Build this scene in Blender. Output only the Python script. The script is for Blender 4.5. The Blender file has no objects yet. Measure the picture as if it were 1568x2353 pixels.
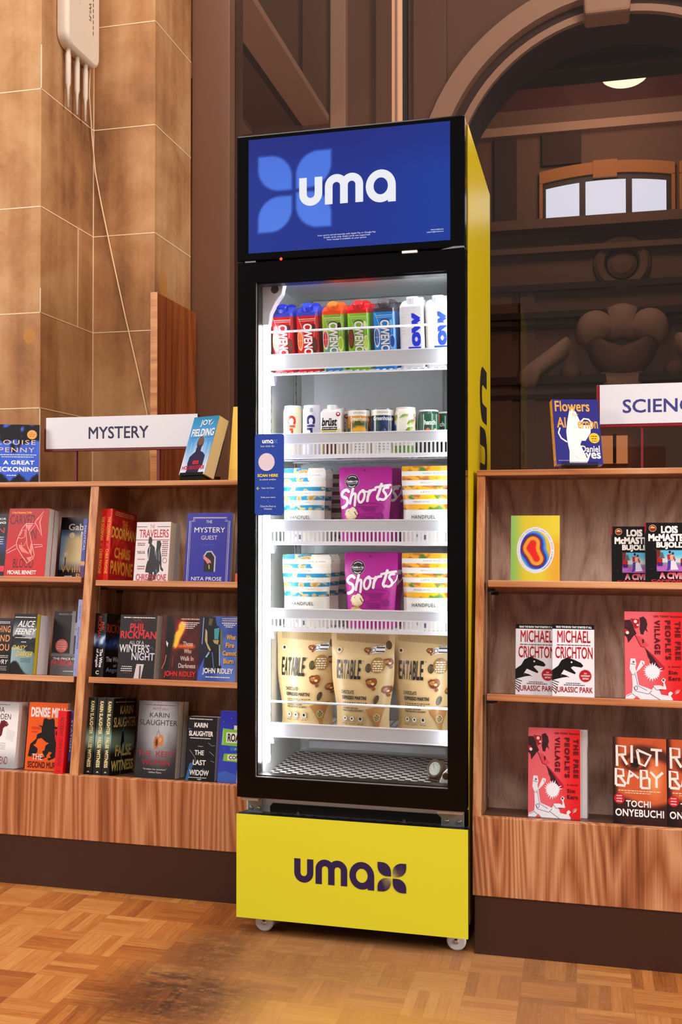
import bpy, math, random
from mathutils import Matrix, Vector
from mathutils.geometry import tessellate_polygon

SC = bpy.context.scene
COL = SC.collection
PI = math.pi
# ------------------------------------------------------------------ camera
cam_d = bpy.data.cameras.new('camera'); cam = bpy.data.objects.new('camera', cam_d); COL.objects.link(cam)
cam_d.sensor_fit = 'VERTICAL'; cam_d.sensor_height = 36.0; cam_d.lens = 2330.0 * 36.0 / 2353.0
cam_d.clip_start = 0.05; cam_d.clip_end = 60
cam.location = (0, 0, 1.021)
cam.rotation_euler = (math.radians(90 + 0.824), 0, math.radians(13.5))
SC.camera = cam
# ------------------------------------------------------------------ view, world, lights
SC.view_settings.view_transform = 'Standard'; SC.view_settings.look = 'None'
SC.view_settings.exposure = 0.0; SC.view_settings.gamma = 1.0; SC.view_settings.use_curve_mapping = False
wd = bpy.data.worlds.new('world'); SC.world = wd; wd.use_nodes = True
wd.node_tree.nodes['Background'].inputs[0].default_value = (1.0, 0.90, 0.82, 1)
wd.node_tree.nodes['Background'].inputs[1].default_value = 0.30

def lamp(name, kind, loc, target, energy, color, **kw):
    d = bpy.data.lights.new(name, kind); d.energy = energy; d.color = color
    for k, v in kw.items(): setattr(d, k, v)
    o = bpy.data.objects.new(name, d); COL.objects.link(o); o.location = loc
    dv = Vector(target) - Vector(loc)
    o.rotation_euler = dv.to_track_quat('-Z', 'Y').to_euler()
    return o
WARM = (1.0, 0.82, 0.64)
# the shop's ceiling lights: two broad panels over the aisle, downlights near the pier and the window; front and side fills are added
lamp('aisle_panel_light', 'AREA', (0.5, 1.2, 5.4), (0.0, 2.5, 0.5), 46, (1.0, 0.94, 0.88), shape='RECTANGLE', size=1.6, size_y=1.0)
lamp('rear_panel_light', 'AREA', (-1.7, 1.1, 5.4), (-1.3, 2.6, 0.5), 46, (1.0, 0.90, 0.80), shape='RECTANGLE', size=1.6, size_y=1.0)
lamp('front_fill_light', 'AREA', (0.6, -2.4, 7.7), (-0.5, 2.6, 0.8), 225, (1.0, 0.94, 0.89), shape='RECTANGLE', size=3.0, size_y=1.6)  # fill added high in front to brighten the shelf backs
lamp('right_fill_light', 'AREA', (4.2, 0.5, 2.8), (-0.6, 2.7, 0.8), 190, (1.0, 0.94, 0.90), shape='RECTANGLE', size=1.8, size_y=1.4)  # added fill from the right, for page edges and the yellow side
lamp('left_fill_light', 'AREA', (-3.5, -0.2, 2.8), (-0.5, 2.6, 0.6), 95, (1.0, 0.92, 0.86), shape='RECTANGLE', size=1.8, size_y=1.4)  # added fill from the left, softens the shelf shadows
lamp('pier_downlight', 'SPOT', (-0.95, 2.9, 5.0), (-1.7, 3.15, 1.7), 95, (1.0, 0.62, 0.28), spot_size=1.1, spot_blend=0.7, shadow_soft_size=0.05)
lamp('floor_downlight', 'SPOT', (-0.75, 2.75, 5.2), (-0.7, 2.0, 0.0), 130, WARM, spot_size=0.8, spot_blend=0.8, shadow_soft_size=0.12)
# light in the hall behind the glass
lamp('hall_light_near', 'POINT', (0.9, 5.0, 6.2), (0, 0, 0), 215, (1.0, 0.76, 0.62), shadow_soft_size=0.5)
lamp('hall_fill_low', 'POINT', (-1.5, 5.6, 1.2), (0, 0, 0), 75, (1.0, 0.76, 0.62), shadow_soft_size=0.4)  # added to brighten the gallery soffit from below
lamp('hall_light_far', 'POINT', (0.3, 11.4, 5.95), (0, 0, 0), 85, (1.0, 0.70, 0.52), shadow_soft_size=0.5)

# ------------------------------------------------------------------ materials
def lin(c):
    if isinstance(c, str):
        c = c.lstrip('#'); c = [int(c[i:i + 2], 16) / 255 for i in (0, 2, 4)]
    return tuple(x / 12.92 if x <= 0.04045 else ((x + 0.055) / 1.055) ** 2.4 for x in c[:3])

MATS = {}
def newmat(name):
    m = bpy.data.materials.new(name); m.use_nodes = True; MATS[name] = m
    return m, m.node_tree, m.node_tree.nodes['Principled BSDF']
def setp(b, **kw):
    for k, v in kw.items(): b.inputs[k.replace('_', ' ')].default_value = v
def plain(name, col, rough=0.5, metal=0.0, spec=0.5, bump=0, bscale=200):
    m, t, b = newmat(name)
    b.inputs['Base Color'].default_value = (*lin(col), 1)
    setp(b, Roughness=rough, Metallic=metal); b.inputs['Specular IOR Level'].default_value = spec
    if bump:
        n = t.nodes.new('ShaderNodeTexNoise'); n.inputs['Scale'].default_value = bscale
        tc = t.nodes.new('ShaderNodeTexCoord'); t.links.new(tc.outputs['Object'], n.inputs['Vector'])
        bm = t.nodes.new('ShaderNodeBump'); bm.inputs['Strength'].default_value = bump; bm.inputs['Distance'].default_value = 0.002
        t.links.new(n.outputs['Fac'], bm.inputs['Height']); t.links.new(bm.outputs['Normal'], b.inputs['Normal'])
    return m
def vcol(name, rough, spec=0.4, metal=0.0, emit=0.0):
    m, t, b = newmat(name)
    a = t.nodes.new('ShaderNodeAttribute'); a.attribute_name = 'Col'
    t.links.new(a.outputs['Color'], b.inputs['Base Color'])
    setp(b, Roughness=rough, Metallic=metal); b.inputs['Specular IOR Level'].default_value = spec
    if emit:
        t.links.new(a.outputs['Color'], b.inputs['Emission Color']); b.inputs['Emission Strength'].default_value = emit
        b.inputs['Base Color'].default_value = (0, 0, 0, 1)
        for l in list(b.inputs['Base Color'].links): t.links.remove(l)
    return m
vcol('ink', 0.42); vcol('ink_gloss', 0.24, 0.5); vcol('foil', 0.33, 0.5); vcol('screen', 0.3, 0.15, emit=0.95)
def emitter(name, col, s):
    m, t, b = newmat(name)
    b.inputs['Base Color'].default_value = (0, 0, 0, 1)
    b.inputs['Emission Color'].default_value = (*lin(col), 1); b.inputs['Emission Strength'].default_value = s
    return m

class NX:
    """small helper to write node maths"""
    def __init__(s, t): s.t = t
    def node(s, kind, **kw):
        n = s.t.nodes.new(kind)
        for k, v in kw.items(): setattr(n, k, v)
        return n
    def put(s, sock, v):
        if isinstance(v, bpy.types.NodeSocket): s.t.links.new(v, sock)
        elif v is not None: sock.default_value = v
    def m(s, op, a, b=None, c=None):
        n = s.node('ShaderNodeMath', operation=op)
        for i, v in enumerate((a, b, c)): s.put(n.inputs[i], v)
        return n.outputs[0]
    def noise(s, vec, scale, detail=2, rough=0.5, dist=0.0):
        n = s.node('ShaderNodeTexNoise'); s.put(n.inputs['Vector'], vec)
        for k, v in (('Scale', scale), ('Detail', detail), ('Roughness', rough), ('Distortion', dist)): n.inputs[k].default_value = v
        return n.outputs['Fac']
    def map(s, vec, sc=(1, 1, 1), loc=(0, 0, 0), rot=(0, 0, 0)):
        n = s.node('ShaderNodeMapping'); s.put(n.inputs['Vector'], vec)
        n.inputs['Scale'].default_value = sc; n.inputs['Location'].default_value = loc; n.inputs['Rotation'].default_value = rot
        return n.outputs[0]
    def ramp(s, f, *stops):
        n = s.node('ShaderNodeValToRGB'); s.put(n.inputs[0], f); e = n.color_ramp.elements
        while len(e) < len(stops): e.new(0.5)
        for q, (p, c) in zip(e, stops):
            q.position = p; q.color = (*lin(c), 1) if isinstance(c, str) else (c, c, c, 1)
        return n.outputs[0]
    def mix(s, f, a, b, mode='MIX'):
        n = s.node('ShaderNodeMix', data_type='RGBA', blend_type=mode)
        s.put(n.inputs[0], f); s.put(n.inputs[6], a); s.put(n.inputs[7], b)
        return n.outputs[2]

def wood(name, dark, mid, light, seed=0.0, rings=9.0, rough=0.42, horizontal=False, wid=1.0):
    m, t, b = newmat(name); x = NX(t)
    tc = x.node('ShaderNodeTexCoord').outputs['Object']
    if horizontal: tc = x.map(tc, rot=(0, PI / 2, 0))
    v1 = x.map(tc, (7.0 * wid, 7.0 * wid, 0.62), (seed, seed * 2, seed * 3))
    n1 = x.noise(v1, 1.0, 1.2, 0.4, 0.12)
    r = x.m('PINGPONG', x.m('MULTIPLY', n1, rings), 0.5)
    r = x.m('MULTIPLY', r, 2.0)
    fib = x.m('ADD', x.m('MULTIPLY', x.noise(x.map(tc, (170, 170, 2.2)), 1.0, 4, 0.7), 0.7), x.m('MULTIPLY', x.noise(x.map(tc, (60, 60, 0.9)), 1.0, 2, 0.5), 0.3))
    fib = x.m('ADD', 0.5, x.m('MULTIPLY', x.m('SUBTRACT', fib, 0.5), 1.7))
    tone = x.noise(x.map(tc, (9, 9, 0.5), (seed + 5, 0, 0)), 1.0, 2)
    f = x.m('ADD', x.m('MULTIPLY', r, 0.36), x.m('MULTIPLY', fib, 0.66))
    f = x.m('ADD', f, x.m('MULTIPLY', x.m('SUBTRACT', tone, 0.5), 0.5))
    c = x.ramp(f, (0.14, dark), (0.42, mid), (0.74, light))
    t.links.new(c, b.inputs['Base Color']); setp(b, Roughness=rough)
    bm = x.node('ShaderNodeBump'); bm.inputs['Strength'].default_value = 0.12; bm.inputs['Distance'].default_value = 0.001
    t.links.new(fib, bm.inputs['Height']); t.links.new(bm.outputs['Normal'], b.inputs['Normal'])
    return m
wood('wood_panel', '#6f381c', '#a8643a', '#cf9266', 1.3, 17)
wood('wood_panel_right', '#6f381e', '#a8663e', '#cf966c', 4.7, 19)
wood('wood_back', '#7c492e', '#b07750', '#cf9c74', 2.2, 12)
wood('wood_back_right_lit', '#8f6654', '#bf9682', '#d8b6a2', 7.9, 12)  # same wood made paler: the fridge's whitish light put into the colour
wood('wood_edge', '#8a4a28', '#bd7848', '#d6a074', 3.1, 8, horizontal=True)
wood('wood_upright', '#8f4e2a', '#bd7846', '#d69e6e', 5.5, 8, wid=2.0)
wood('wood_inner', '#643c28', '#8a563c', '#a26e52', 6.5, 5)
wood('wood_board', '#6e2c0e', '#924416', '#ac5c26', 8.1, 6, wid=1.2)
wood('wood_board_end', '#96501e', '#bc7434', '#d29452', 9.4, 10, horizontal=True)
plain('shaded_ledge_wood', '#57382a', 0.45); plain('dark_metal', '#454042', 0.4)  # ledge: the bookcase wood with its shade put into the colour
plain('kick', '#3a2018', 0.42, bump=0.15, bscale=90)
plain('black_gloss', '#030304', 0.12, spec=0.2)
plain('black_satin', '#0b0a0c', 0.35)
plain('black_matte', '#100e0e', 0.7)
plain('liner', '#dde3e0', 0.38)
plain('liner_panel', '#e4eaea', 0.30)
plain('white_metal', '#e8eaf0', 0.35)
plain('rail_grey', '#c6cace', 0.32)
plain('yellow_gloss', '#e8cc00', 0.24, spec=0.5)
plain('yellow_panel', '#dcd62a', 0.4)
plain('steel', '#8d9298', 0.35, 0.55)
plain('chrome', '#c9ccd0', 0.15, 1.0)
plain('brushed', '#b9b6b0', 0.4, 0.6)
plain('nylon', '#d8dce2', 0.35)
plain('white_plastic', '#d9c9b8', 0.45)
plain('cable_white', '#e9c9a0', 0.5)
plain('sign_red', '#6a1119', 0.4)
plain('sign_red_bright', '#8a1226', 0.4)
plain('sign_white', '#dfe0ea', 0.5)
plain('page', '#d8ccbf', 0.75)
plain('brass_strip', '#b99a78', 0.35, 0.8)
plain('window_frame', '#6b4530', 0.5)
plain('window_mullion', '#b98560', 0.45)
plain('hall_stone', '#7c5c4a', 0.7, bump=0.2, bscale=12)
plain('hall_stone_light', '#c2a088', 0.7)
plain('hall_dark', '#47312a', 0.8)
plain('hall_red', '#5a2420', 0.7)
plain('hall_orange', '#d08a45', 0.6)  # lunette surround, its lit look put into the colour
plain('hall_frame', '#3a2a26', 0.5)
plain('gauge_brown', '#3b2a16', 0.3)
plain('acrylic_black', '#0a0909', 0.2)
emitter('led', '#f4f7ff', 26.0)
emitter('daylight_pane', '#dfe6fb', 1.3)
emitter('lamp_bowl', '#ffe2bd', 2.2)
emitter('lit_room', '#e8935a', 0.75)
emitter('red_led', '#ff2a1a', 6.0)

def page_mat():
    m, t, b = newmat('page_edges'); x = NX(t)
    tc = x.node('ShaderNodeTexCoord').outputs['Object']
    n = x.noise(x.map(tc, (30, 900, 3)), 1.0, 1)
    t.links.new(x.ramp(n, (0.3, '#eae2dc'), (0.7, '#faf5f0')), b.inputs['Base Color']); setp(b, Roughness=0.8)
page_mat(); plain('yellow_pages', '#dcc628', 0.6)
def glass_mat(name, gloss, tint=(1, 1, 1), rough=0.0):
    m = bpy.data.materials.new(name); m.use_nodes = True; MATS[name] = m; t = m.node_tree; t.nodes.clear(); x = NX(t)
    tr = x.node('ShaderNodeBsdfTransparent'); tr.inputs[0].default_value = (*tint, 1)
    gl = x.node('ShaderNodeBsdfGlossy'); gl.inputs['Roughness'].default_value = rough
    fr = x.node('ShaderNodeFresnel'); fr.inputs['IOR'].default_value = 1.45
    ms = x.node('ShaderNodeMixShader'); t.links.new(x.m('MULTIPLY', fr.outputs[0], gloss), ms.inputs[0])
    t.links.new(tr.outputs[0], ms.inputs[1]); t.links.new(gl.outputs[0], ms.inputs[2])
    o = x.node('ShaderNodeOutputMaterial'); t.links.new(ms.outputs[0], o.inputs[0])
glass_mat('door_glass', 0.5); glass_mat('window_glass', 1.0, (0.86, 0.82, 0.8), 0.02); glass_mat('acrylic', 1.0, (0.93, 0.93, 0.95))

def stone_mat():
    m, t, b = newmat('limestone'); x = NX(t)
    tc = x.node('ShaderNodeTexCoord').outputs['Object']
    n1 = x.noise(tc, 2.6, 5, 0.6, 0.3); n2 = x.noise(x.map(tc, (14, 14, 1.0)), 1.0, 3, 0.55); n3 = x.noise(tc, 70, 2)
    f = x.m('ADD', x.m('MULTIPLY', n1, 0.65), x.m('MULTIPLY', n2, 0.3)); f = x.m('ADD', f, x.m('MULTIPLY', n3, 0.06))
    c = x.ramp(f, (0.36, '#75492a'), (0.5, '#a77548'), (0.64, '#c3976a'))
    # two ochre stains soaked into the stone
    sep = x.node('ShaderNodeSeparateXYZ'); t.links.new(tc, sep.inputs[0])
    wob = x.m('MULTIPLY', x.m('SUBTRACT', x.noise(tc, 40, 2), 0.5), 0.02)
    for (sx, sy, sz, rx, rz) in ((-1.485, 3.42, 1.90, 0.035, 0.05), (-1.765, 2.98, 1.645, 0.022, 0.026)):
        ax = x.m('DIVIDE', x.m('SUBTRACT', x.m('ADD', sep.outputs[1 if sy != 2.98 else 0], wob), sy if sy != 2.98 else sx), rx)
        az = x.m('DIVIDE', x.m('SUBTRACT', sep.outputs[2], sz), rz)
        d = x.m('ADD', x.m('POWER', x.m('ABSOLUTE', ax), 2.0), x.m('POWER', x.m('ABSOLUTE', az), 2.0))
        near = x.m('COMPARE', sep.outputs[0 if sy != 2.98 else 1], sx if sy != 2.98 else sy, 0.03)
        msk = x.m('MULTIPLY', x.m('MULTIPLY', x.m('LESS_THAN', d, 1.0), near), 0.75)
        c = x.mix(msk, c, (*lin('#b97d33'), 1))
    t.links.new(c, b.inputs['Base Color']); setp(b, Roughness=0.75)
    bm = x.node('ShaderNodeBump'); bm.inputs['Strength'].default_value = 0.25; bm.inputs['Distance'].default_value = 0.004
    t.links.new(n1, bm.inputs['Height']); t.links.new(bm.outputs['Normal'], b.inputs['Normal'])
stone_mat(); plain('mortar', '#ecd3b0', 0.8)

def parquet_mat():
    m, t, b = newmat('parquet'); x = NX(t); T = 0.12
    tc = x.node('ShaderNodeTexCoord').outputs['Object']
    sep = x.node('ShaderNodeSeparateXYZ'); t.links.new(tc, sep.inputs[0])
    X = x.m('DIVIDE', x.m('ADD', sep.outputs[0], 0.02), T); Y = x.m('DIVIDE', x.m('ADD', sep.outputs[1], 0.055), T)
    fx, fy = x.m('FLOOR', X), x.m('FLOOR', Y); rx, ry = x.m('SUBTRACT', X, fx), x.m('SUBTRACT', Y, fy)
    par = x.m('FLOORED_MODULO', x.m('ADD', fx, fy), 2.0)
    across = x.m('ADD', x.m('MULTIPLY', par, rx), x.m('MULTIPLY', x.m('SUBTRACT', 1.0, par), ry))
    along = x.m('ADD', x.m('MULTIPLY', par, Y), x.m('MULTIPLY', x.m('SUBTRACT', 1.0, par), X))
    fi = x.m('FLOOR', x.m('MULTIPLY', across, 5.0)); fr = x.m('SUBTRACT', x.m('MULTIPLY', across, 5.0), fi)
    cv = x.node('ShaderNodeCombineXYZ'); t.links.new(fx, cv.inputs[0]); t.links.new(fy, cv.inputs[1]); t.links.new(fi, cv.inputs[2])
    wn = x.node('ShaderNodeTexWhiteNoise', noise_dimensions='3D'); t.links.new(cv.outputs[0], wn.inputs['Vector'])
    cv2 = x.node('ShaderNodeCombineXYZ'); t.links.new(fx, cv2.inputs[0]); t.links.new(fy, cv2.inputs[1])
    wn2 = x.node('ShaderNodeTexWhiteNoise', noise_dimensions='3D'); t.links.new(cv2.outputs[0], wn2.inputs['Vector'])
    gv = x.node('ShaderNodeCombineXYZ')
    t.links.new(x.m('MULTIPLY', along, 1.6), gv.inputs[0]); t.links.new(x.m('ADD', x.m('MULTIPLY', across, 16.0), x.m('MULTIPLY', wn.outputs['Value'], 40.0)), gv.inputs[1]); t.links.new(x.m('MULTIPLY', fi, 7.0), gv.inputs[2])
    gr = x.noise(gv.outputs[0], 1.0, 4, 0.6, 0.6)
    f = x.m('ADD', x.m('MULTIPLY', gr, 0.5), x.m('ADD', x.m('MULTIPLY', wn.outputs['Value'], 0.27), x.m('MULTIPLY', wn2.outputs['Value'], 0.23)))
    c = x.ramp(f, (0.22, '#7c4018'), (0.48, '#a5622a'), (0.78, '#c08648'))
    edge = x.m('MAXIMUM', x.m('GREATER_THAN', x.m('ABSOLUTE', x.m('SUBTRACT', fr, 0.5)), 0.475),
               x.m('MAXIMUM', x.m('GREATER_THAN', x.m('ABSOLUTE', x.m('SUBTRACT', rx, 0.5)), 0.494), x.m('GREATER_THAN', x.m('ABSOLUTE', x.m('SUBTRACT', ry, 0.5)), 0.494)))
    c = x.mix(x.m('MULTIPLY', edge, 0.35), c, (*lin('#4a230d'), 1))
    # worn, dirty area where the varnish is gone, and darkened boards round its rim
    wob = x.m('ADD', x.m('MULTIPLY', x.m('SUBTRACT', x.noise(tc, 7, 4, 0.65), 0.5), 0.7), x.m('MULTIPLY', x.m('SUBTRACT', x.noise(x.map(tc, (30, 90, 1)), 1.0, 4, 0.7), 0.5), 0.9))
    def blob(cx, cy, ax, ay, soft):
        dx = x.m('DIVIDE', x.m('SUBTRACT', sep.outputs[0], cx), ax); dy = x.m('DIVIDE', x.m('SUBTRACT', sep.outputs[1], cy), ay)
        d = x.m('ADD', x.m('SQRT', x.m('ADD', x.m('MULTIPLY', dx, dx), x.m('MULTIPLY', dy, dy))), wob)
        n = x.node('ShaderNodeMapRange'); x.put(n.inputs[0], d)
        n.inputs[1].default_value = 1.0 + soft; n.inputs[2].default_value = 1.0 - soft; n.inputs[3].default_value = 0; n.inputs[4].default_value = 1
        return n.outputs[0]
    worn = blob(-0.40, 2.20, 0.52, 0.36, 0.25)
    c = x.mix(x.m('MULTIPLY', worn, 0.45), c, (*lin('#9a7450'), 1))
    dirt = x.m('MULTIPLY', blob(-0.88, 2.07, 0.17, 0.14, 0.4), 0.92)
    dirt = x.m('MAXIMUM', dirt, x.m('MULTIPLY', blob(-0.88, 2.30, 0.10, 0.18, 0.5), 0.7))
    dirt = x.m('MAXIMUM', dirt, x.m('MULTIPLY', blob(-0.70, 2.30, 0.30, 0.10, 0.5), 0.35))
    scuff = x.ramp(x.noise(x.map(tc, (26, 46, 1)), 1.0, 6, 0.78), (0.30, 0.25), (0.52, 1.0))
    dirt = x.m('MULTIPLY', dirt, x.m('MULTIPLY', scuff, x.m('ADD', 0.7, x.m('MULTIPLY', wn.outputs['Value'], 0.35))))
    c = x.mix(dirt, c, (*lin('#3a2014'), 1))
    scr = x.m('MULTIPLY', x.m('GREATER_THAN', x.noise(x.map(tc, (60, 230, 1), rot=(0, 0, 0.6)), 1.0, 3, 0.7), 0.66), x.m('MULTIPLY', worn, 0.5))
    c = x.mix(scr, c, (*lin('#c9a27a'), 1))
    yel = x.m('MULTIPLY', blob(-0.45, 2.06, 0.22, 0.07, 0.6), 0.4)
    c = x.mix(yel, c, (*lin('#b98a2a'), 1))
    t.links.new(c, b.inputs['Base Color'])
    rg = x.m('ADD', 0.26, x.m('MULTIPLY', x.noise(tc, 30, 3), 0.25)); rg = x.m('ADD', rg, x.m('MULTIPLY', worn, 0.15))
    t.links.new(rg, b.inputs['Roughness'])
    bm = x.node('ShaderNodeBump'); bm.inputs['Strength'].default_value = 0.25; bm.inputs['Distance'].default_value = 0.001
    t.links.new(x.m('SUBTRACT', x.m('MULTIPLY', gr, 0.6), edge), bm.inputs['Height']); t.links.new(bm.outputs['Normal'], b.inputs['Normal'])
parquet_mat()
def checker_mat():
    m, t, b = newmat('perforated_deck'); x = NX(t)
    ck = x.node('ShaderNodeTexChecker'); ck.inputs['Scale'].default_value = 1 / 0.0165
    tc = x.node('ShaderNodeTexCoord').outputs['Object']; t.links.new(x.map(tc, loc=(0.003, 0.003, 0.5)), ck.inputs['Vector'])
    ck.inputs[1].default_value = (*lin('#e6e6e2'), 1); ck.inputs[2].default_value = (*lin('#1d1a14'), 1)
    t.links.new(ck.outputs['Color'], b.inputs['Base Color']); setp(b, Roughness=0.35)
checker_mat()

# ------------------------------------------------------------------ mesh building
WHITE = (0.8, 0.8, 0.8)
class MB:
    def __init__(s): s.v = []; s.f = []; s.mi = []; s.c = []; s.names = []; s.smooth = []
    def mat(s, n):
        if n not in s.names: s.names.append(n)
        return s.names.index(n)
    def add(s, vs, fs, mat, col=None, smooth=False):
        o = len(s.v); s.v += [tuple(p) for p in vs]; k = s.mat(mat)
        c = lin(col) if isinstance(col, str) else col
        for f in fs:
            s.f.append([i + o for i in f]); s.mi.append(k); s.smooth.append(smooth)
            if isinstance(c, list): s.c.append([c[i] for i in f])
            else: s.c.append([c or WHITE] * len(f))
        return s
    def box(s, x0, y0, z0, x1, y1, z1, mat, col=None, T=None):
        vs = [(x, y, z) for z in (z0, z1) for y in (y0, y1) for x in (x0, x1)]
        if T: vs = [T(*p) for p in vs]
        return s.add(vs, [(0, 2, 3, 1), (4, 5, 7, 6), (0, 1, 5, 4), (2, 6, 7, 3), (0, 4, 6, 2), (1, 3, 7, 5)], mat, col)
    def prism(s, pts, y0, y1, mat, col=None, T=None):
        """polygon in x,z pushed from y0 to y1"""
        n = len(pts); vs = [(x, y0, z) for x, z in pts] + [(x, y1, z) for x, z in pts]
        if T: vs = [T(*p) for p in vs]
        fs = [tuple(range(n)), tuple(range(2 * n - 1, n - 1, -1))] + [(i, i + n, (i + 1) % n + n, (i + 1) % n) for i in range(n)]
        return s.add(vs, fs, mat, col)
    def tube(s, path, r, mat, col=None, n=8, closed=False):
        P = [Vector(p) for p in path]; vs = []; fs = []; up = Vector((0.13, 0.31, 0.94))
        rr = r if isinstance(r, (list, tuple)) else [r] * len(P)
        for i, p in enumerate(P):
            a = P[max(i - 1, 0)]; b = P[min(i + 1, len(P) - 1)]
            if closed: a, b = P[i - 1], P[(i + 1) % len(P)]
            d = (b - a).normalized(); u = d.cross(up)
            if u.length < 1e-3: u = d.cross(Vector((1, 0, 0)))
            u.normalize(); w = d.cross(u)
            for k in range(n):
                t = 2 * PI * k / n; vs.append(p + (u * math.cos(t) + w * math.sin(t)) * rr[i])
        m = len(P)
        for i in range(m if closed else m - 1):
            j = (i + 1) % m
            for k in range(n): fs.append((i * n + k, i * n + (k + 1) % n, j * n + (k + 1) % n, j * n + k))
        if not closed: fs += [tuple(range(n - 1, -1, -1)), tuple(range((m - 1) * n, m * n))]
        return s.add(vs, fs, mat, col, True)
    def lathe(s, prof, mat, col=None, n=32, c=(0, 0, 0), axis='z', mats=None):
        """profile of (radius, height); mats may give (material, colour) per band"""
        vs = []
        for r, h in prof:
            for k in range(n):
                t = 2 * PI * k / n; a, b = r * math.cos(t), r * math.sin(t)
                vs.append((c[0] + a, c[1] + b, c[2] + h) if axis == 'z' else ((c[0] + h, c[1] + a, c[2] + b) if axis == 'x' else (c[0] + a, c[1] + h, c[2] + b)))
        for i in range(len(prof) - 1):
            mt, cl = mats[i] if mats else (mat, col)
            s.add(vs[i * n:(i + 2) * n], [(k, (k + 1) % n, n + (k + 1) % n, n + k) for k in range(n)], mt, cl, True)
        for i, rev in ((0, True), (len(prof) - 1, False)):
            if prof[i][0] > 1e-5:
                mt, cl = (mats[0] if rev else mats[-1]) if mats else (mat, col)
                s.add(vs[i * n:(i + 1) * n], [tuple(range(n - 1, -1, -1)) if rev else tuple(range(n))], mt, cl)
        return s
    def build(s, name, parent=None, bevel=0.0, matrix=None):
        me = bpy.data.meshes.new(name); me.from_pydata(s.v, [], s.f); me.update()
        for n in s.names: me.materials.append(MATS[n])
        me.polygons.foreach_set('material_index', s.mi); me.polygons.foreach_set('use_smooth', s.smooth)
        at = me.color_attributes.new('Col', 'FLOAT_COLOR', 'CORNER'); flat = []
        for cs in s.c:
            for q in cs: flat += [q[0], q[1], q[2], 1.0]
        at.data.foreach_set('color', flat)
        o = bpy.data.objects.new(name, me); COL.objects.link(o)
        if parent is not None: o.parent = parent
        if matrix is not None: o.matrix_local = matrix
        if bevel:
            md = o.modifiers.new('bevel', 'BEVEL'); md.width = bevel; md.segments = 2; md.limit_method = 'ANGLE'; md.angle_limit = 0.7
        return o
def tag(o, label, cat, group=None):
    o['label'] = label; o['category'] = cat
    if group: o['group'] = group
    return o
def thing(name, label, cat, matrix=None, group=None):
    o = bpy.data.objects.new(name, None); COL.objects.link(o); o.empty_display_size = 0.05
    if matrix is not None: o.matrix_world = matrix
    return tag(o, label, cat, group)
def struct(mb, name, parent=None, **kw):
    o = mb.build(name, parent, **kw)
    if parent is None: o['kind'] = 'structure'
    return o
def dup(root, matrix, label, group=None):
    r = root.copy(); COL.objects.link(r); r.matrix_world = matrix; r['label'] = label
    if group: r['group'] = group
    for ch in list(root.children):
        c = ch.copy(); COL.objects.link(c); c.parent = r
        for g in ch.children:
            d = g.copy(); COL.objects.link(d); d.parent = c
    return r
def T(x, y, z): return Matrix.Translation((x, y, z))
def Rz(d): return Matrix.Rotation(math.radians(d), 4, 'Z')
def Rx(d): return Matrix.Rotation(math.radians(d), 4, 'X')
def Ry(d): return Matrix.Rotation(math.radians(d), 4, 'Y')

# ------------------------------------------------------------------ printing on surfaces
_rnd = random.Random(5)
_LAT = {}
def _l(i, j, s):
    k = (i, j, s)
    if k not in _LAT: _LAT[k] = random.Random(i * 7919 + j * 104729 + s * 31337).random()
    return _LAT[k]
def vn(x, y, s=0):
    i, j = math.floor(x), math.floor(y); a, b = x - i, y - j; a = a * a * (3 - 2 * a); b = b * b * (3 - 2 * b)
    return (_l(i, j, s) * (1 - a) + _l(i + 1, j, s) * a) * (1 - b) + (_l(i, j + 1, s) * (1 - a) + _l(i + 1, j + 1, s) * a) * b
def fbm(x, y, s=0): return 0.55 * vn(x, y, s) + 0.3 * vn(2 * x, 2 * y, s + 1) + 0.15 * vn(4 * x, 4 * y, s + 2)
def hx(c): c = c.lstrip('#'); return [int(c[i:i + 2], 16) / 255 for i in (0, 2, 4)]
def mixc(a, b, t):
    a = hx(a) if isinstance(a, str) else a; b = hx(b) if isinstance(b, str) else b; t = max(0, min(1, t))
    return [a[i] + (b[i] - a[i]) * t for i in range(3)]
def sst(a, b, x):
    if a == b: return float(x > a)
    t = max(0, min(1, (x - a) / (b - a))); return t * t * (3 - 2 * t)

_GL = {}
def glyphs(s, bold=0.0, space=1.0):
    """outline text as flat triangles, scaled to a unit box; returns verts, faces, width/height"""
    k = (s, round(bold, 3), space)
    if k not in _GL:
        cu = bpy.data.curves.new('t', 'FONT'); cu.body = s; cu.size = 1.0; cu.resolution_u = 3; cu.space_character = space
        cu.fill_mode = 'FRONT'
        o = bpy.data.objects.new('t', cu); COL.objects.link(o)
        me = o.to_mesh(); vs = [(v.co.x, v.co.y) for v in me.vertices]; fs = [tuple(p.vertices) for p in me.polygons]
        o.to_mesh_clear(); bpy.data.objects.remove(o); bpy.data.curves.remove(cu)
        if bold:      # heavier strokes: the outline laid down again a hair to each side
            n = len(vs); f0 = list(fs); v0 = list(vs); vs = []; fs = []
            for k, (a, b) in enumerate(((-bold, -bold), (bold, -bold), (-bold, bold), (bold, bold))):
                vs += [(x + a, y + b, k) for x, y in v0]; fs += [tuple(i + k * n for i in f) for f in f0]
        x0 = min(v[0] for v in vs); x1 = max(v[0] for v in vs); y0 = min(v[1] for v in vs); y1 = max(v[1] for v in vs)
        _GL[k] = ([((v[0] - x0) / (x1 - x0 or 1), (v[1] - y0) / (y1 - y0 or 1)) + tuple(v[2:]) for v in vs], fs, (x1 - x0) / (y1 - y0 or 1))
    return _GL[k]

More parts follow.
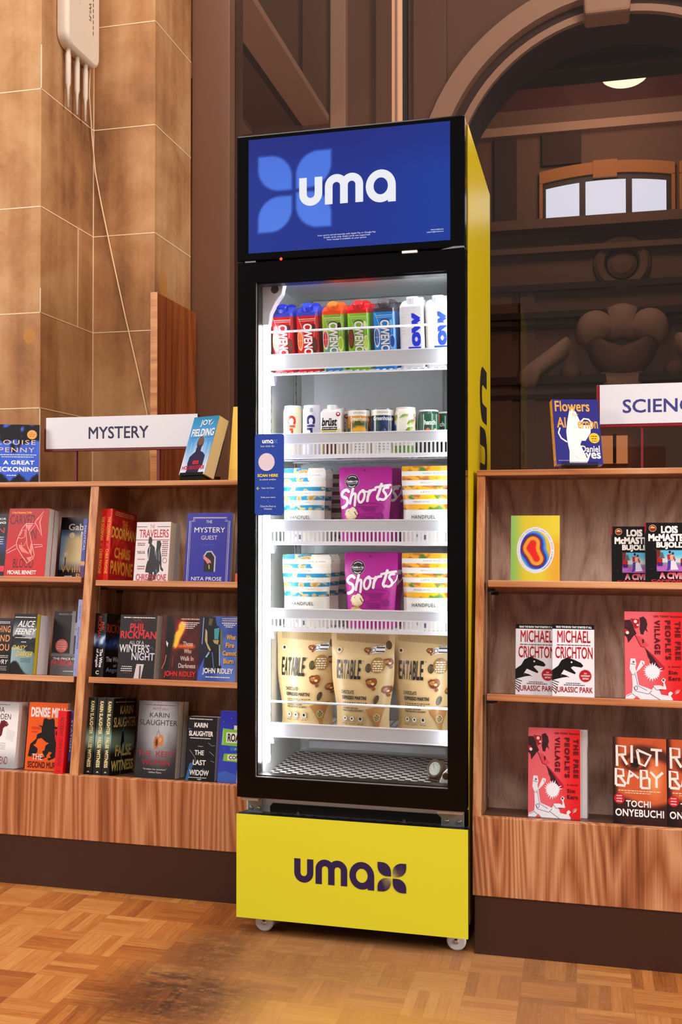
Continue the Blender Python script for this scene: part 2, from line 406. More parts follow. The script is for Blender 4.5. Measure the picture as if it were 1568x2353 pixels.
class Print:
    """draws flat shapes on a surface: f(x, z, lift) -> point, in metres; w, h = size that 0..1 units stand for"""
    def __init__(s, mb, f, w, h, mat='ink', lift0=0.0002, step=0.000025, fine=0):
        s.fine = fine; s.mb, s.f, s.w, s.h, s.m, s.L, s.step = mb, f, w, h, mat, lift0, step
    def _put(s, pts, fs, col):
        s.L += s.step
        if s.fine: pts, fs, col = s._split(pts, fs, col)
        ml = 0.00004 if len(pts[0]) > 2 else 0
        s.mb.add([s.f(q[0] * s.w, q[1] * s.h, s.L + (q[2] * 0.000012 if len(q) > 2 else 0)) for q in pts], fs, s.m, [lin(c) for c in col] if isinstance(col, list) else col); s.L += ml
    def _split(s, pts, fs, col):
        """cut long triangles so that print follows a curved surface"""
        pts = [tuple(q) for q in pts]; cl = [hx(c) if isinstance(c, str) else list(c) for c in col] if isinstance(col, list) else None; todo = []; out = []
        for f in fs:
            if len(f) > 3: todo += [tuple(f[i] for i in t) for t in tessellate_polygon([[Vector((pts[i][0] * s.w, pts[i][1] * s.h, 0)) for i in f]])]
            else: todo.append(tuple(f))
        D = lambda i, j: math.hypot((pts[i][0] - pts[j][0]) * s.w, (pts[i][1] - pts[j][1]) * s.h)
        while todo:
            t = todo.pop(); l, k = max((D(t[k], t[(k + 1) % 3]), k) for k in range(3))
            if l <= s.fine: out.append(t); continue
            i, j, o = t[k], t[(k + 1) % 3], t[(k + 2) % 3]; n = len(pts)
            pts.append(tuple((pts[i][q] + pts[j][q]) / 2 for q in range(len(pts[i]))))
            if cl: cl.append([(cl[i][q] + cl[j][q]) / 2 for q in range(3)])
            todo += [(i, n, o), (n, j, o)]
        return pts, out, (cl if cl else col)
    def poly(s, pts, col): s._put(pts, [tuple(range(len(pts)))], col)
    def rect(s, x0, z0, x1, z1, col, col2=None):
        c = col if col2 is None else [col, col, col2, col2]
        s._put([(x0, z0), (x1, z0), (x1, z1), (x0, z1)], [(0, 1, 2, 3)], c)
    def ell(s, cx, cz, rx, rz, col, n=20, a0=0, a1=360):
        full = a1 - a0 >= 360
        pts = [(cx + rx * math.cos(math.radians(a0 + (a1 - a0) * k / (n if full else n - 1))), cz + rz * math.sin(math.radians(a0 + (a1 - a0) * k / (n if full else n - 1)))) for k in range(n)]
        s.poly(pts, col)
    def circ(s, cx, cz, r, col, n=24): s.ell(cx, cz, r, r * s.w / s.h, col, n)
    def ring(s, cx, cz, rx, rz, t, col, n=32, a0=0, a1=360):
        pts = []; tz = t * s.w / s.h
        for k in range(n + 1):
            a = math.radians(a0 + (a1 - a0) * k / n)
            pts += [(cx + rx * math.cos(a), cz + rz * math.sin(a)), (cx + (rx - t) * math.cos(a), cz + (rz - tz) * math.sin(a))]
        s._put(pts, [(2 * k, 2 * k + 1, 2 * k + 3, 2 * k + 2) for k in range(n)], col)
    def line(s, pts, t, col):
        """stroke of width t (in units of w)"""
        q = [(x * s.w, z * s.h) for x, z in pts]; out = []; t2 = t * s.w / 2
        for i, p in enumerate(q):
            a = q[max(i - 1, 0)]; b = q[min(i + 1, len(q) - 1)]; dx, dz = b[0] - a[0], b[1] - a[1]; l = math.hypot(dx, dz) or 1
            out += [((p[0] - dz / l * t2) / s.w, (p[1] + dx / l * t2) / s.h), ((p[0] + dz / l * t2) / s.w, (p[1] - dx / l * t2) / s.h)]
        s._put(out, [(2 * i, 2 * i + 1, 2 * i + 3, 2 * i + 2) for i in range(len(q) - 1)], col)
    def text(s, st, x0, z0, x1, z1, col, bold=0.0, rot=0, shear=0.0, space=1.0, col2=None):
        """text filling the box; rot=-90 reads downwards, 90 upwards"""
        vs, fs, _ = glyphs(st, bold, space); out = []
        for a, b, *kk in vs:
            if rot == -90: u, v = b, 1 - a
            elif rot == 90: u, v = 1 - b, a
            else: u, v = a + shear * (b - 0.5), b
            out.append((x0 + (x1 - x0) * u, z0 + (z1 - z0) * v, *kk))
        c = col
        if col2: c = [mixc(col, col2, v[1]) for v in vs]
        s._put(out, fs, c)
    def shadowtext(s, st, x0, z0, x1, z1, col, sh, d=0.008, **kw):
        s.text(st, x0 + d, z0 - d, x1 + d, z1 - d, sh, **kw); s.text(st, x0, z0, x1, z1, col, **kw)
    def small(s, x0, z0, x1, z1, col, seed=1):
        """one line of print too small to read"""
        r = random.Random(seed); x = x0; pts = []; fs = []
        while x < x1 - 0.004:
            l = min(x1 - x, r.uniform(0.03, 0.10) * max(0.5, (x1 - x0))); k = len(pts)
            pts += [(x, z0), (x + l, z0), (x + l, z1), (x, z1)]; fs.append((k, k + 1, k + 2, k + 3)); x += l + 0.012
        s._put(pts, fs, col)
    def art(s, f, x0=0, z0=0, x1=1, z1=1, nx=24, nz=36):
        """picture area: f(u, v) -> sRGB"""
        pts = []; col = []
        for j in range(nz + 1):
            for i in range(nx + 1):
                u, v = i / nx, j / nz; pts.append((x0 + (x1 - x0) * u, z0 + (z1 - z0) * v)); c = f(u, v); col.append(hx(c) if isinstance(c, str) else [max(0, min(1, q)) for q in c])
        s._put(pts, [(j * (nx + 1) + i, j * (nx + 1) + i + 1, (j + 1) * (nx + 1) + i + 1, (j + 1) * (nx + 1) + i) for j in range(nz) for i in range(nx)], col)

def arc(cx, cz, r, a0, a1, n=14): return [(cx + r * math.cos(math.radians(a0 + (a1 - a0) * k / n)), cz + r * math.sin(math.radians(a0 + (a1 - a0) * k / n))) for k in range(n + 1)]
def logo(p, x0, z0, u, col, petal=None, petal_mix=None):
    """the lettering u-m-a in metres (p has w = h = 1); u = overall scale (1 = 0.244 m wide); optional four petals after it"""
    S = lambda pts, dx: [(x0 + (x + dx) * u, z0 + z * u) for x, z in pts]
    t = 0.0195; w = 0.0593; r = w / 2; h = 0.0706; b = 0.005
    p.poly(S([(0, h + b), (0, r + b)] + arc(r, r + b, r, 180, 360) + [(w, h + b), (w - t, h + b), (w - t, r + b)] + arc(r, r + b, r - t, 360, 180) + [(t, h + b)], 0), col)
    W = 0.0968; w2 = (W + t) / 2; r2 = w2 / 2; H = 0.0735
    for k in (0, 1):
        dx = 0.066 + k * (w2 - t)
        p.poly(S([(0, b), (0, H + b - r2)] + arc(r2, H + b - r2, r2, 180, 0) + [(w2, b), (w2 - t, b), (w2 - t, H + b - r2)] + arc(r2, H + b - r2, r2 - t, 0, 180) + [(t, b)], dx), col)
    R = 0.0373; RZ = 0.0402; cx = 0.1694 + R; cz = RZ
    p.L += p.step
    p.ring(x0 + cx * u, z0 + cz * u, R * u, RZ * u, t * u, col)
    p.poly(S([(R * 2 - t, 0), (R * 2, 0), (R * 2, cz), (R * 2 - t, cz)], 0.1694), col)
    if petal:
        s = 0.040; g = 0.005; X = 0.254
        for i, (a, c, dg) in enumerate(((0, 1, 0), (1, 1, 1), (0, 0, 1), (1, 0, 0))):
            q0, q1 = X + a * (s + g), 0.0 + c * (s + g)
            pts = leaf(q0, q1, q0 + s, q1 + s, dg); cc = petal
            if petal_mix and dg == 1:
                mx, mz = X + s + g / 2, s + g / 2
                cc = [mixc(petal_mix, petal, math.hypot(a_ - mx, b_ - mz) / (s * 0.85)) for a_, b_ in pts]
            p.poly(S(pts, 0), cc)
def leaf(x0, z0, x1, z1, diag, k=0.68, n=8):
    """square petal with two opposite rounded corners; diag 0: rounded at upper right and lower left"""
    r = (x1 - x0) * k
    if diag == 0: return [(x0, z1)] + arc(x1 - r, z1 - r, r, 90, 0, n) + [(x1, z0)] + arc(x0 + r, z0 + r, r, 270, 180, n)
    return [(x1, z1), ] + arc(x1 - r, z0 + r, r, 0, -90, n) + [(x0, z0)] + arc(x0 + r, z1 - r, r, 180, 90, n)
# ================================================================== the room
mb = MB(); mb.add([(-3.2, -0.6, 0), (3.4, -0.6, 0), (3.4, 13.2, 0), (-3.2, 13.2, 0)], [(0, 1, 2, 3)], 'parquet'); struct(mb, 'floor')

# stone pier: faces at Y 2.98, X -1.725, Y 3.343, X -1.485, running back to Y 3.68
XA, YA, XB, YC, XD, YD = -2.6, 2.98, -1.725, 3.343, -1.485, 3.68
mb = MB(); H = 6.0
plan = [(XA, YA), (XB, YA), (XB, YC), (XD, YC), (XD, YD), (XA, YD)]
vs = [(x, y, 0) for x, y in plan] + [(x, y, H) for x, y in plan]; n = 6
mb.add(vs, [(i, (i + 1) % n, (i + 1) % n + n, i + n) for i in range(n)] + [tuple(range(n, 2 * n))], 'limestone')
g, e = 0.0016, 0.0008
for z in (1.03, 1.408, 1.720, 2.068, 2.455, 2.828, 3.2, 3.6):      # bed joints follow every face
    mb.box(XA, YA - e, z - g, XB + e, YA, z + g, 'mortar')
    mb.box(XB, YA - e, z - g, XB + e, YC, z + g, 'mortar')
    mb.box(XB, YC - e, z - g, XD + e, YC, z + g, 'mortar')
    mb.box(XD, YC - e, z - g, XD + e, YD, z + g, 'mortar')
mb.box(XB, 3.229, 1.720, XB + e, 3.2325, 2.068, 'mortar')
mb.box(XB - 0.001, YC - 0.003, 1.0, XB + 0.0025, YC, 4.0, 'mortar')
for z0, z1 in ((1.0, 1.408), (1.72, 1.80), (2.455, 2.60), (2.828, 3.2)): mb.box(XB - g, YA - e, z0, XB + e, YA + g, z1, 'mortar')
struct(mb, 'wall_left')

# window wall behind the bookcases: parapet, frame post against the pier, mullion, one large pane
mb = MB(); mb.box(XD + 0.002, 3.69, 0, 3.4, 3.86, 1.0, 'window_frame'); struct(mb, 'wall_back')
mb = MB(); mb.box(XD - 0.004, 3.70, 1.0, -1.333, 3.86, 6.0, 'window_frame')
mb.box(-1.333, 3.72, 1.0, 3.4, 3.84, 1.05, 'window_frame')
w1 = struct(mb, 'window_1', bevel=0.003)
mb = MB(); mb.box(-0.692, 3.69, 1.05, -0.652, 3.80, 6.0, 'window_mullion'); mb.box(-0.678, 3.681, 1.05, -0.672, 3.69, 6.0, 'window_frame'); mb.box(-0.651, 3.70, 1.05, -0.646, 3.80, 6.0, 'black_matte')
struct(mb, 'mullion', w1, bevel=0.003)
mb = MB(); mb.box(-1.333, 3.760, 1.05, 3.4, 3.766, 6.0, 'window_glass'); struct(mb, 'glass_pane', w1)

# ================================================================== the hall behind the glass
CX_, CZ_, R_ = 0.29, 3.65, 1.29
mb = MB(); N = 40; YW = 8.0; ZT = 7.2
arcp = arc(CX_, CZ_, R_, 180, 0, N)
vs = [(x, YW, z) for x, z in arcp] + [(x, YW, ZT) for x, z in arcp]
mb.add(vs, [(i, i + 1, N + 2 + i, N + 1 + i) for i in range(N)], 'hall_stone')
mb.add([(-3.2, YW, 0), (CX_ - R_, YW, 0), (CX_ - R_, YW, ZT), (-3.2, YW, ZT)], [(0, 1, 2, 3)], 'hall_stone')
mb.add([(CX_ + R_, YW, 0), (3.4, YW, 0), (3.4, YW, ZT), (CX_ + R_, YW, ZT)], [(0, 1, 2, 3)], 'hall_stone')
rev = [(CX_ - R_, 0)] + arcp + [(CX_ + R_, 0)]
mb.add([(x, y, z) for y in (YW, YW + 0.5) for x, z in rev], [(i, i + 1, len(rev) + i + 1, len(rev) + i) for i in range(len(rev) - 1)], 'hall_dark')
struct(mb, 'wall_arch')
def ringmb(mb, r0, r1, y0, y1, mat):
    a = arc(CX_, CZ_, r0, 180, 0, N); b = arc(CX_, CZ_, r1, 180, 0, N); m = N + 1
    vs = [(x, y, z) for y in (y0, y1) for x, z in a + b]
    fs = []
    for i in range(N): fs += [(i, i + 1, m + i + 1, m + i), (2 * m + i, 2 * m + i + 1, i + 1, i), (m + i, m + i + 1, 3 * m + i + 1, 3 * m + i)]
    for d in (0, N): fs.append((d, m + d, 3 * m + d, 2 * m + d))
    mb.add(vs, fs, mat)
mb = MB()
ringmb(mb, R_, R_ + 0.055, YW - 0.05, YW, 'hall_stone_light'); ringmb(mb, R_ + 0.055, R_ + 0.13, YW - 0.02, YW, 'hall_dark')
ringmb(mb, R_ + 0.13, R_ + 0.29, YW - 0.12, YW, 'hall_stone_light'); ringmb(mb, R_ + 0.29, R_ + 0.31, YW - 0.07, YW, 'hall_dark')
struct(mb, 'trim_1')
mb = MB(); mb.prism([(0.015, 4.86), (0.345, 4.86), (0.40, 5.7), (-0.04, 5.7)], YW - 0.24, YW, 'hall_stone_light'); struct(mb, 'trim_2', bevel=0.02)
mb = MB()      # pilasters left of the arch
for x0, x1, d in ((-2.24, -1.99, 0.05), (-1.99, -1.86, 0.10), (-1.62, -1.40, 0.08), (-1.32, -1.05, 0.05)): mb.box(x0, YW - d, 0, x1, YW, ZT, 'hall_stone' if d < 0.1 else 'hall_stone_light')
struct(mb, 'trim_3', bevel=0.01)
mb = MB(); mb.box(-3.3, 3.87, 0, -3.1, 13.2, ZT, 'hall_stone'); struct(mb, 'wall_hall_left')
mb = MB()      # gallery soffit along the hall's left side, with its edge beam
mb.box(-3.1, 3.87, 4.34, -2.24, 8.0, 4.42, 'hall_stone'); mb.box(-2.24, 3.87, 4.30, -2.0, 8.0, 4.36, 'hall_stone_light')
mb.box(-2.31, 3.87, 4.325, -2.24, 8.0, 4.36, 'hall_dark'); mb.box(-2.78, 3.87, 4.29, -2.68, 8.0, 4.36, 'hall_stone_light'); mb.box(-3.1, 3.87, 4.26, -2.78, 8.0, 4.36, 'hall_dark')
struct(mb, 'trim_4', bevel=0.01)
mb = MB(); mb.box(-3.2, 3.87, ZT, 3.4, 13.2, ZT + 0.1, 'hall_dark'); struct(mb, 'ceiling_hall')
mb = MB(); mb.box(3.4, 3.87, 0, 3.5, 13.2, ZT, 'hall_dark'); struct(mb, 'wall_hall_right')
# far wall
mb = MB(); YF = 13.0
mb.box(-3.2, YF, 0, 3.4, YF + 0.2, 5.95, 'hall_stone'); mb.box(-3.2, YF - 0.02, 6.28, 3.4, YF + 0.2, ZT, 'hall_red')
mb.box(-3.2, YF - 0.14, 5.95, 3.4, YF, 6.06, 'hall_stone_light'); mb.box(-3.2, YF - 0.08, 6.06, 3.4, YF, 6.28, 'hall_stone')
mb.box(-0.50, YF - 0.07, 5.56, -0.02, YF, 5.95, 'hall_dark'); mb.box(-1.1, YF - 0.05, 4.86, -0.82, YF, 5.95, 'hall_dark')
mb.box(-3.2, YF - 0.25, 4.72, 3.4, YF, 4.84, 'hall_stone'); mb.box(-3.2, YF - 0.12, 4.45, 3.4, YF, 4.52, 'hall_stone')
for z0, z1, d in ((3.98, 4.06, 0.1), (3.62, 3.70, 0.16), (3.5, 3.55, 0.08), (2.80, 2.90, 0.14), (2.62, 2.68, 0.06)): mb.box(-3.2, YF - d, z0, 3.4, YF, z1, 'hall_dark')
for x0, x1 in ((-1.2, -0.88), (-0.78, -0.60)): mb.box(x0, YF - 0.05, 0.5, x1, YF, 4.0, 'hall_stone')
struct(mb, 'wall_far')
def lunette(name, cx):
    mb = MB(); w = 0.765
    def top(x, base=5.27, rise=0.07): return base + rise * (1 - ((x - cx) / w) ** 2)
    def archstrip(x0, x1, f0, f1, y0, y1, mat, n=10):
        q = [(x0 + (x1 - x0) * i / n) for i in range(n + 1)]
        mb.prism([(x, f0(x)) for x in q] + [(x, f1(x)) for x in reversed(q)], y0, y1, mat)
    archstrip(cx - w - 0.05, cx + w + 0.05, lambda x: top(x) + 0.07, lambda x: top(x) + 0.22, YF - 0.06, YF, 'hall_orange', 16)
    for sx in (-1, 1): mb.box(cx + sx * (w + 0.03) - 0.02, YF - 0.06, 4.85, cx + sx * (w + 0.03) + 0.02, YF, 5.34, 'hall_orange')
    mb.box(cx - 0.16, YF - 0.08, 5.36, cx + 0.13, YF, 5.57, 'hall_orange')
    o = struct(mb, name)
    m2 = MB(); mb_, mb = mb, m2
    archstrip(cx - w, cx + w, lambda x: 4.85, lambda x: top(x) + 0.065, YF - 0.02, YF, 'hall_frame', 16)
    struct(m2, 'frame', o)
    for x0, x1 in ((cx - 0.735, cx - 0.325), (cx - 0.25, cx + 0.235), (cx + 0.31, cx + 0.715)):
        mb = MB(); archstrip(x0, x1, lambda x: 4.875, lambda x: top(x) - 0.005, YF - 0.024, YF - 0.021, 'daylight_pane', 8); struct(mb, 'pane', o)
lunette('window_2', 0.278); lunette('window_3', 1.96)
# frieze beam with rosettes between arch and far wall
mb = MB(); mb.box(-3.2, 10.0, 5.42, 3.4, 10.3, 7.2, 'hall_dark'); mb.box(-3.2, 9.93, 5.42, 3.4, 10.0, 5.47, 'hall_red'); mb.box(-3.2, 9.96, 5.55, 3.4, 10.0, 5.76, 'hall_red')
struct(mb, 'trim_5')
mb = MB()
for k in range(12):
    cx = -1.0 + k * 0.165; cz = 5.655
    for q in range(5):
        a = math.radians(18 + q * 36); ux, uz = math.cos(a), math.sin(a)
        mb.prism([(cx, cz - 0.03), (cx + 0.045 * ux - 0.012 * uz, cz - 0.03 + 0.045 * uz + 0.012 * ux), (cx + 0.062 * ux, cz - 0.03 + 0.062 * uz), (cx + 0.045 * ux + 0.012 * uz, cz - 0.03 + 0.045 * uz - 0.012 * ux)], 9.935, 9.96, 'hall_stone')
struct(mb, 'trim_6')
# carved relief on the far wall: medallion, scrolled cartouche, two volutes
mb = MB()
mb.lathe([(0.20, 0), (0.22, -0.06), (0.30, -0.09), (0.34, -0.05), (0.36, 0)], 'hall_stone', c=(0.465, YF, 4.28), axis='y'); mb.lathe([(0.0, -0.05), (0.12, -0.04), (0.18, 0)], 'hall_stone', c=(0.465, YF, 4.28), axis='y')
tag(mb.build('carved_medallion'), 'round carved stone medallion high on the dark wall behind the glass, under the bright window', 'carving')
root = thing('carved_cartouche', 'carved stone cartouche with curled scrolls on the dark wall behind the glass', 'carving', T(0.46, YF, 3.3))
def relief(name, pts, d, mat='hall_stone_light'):
    m = MB(); n = len(pts); cx = sum(p[0] for p in pts) / n; cz = sum(p[1] for p in pts) / n
    ringv = lambda k, y: [(cx + (x - cx) * k, y, cz + (z - cz) * k) for x, z in pts]
    vs = ringv(1, 0) + ringv(0.93, -d * 0.6) + ringv(0.7, -d) + [(cx, -d * 1.08, cz)]
    fs = [(r * n + i, r * n + (i + 1) % n, (r + 1) * n + (i + 1) % n, (r + 1) * n + i) for r in (0, 1) for i in range(n)] + [(2 * n + i, 2 * n + (i + 1) % n, 3 * n) for i in range(n)]
    m.add(vs, fs, mat, None, True); return m.build(name, root)
relief('shield', arc(0, -0.02, 0.42, -165, -15, 16) + [(0.50, 0.10), (0.42, 0.16), (0.2, 0.02), (0, -0.05), (-0.2, 0.02), (-0.42, 0.16), (-0.50, 0.10)], 0.22, 'hall_stone')
for s in (-1, 1):
    relief('scroll', [(s * x, z) for x, z in arc(0.32, 0.16, 0.24, -60, 200, 16)], 0.26)
relief('crown', [(-0.26, 0.12), (-0.13, 0.02), (0, 0.05), (0.13, 0.02), (0.26, 0.12), (0.17, 0.28), (0.22, 0.42), (0.05, 0.48), (-0.05, 0.48), (-0.22, 0.42), (-0.17, 0.28)], 0.2)
relief('pendant', [(-0.22, -0.62), (0.22, -0.62), (0.26, -0.36), (-0.26, -0.36)], 0.16)
for s in (-1, 1):
    v = relief('volute', [(s * x, z) for x, z in [(-1.27, -0.36), (-1.20, -0.28), (-0.66, 0.10), (-0.62, 0.06), (-0.64, -0.12), (-0.98, -0.38), (-1.05, -0.52), (-1.18, -0.55), (-1.28, -0.48)]], 0.25)
for s in (-1, 1): relief('festoon', [(s * x, z) for x, z in arc(-0.62, -0.36, 0.13, 0, 330, 12)], 0.14, 'hall_stone')
mb = MB(); mb.lathe([(0.0, -0.055), (0.10, -0.050), (0.19, -0.03), (0.235, 0.0), (0.22, 0.008)], 'lamp_bowl', c=(0.45, 11.6, 5.99), n=28)
lp = mb.build('lamp_bowl_glass')
root = thing('hall_ceiling_lamp', 'glowing bowl ceiling lamp half hidden by the dark red beam behind the glass', 'lamp', T(0, 0, 0)); lp.parent = root; lp.name = 'lamp_bowl'
mb = MB(); mb.tube([(0.45, 11.6, 6.0), (0.45, 11.6, 7.2)], 0.02, 'hall_dark'); mb.build('stem', root)
# little lit doorway far behind the glass and a white counter with an oval panel
mb = MB(); mb.box(0.20, YF - 0.10, 1.80, 0.52, YF - 0.02, 2.14, 'lit_room'); mb.box(0.345, YF - 0.13, 1.80, 0.385, YF - 0.02, 2.16, 'hall_dark'); struct(mb, 'window_4')
mb = MB(); mb.box(0.12, YF - 0.6, 0.0, 0.55, YF - 0.2, 1.72, 'hall_stone_light')
pts = [(0.30 + 0.2 * math.cos(k * PI / 12), 1.60 + 0.085 * math.sin(k * PI / 12)) for k in range(24)]; mb.prism(pts, YF - 0.62, YF - 0.6, 'hall_dark')
pts = [(0.30 + 0.16 * math.cos(k * PI / 12), 1.60 + 0.06 * math.sin(k * PI / 12)) for k in range(24)]; mb.prism(pts, YF - 0.63, YF - 0.62, 'hall_stone_light')
tag(mb.build('kiosk'), 'pale kiosk with dark oval panel far behind the glass, beside the right sign post', 'kiosk')

# ================================================================== on the pier
mb = MB(); mb.box(-1.484, 3.308, 0.0, -1.459, 3.675, 1.846, 'wood_board'); bd = mb.build('wooden_board', bevel=0.002)
tag(bd, 'tall orange-brown wooden board fixed edge-on to the stone pier behind the white sign', 'board')
mb = MB(); mb.box(-1.4845, 3.3065, 0.0, -1.4585, 3.3085, 1.8465, 'wood_board_end'); mb.build('end_grain_edge', bd)

root = thing('wifi_router', 'off-white wall-mounted wireless router with slim antennas on the stone pier', 'router', T(-1.725, 3.19, 2.83))
mb = MB(); hw, hh, r = 0.118, 0.185, 0.045
rr = lambda k, q: arc(hw - r, hh - r, r - q, 0, 90, 6) + arc(-hw + r, hh - r, r - q, 90, 180, 6) + arc(-hw + r, -hh + r, r - q, 180, 270, 6) + arc(hw - r, -hh + r, r - q, 270, 360, 6)
prof = [(0.003, 0.004), (0.030, 0.0), (0.040, 0.004), (0.044, 0.012)]
vs = []; n = len(rr(1, 0))
for x, q in prof: vs += [(x, a, b) for a, b in rr(1, q)]
mb.add(vs, [(k * n + i, k * n + (i + 1) % n, (k + 1) * n + (i + 1) % n, (k + 1) * n + i) for k in range(3) for i in range(n)], 'white_plastic', None, True)
mb.add(vs, [tuple(range(3 * n, 4 * n)), tuple(range(n - 1, -1, -1))], 'white_plastic')
p = Print(mb, lambda x, z, l: (0.044 + l, -hw + x, z), 1, 1)
p.text('Wi-Fi', 0.150, -0.035, 0.166, 0.03, '#4a3524', bold=0.01, rot=-90);
for k in range(7): p.rect(0.178, -0.075 + 0.02 * k, 0.183, -0.062 + 0.02 * k, '#4a3524')
for k in range(6): p.circ(0.085, -0.01 + 0.022 * k, 0.0018, '#6a5038', 8)
mb.build('case', root)
for s in (-1, 1):
    for y in (-0.074, -0.012, 0.048):
        m = MB(); m.tube([(0.022, y, s * 0.18), (0.022, y, s * 0.20), (0.022, y, s * 0.205), (0.022, y, s * 0.30), (0.022, y, s * 0.315), (0.022, y, s * 0.385)], [0.008, 0.008, 0.0095, 0.0095, 0.0055, 0.004], 'white_plastic'); m.build('antenna', root)
mb = MB(); path = [Vector(q) for q in ((-1.703, 3.272, 2.66), (-1.712, 3.285, 2.56), (-1.715, 3.312, 2.42), (-1.713, 3.334, 2.30), (-1.69, 3.337, 2.18), (-1.645, 3.337, 1.98), (-1.595, 3.337, 1.77), (-1.545, 3.337, 1.57), (-1.500, 3.337, 1.38), (-1.494, 3.337, 1.2), (-1.494, 3.337, 0.5))]
mb.tube(path, 0.0026, 'cable_white', n=6); tag(mb.build('cable'), 'thin white cable hanging from the router down the stone pier behind the sign', 'cable')
# ================================================================== bookcases
TH = math.radians(8.5); ST, CT = math.sin(TH), math.cos(TH)
def slant(Y0, Zb):
    """frame of a leaning bookcase front: x along it, y into its depth, z up the slope"""
    return Matrix(((1, 0, 0, 0), (0, CT, ST, Y0), (0, -ST, CT, Zb), (0, 0, 0, 1)))
FRAME = {'L': slant(2.612, 0.320), 'R': slant(2.443, 0.327)}
def bookcase(side, label, Y0, Zb, x0, x1, units, uprights, back_mat, panel_mat, shelves):
    root = thing('bookcase', label, 'bookcase', T(0, Y0, 0), 'bookcases under the window')
    S = slant(0, Zb); W = lambda x, d, s: tuple(S @ Vector((x, d, s)))
    B = lambda mb, x0, d0, s0, x1, d1, s1, m: mb.box(x0, d0, s0, x1, d1, s1, m, T=W)
    part = lambda mb, name, par=root, bv=0.0012: mb.build(name, par, bevel=bv)
    m = MB(); m.box(x0 + 0.004, 0.004, 0, x1, 0.03, 0.14, 'kick'); part(m, 'kick_plate')
    m = MB(); m.box(x0, 0, 0.14, x1, 0.02, Zb, panel_mat); part(m, 'front_panel')
    m = MB(); m.box(x0 + 0.002, 0.021, 0, x1, 0.335, Zb - 0.055, 'wood_inner'); part(m, 'plinth')
    m = MB(); B(m, x0, 0.021, -0.016, x1, 0.205, 0, 'shaded_ledge_wood'); part(m, 'bottom_ledge')
    m = MB(); B(m, x0, 0.205, -0.016, x1, 0.215, 0.860, back_mat); part(m, 'back_panel')
    for a, b in uprights:
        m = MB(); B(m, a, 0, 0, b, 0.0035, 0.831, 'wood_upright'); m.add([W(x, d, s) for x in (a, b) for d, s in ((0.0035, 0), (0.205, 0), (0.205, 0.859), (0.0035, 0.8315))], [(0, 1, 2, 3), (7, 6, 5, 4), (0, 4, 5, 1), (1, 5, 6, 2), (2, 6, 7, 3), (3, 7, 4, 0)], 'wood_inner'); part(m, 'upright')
    ht = 0.831 if side == 'R' else 0.829
    _, fy, fz = W(0, 0, ht); tz = fz + 0.0143
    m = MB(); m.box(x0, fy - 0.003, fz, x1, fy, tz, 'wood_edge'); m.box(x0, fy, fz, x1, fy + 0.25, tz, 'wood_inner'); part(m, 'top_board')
    for a, b, ss in units:
        for s in ss:
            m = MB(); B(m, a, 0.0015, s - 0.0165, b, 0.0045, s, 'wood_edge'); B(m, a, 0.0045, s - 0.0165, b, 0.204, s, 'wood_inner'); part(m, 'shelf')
        for xs, sg in ((a, 1), (b, -1)):
            xs -= sg * 0.009
            for d in (0.045, 0.150):
                m = MB(); B(m, min(xs, xs + sg * 0.0035), d, 0.03, max(xs, xs + sg * 0.0035), d + 0.012, 0.76, 'brass_strip'); o = part(m, 'shelf_standard', bv=0)
                for s in ss:
                    c = MB(); B(c, min(xs + sg * 0.003, xs + sg * 0.022), d + 0.001, s - 0.024, max(xs + sg * 0.003, xs + sg * 0.022), d + 0.011, s - 0.017, 'black_satin'); part(c, 'shelf_clip', o, 0)
    return root
bookcase('L', 'long left bookcase of warm brown wood grain under the mystery sign, filled with paperbacks', 2.612, 0.320, -2.30, -0.862,
         [(-2.27, -1.4255, (0.561, 0.2745)), (-1.379, -0.89, (0.5525, 0.2752))], [(-2.30, -2.28), (-1.4155, -1.389), (-0.881, -0.862)], 'wood_back', 'wood_panel', None)
bookcase('R', 'right bookcase of striped brown wood grain beside the yellow fridge side, under the science sign', 2.443, 0.327, -0.2628, 0.80,
         [(-0.2325, 0.76, (0.568, 0.291))], [(-0.2628, -0.2425), (0.77, 0.79)], 'wood_back_right_lit', 'wood_panel_right', None)
# ================================================================== books
def book(name, label, mat, w, h, t, design=None, spine=None, cover='#222222', back=None, pages='page_edges', hard=False, group=None, gloss='ink', sp_col=None, round_spine=0.0):
    """origin at the middle of the front cover's foot; front faces -y, spine on the left"""
    root = thing(name, label, 'book', mat, group)
    e = 0.0022 if hard else 0.0007; ins = 0.003 if hard else 0.0004; l, r = -w / 2, w / 2
    m = MB(); sp = sp_col or cover
    m.box(l, 0, 0, r, e, h, gloss, cover); m.box(l, t - e, 0, r, t, h, gloss, back or cover)
    m.box(l, e, 0, l + e, t - e, h, gloss, sp)
    if design: design(Print(m, lambda x, z, q: (l + x, -q, z), w, h, gloss))
    if spine: spine(Print(m, lambda x, z, q: (l - q, t - x, z), t, h, gloss))
    m.build('cover', root)
    m = MB(); m.box(l + e + 0.0002, e + 0.0002, ins, r - ins, t - e - 0.0002, h - ins, pages); m.build('page_block', root)
    return root
def at(side, x, s, d=0.03, yaw=0.0, roll=0.0, lean=0.0): return FRAME[side] @ T(x, d, s) @ Rz(yaw) @ Ry(roll) @ Rx(lean)
def pile(root, side, n, x, s, d, t, labels, yaw=0):
    for k in range(n): dup(root, at(side, x, s, d + (k + 1) * (t + 0.001), yaw), labels[k])
G1 = 'books on the left bookcase'; G2 = 'books on the right bookcase'
WH = '#f2efee'
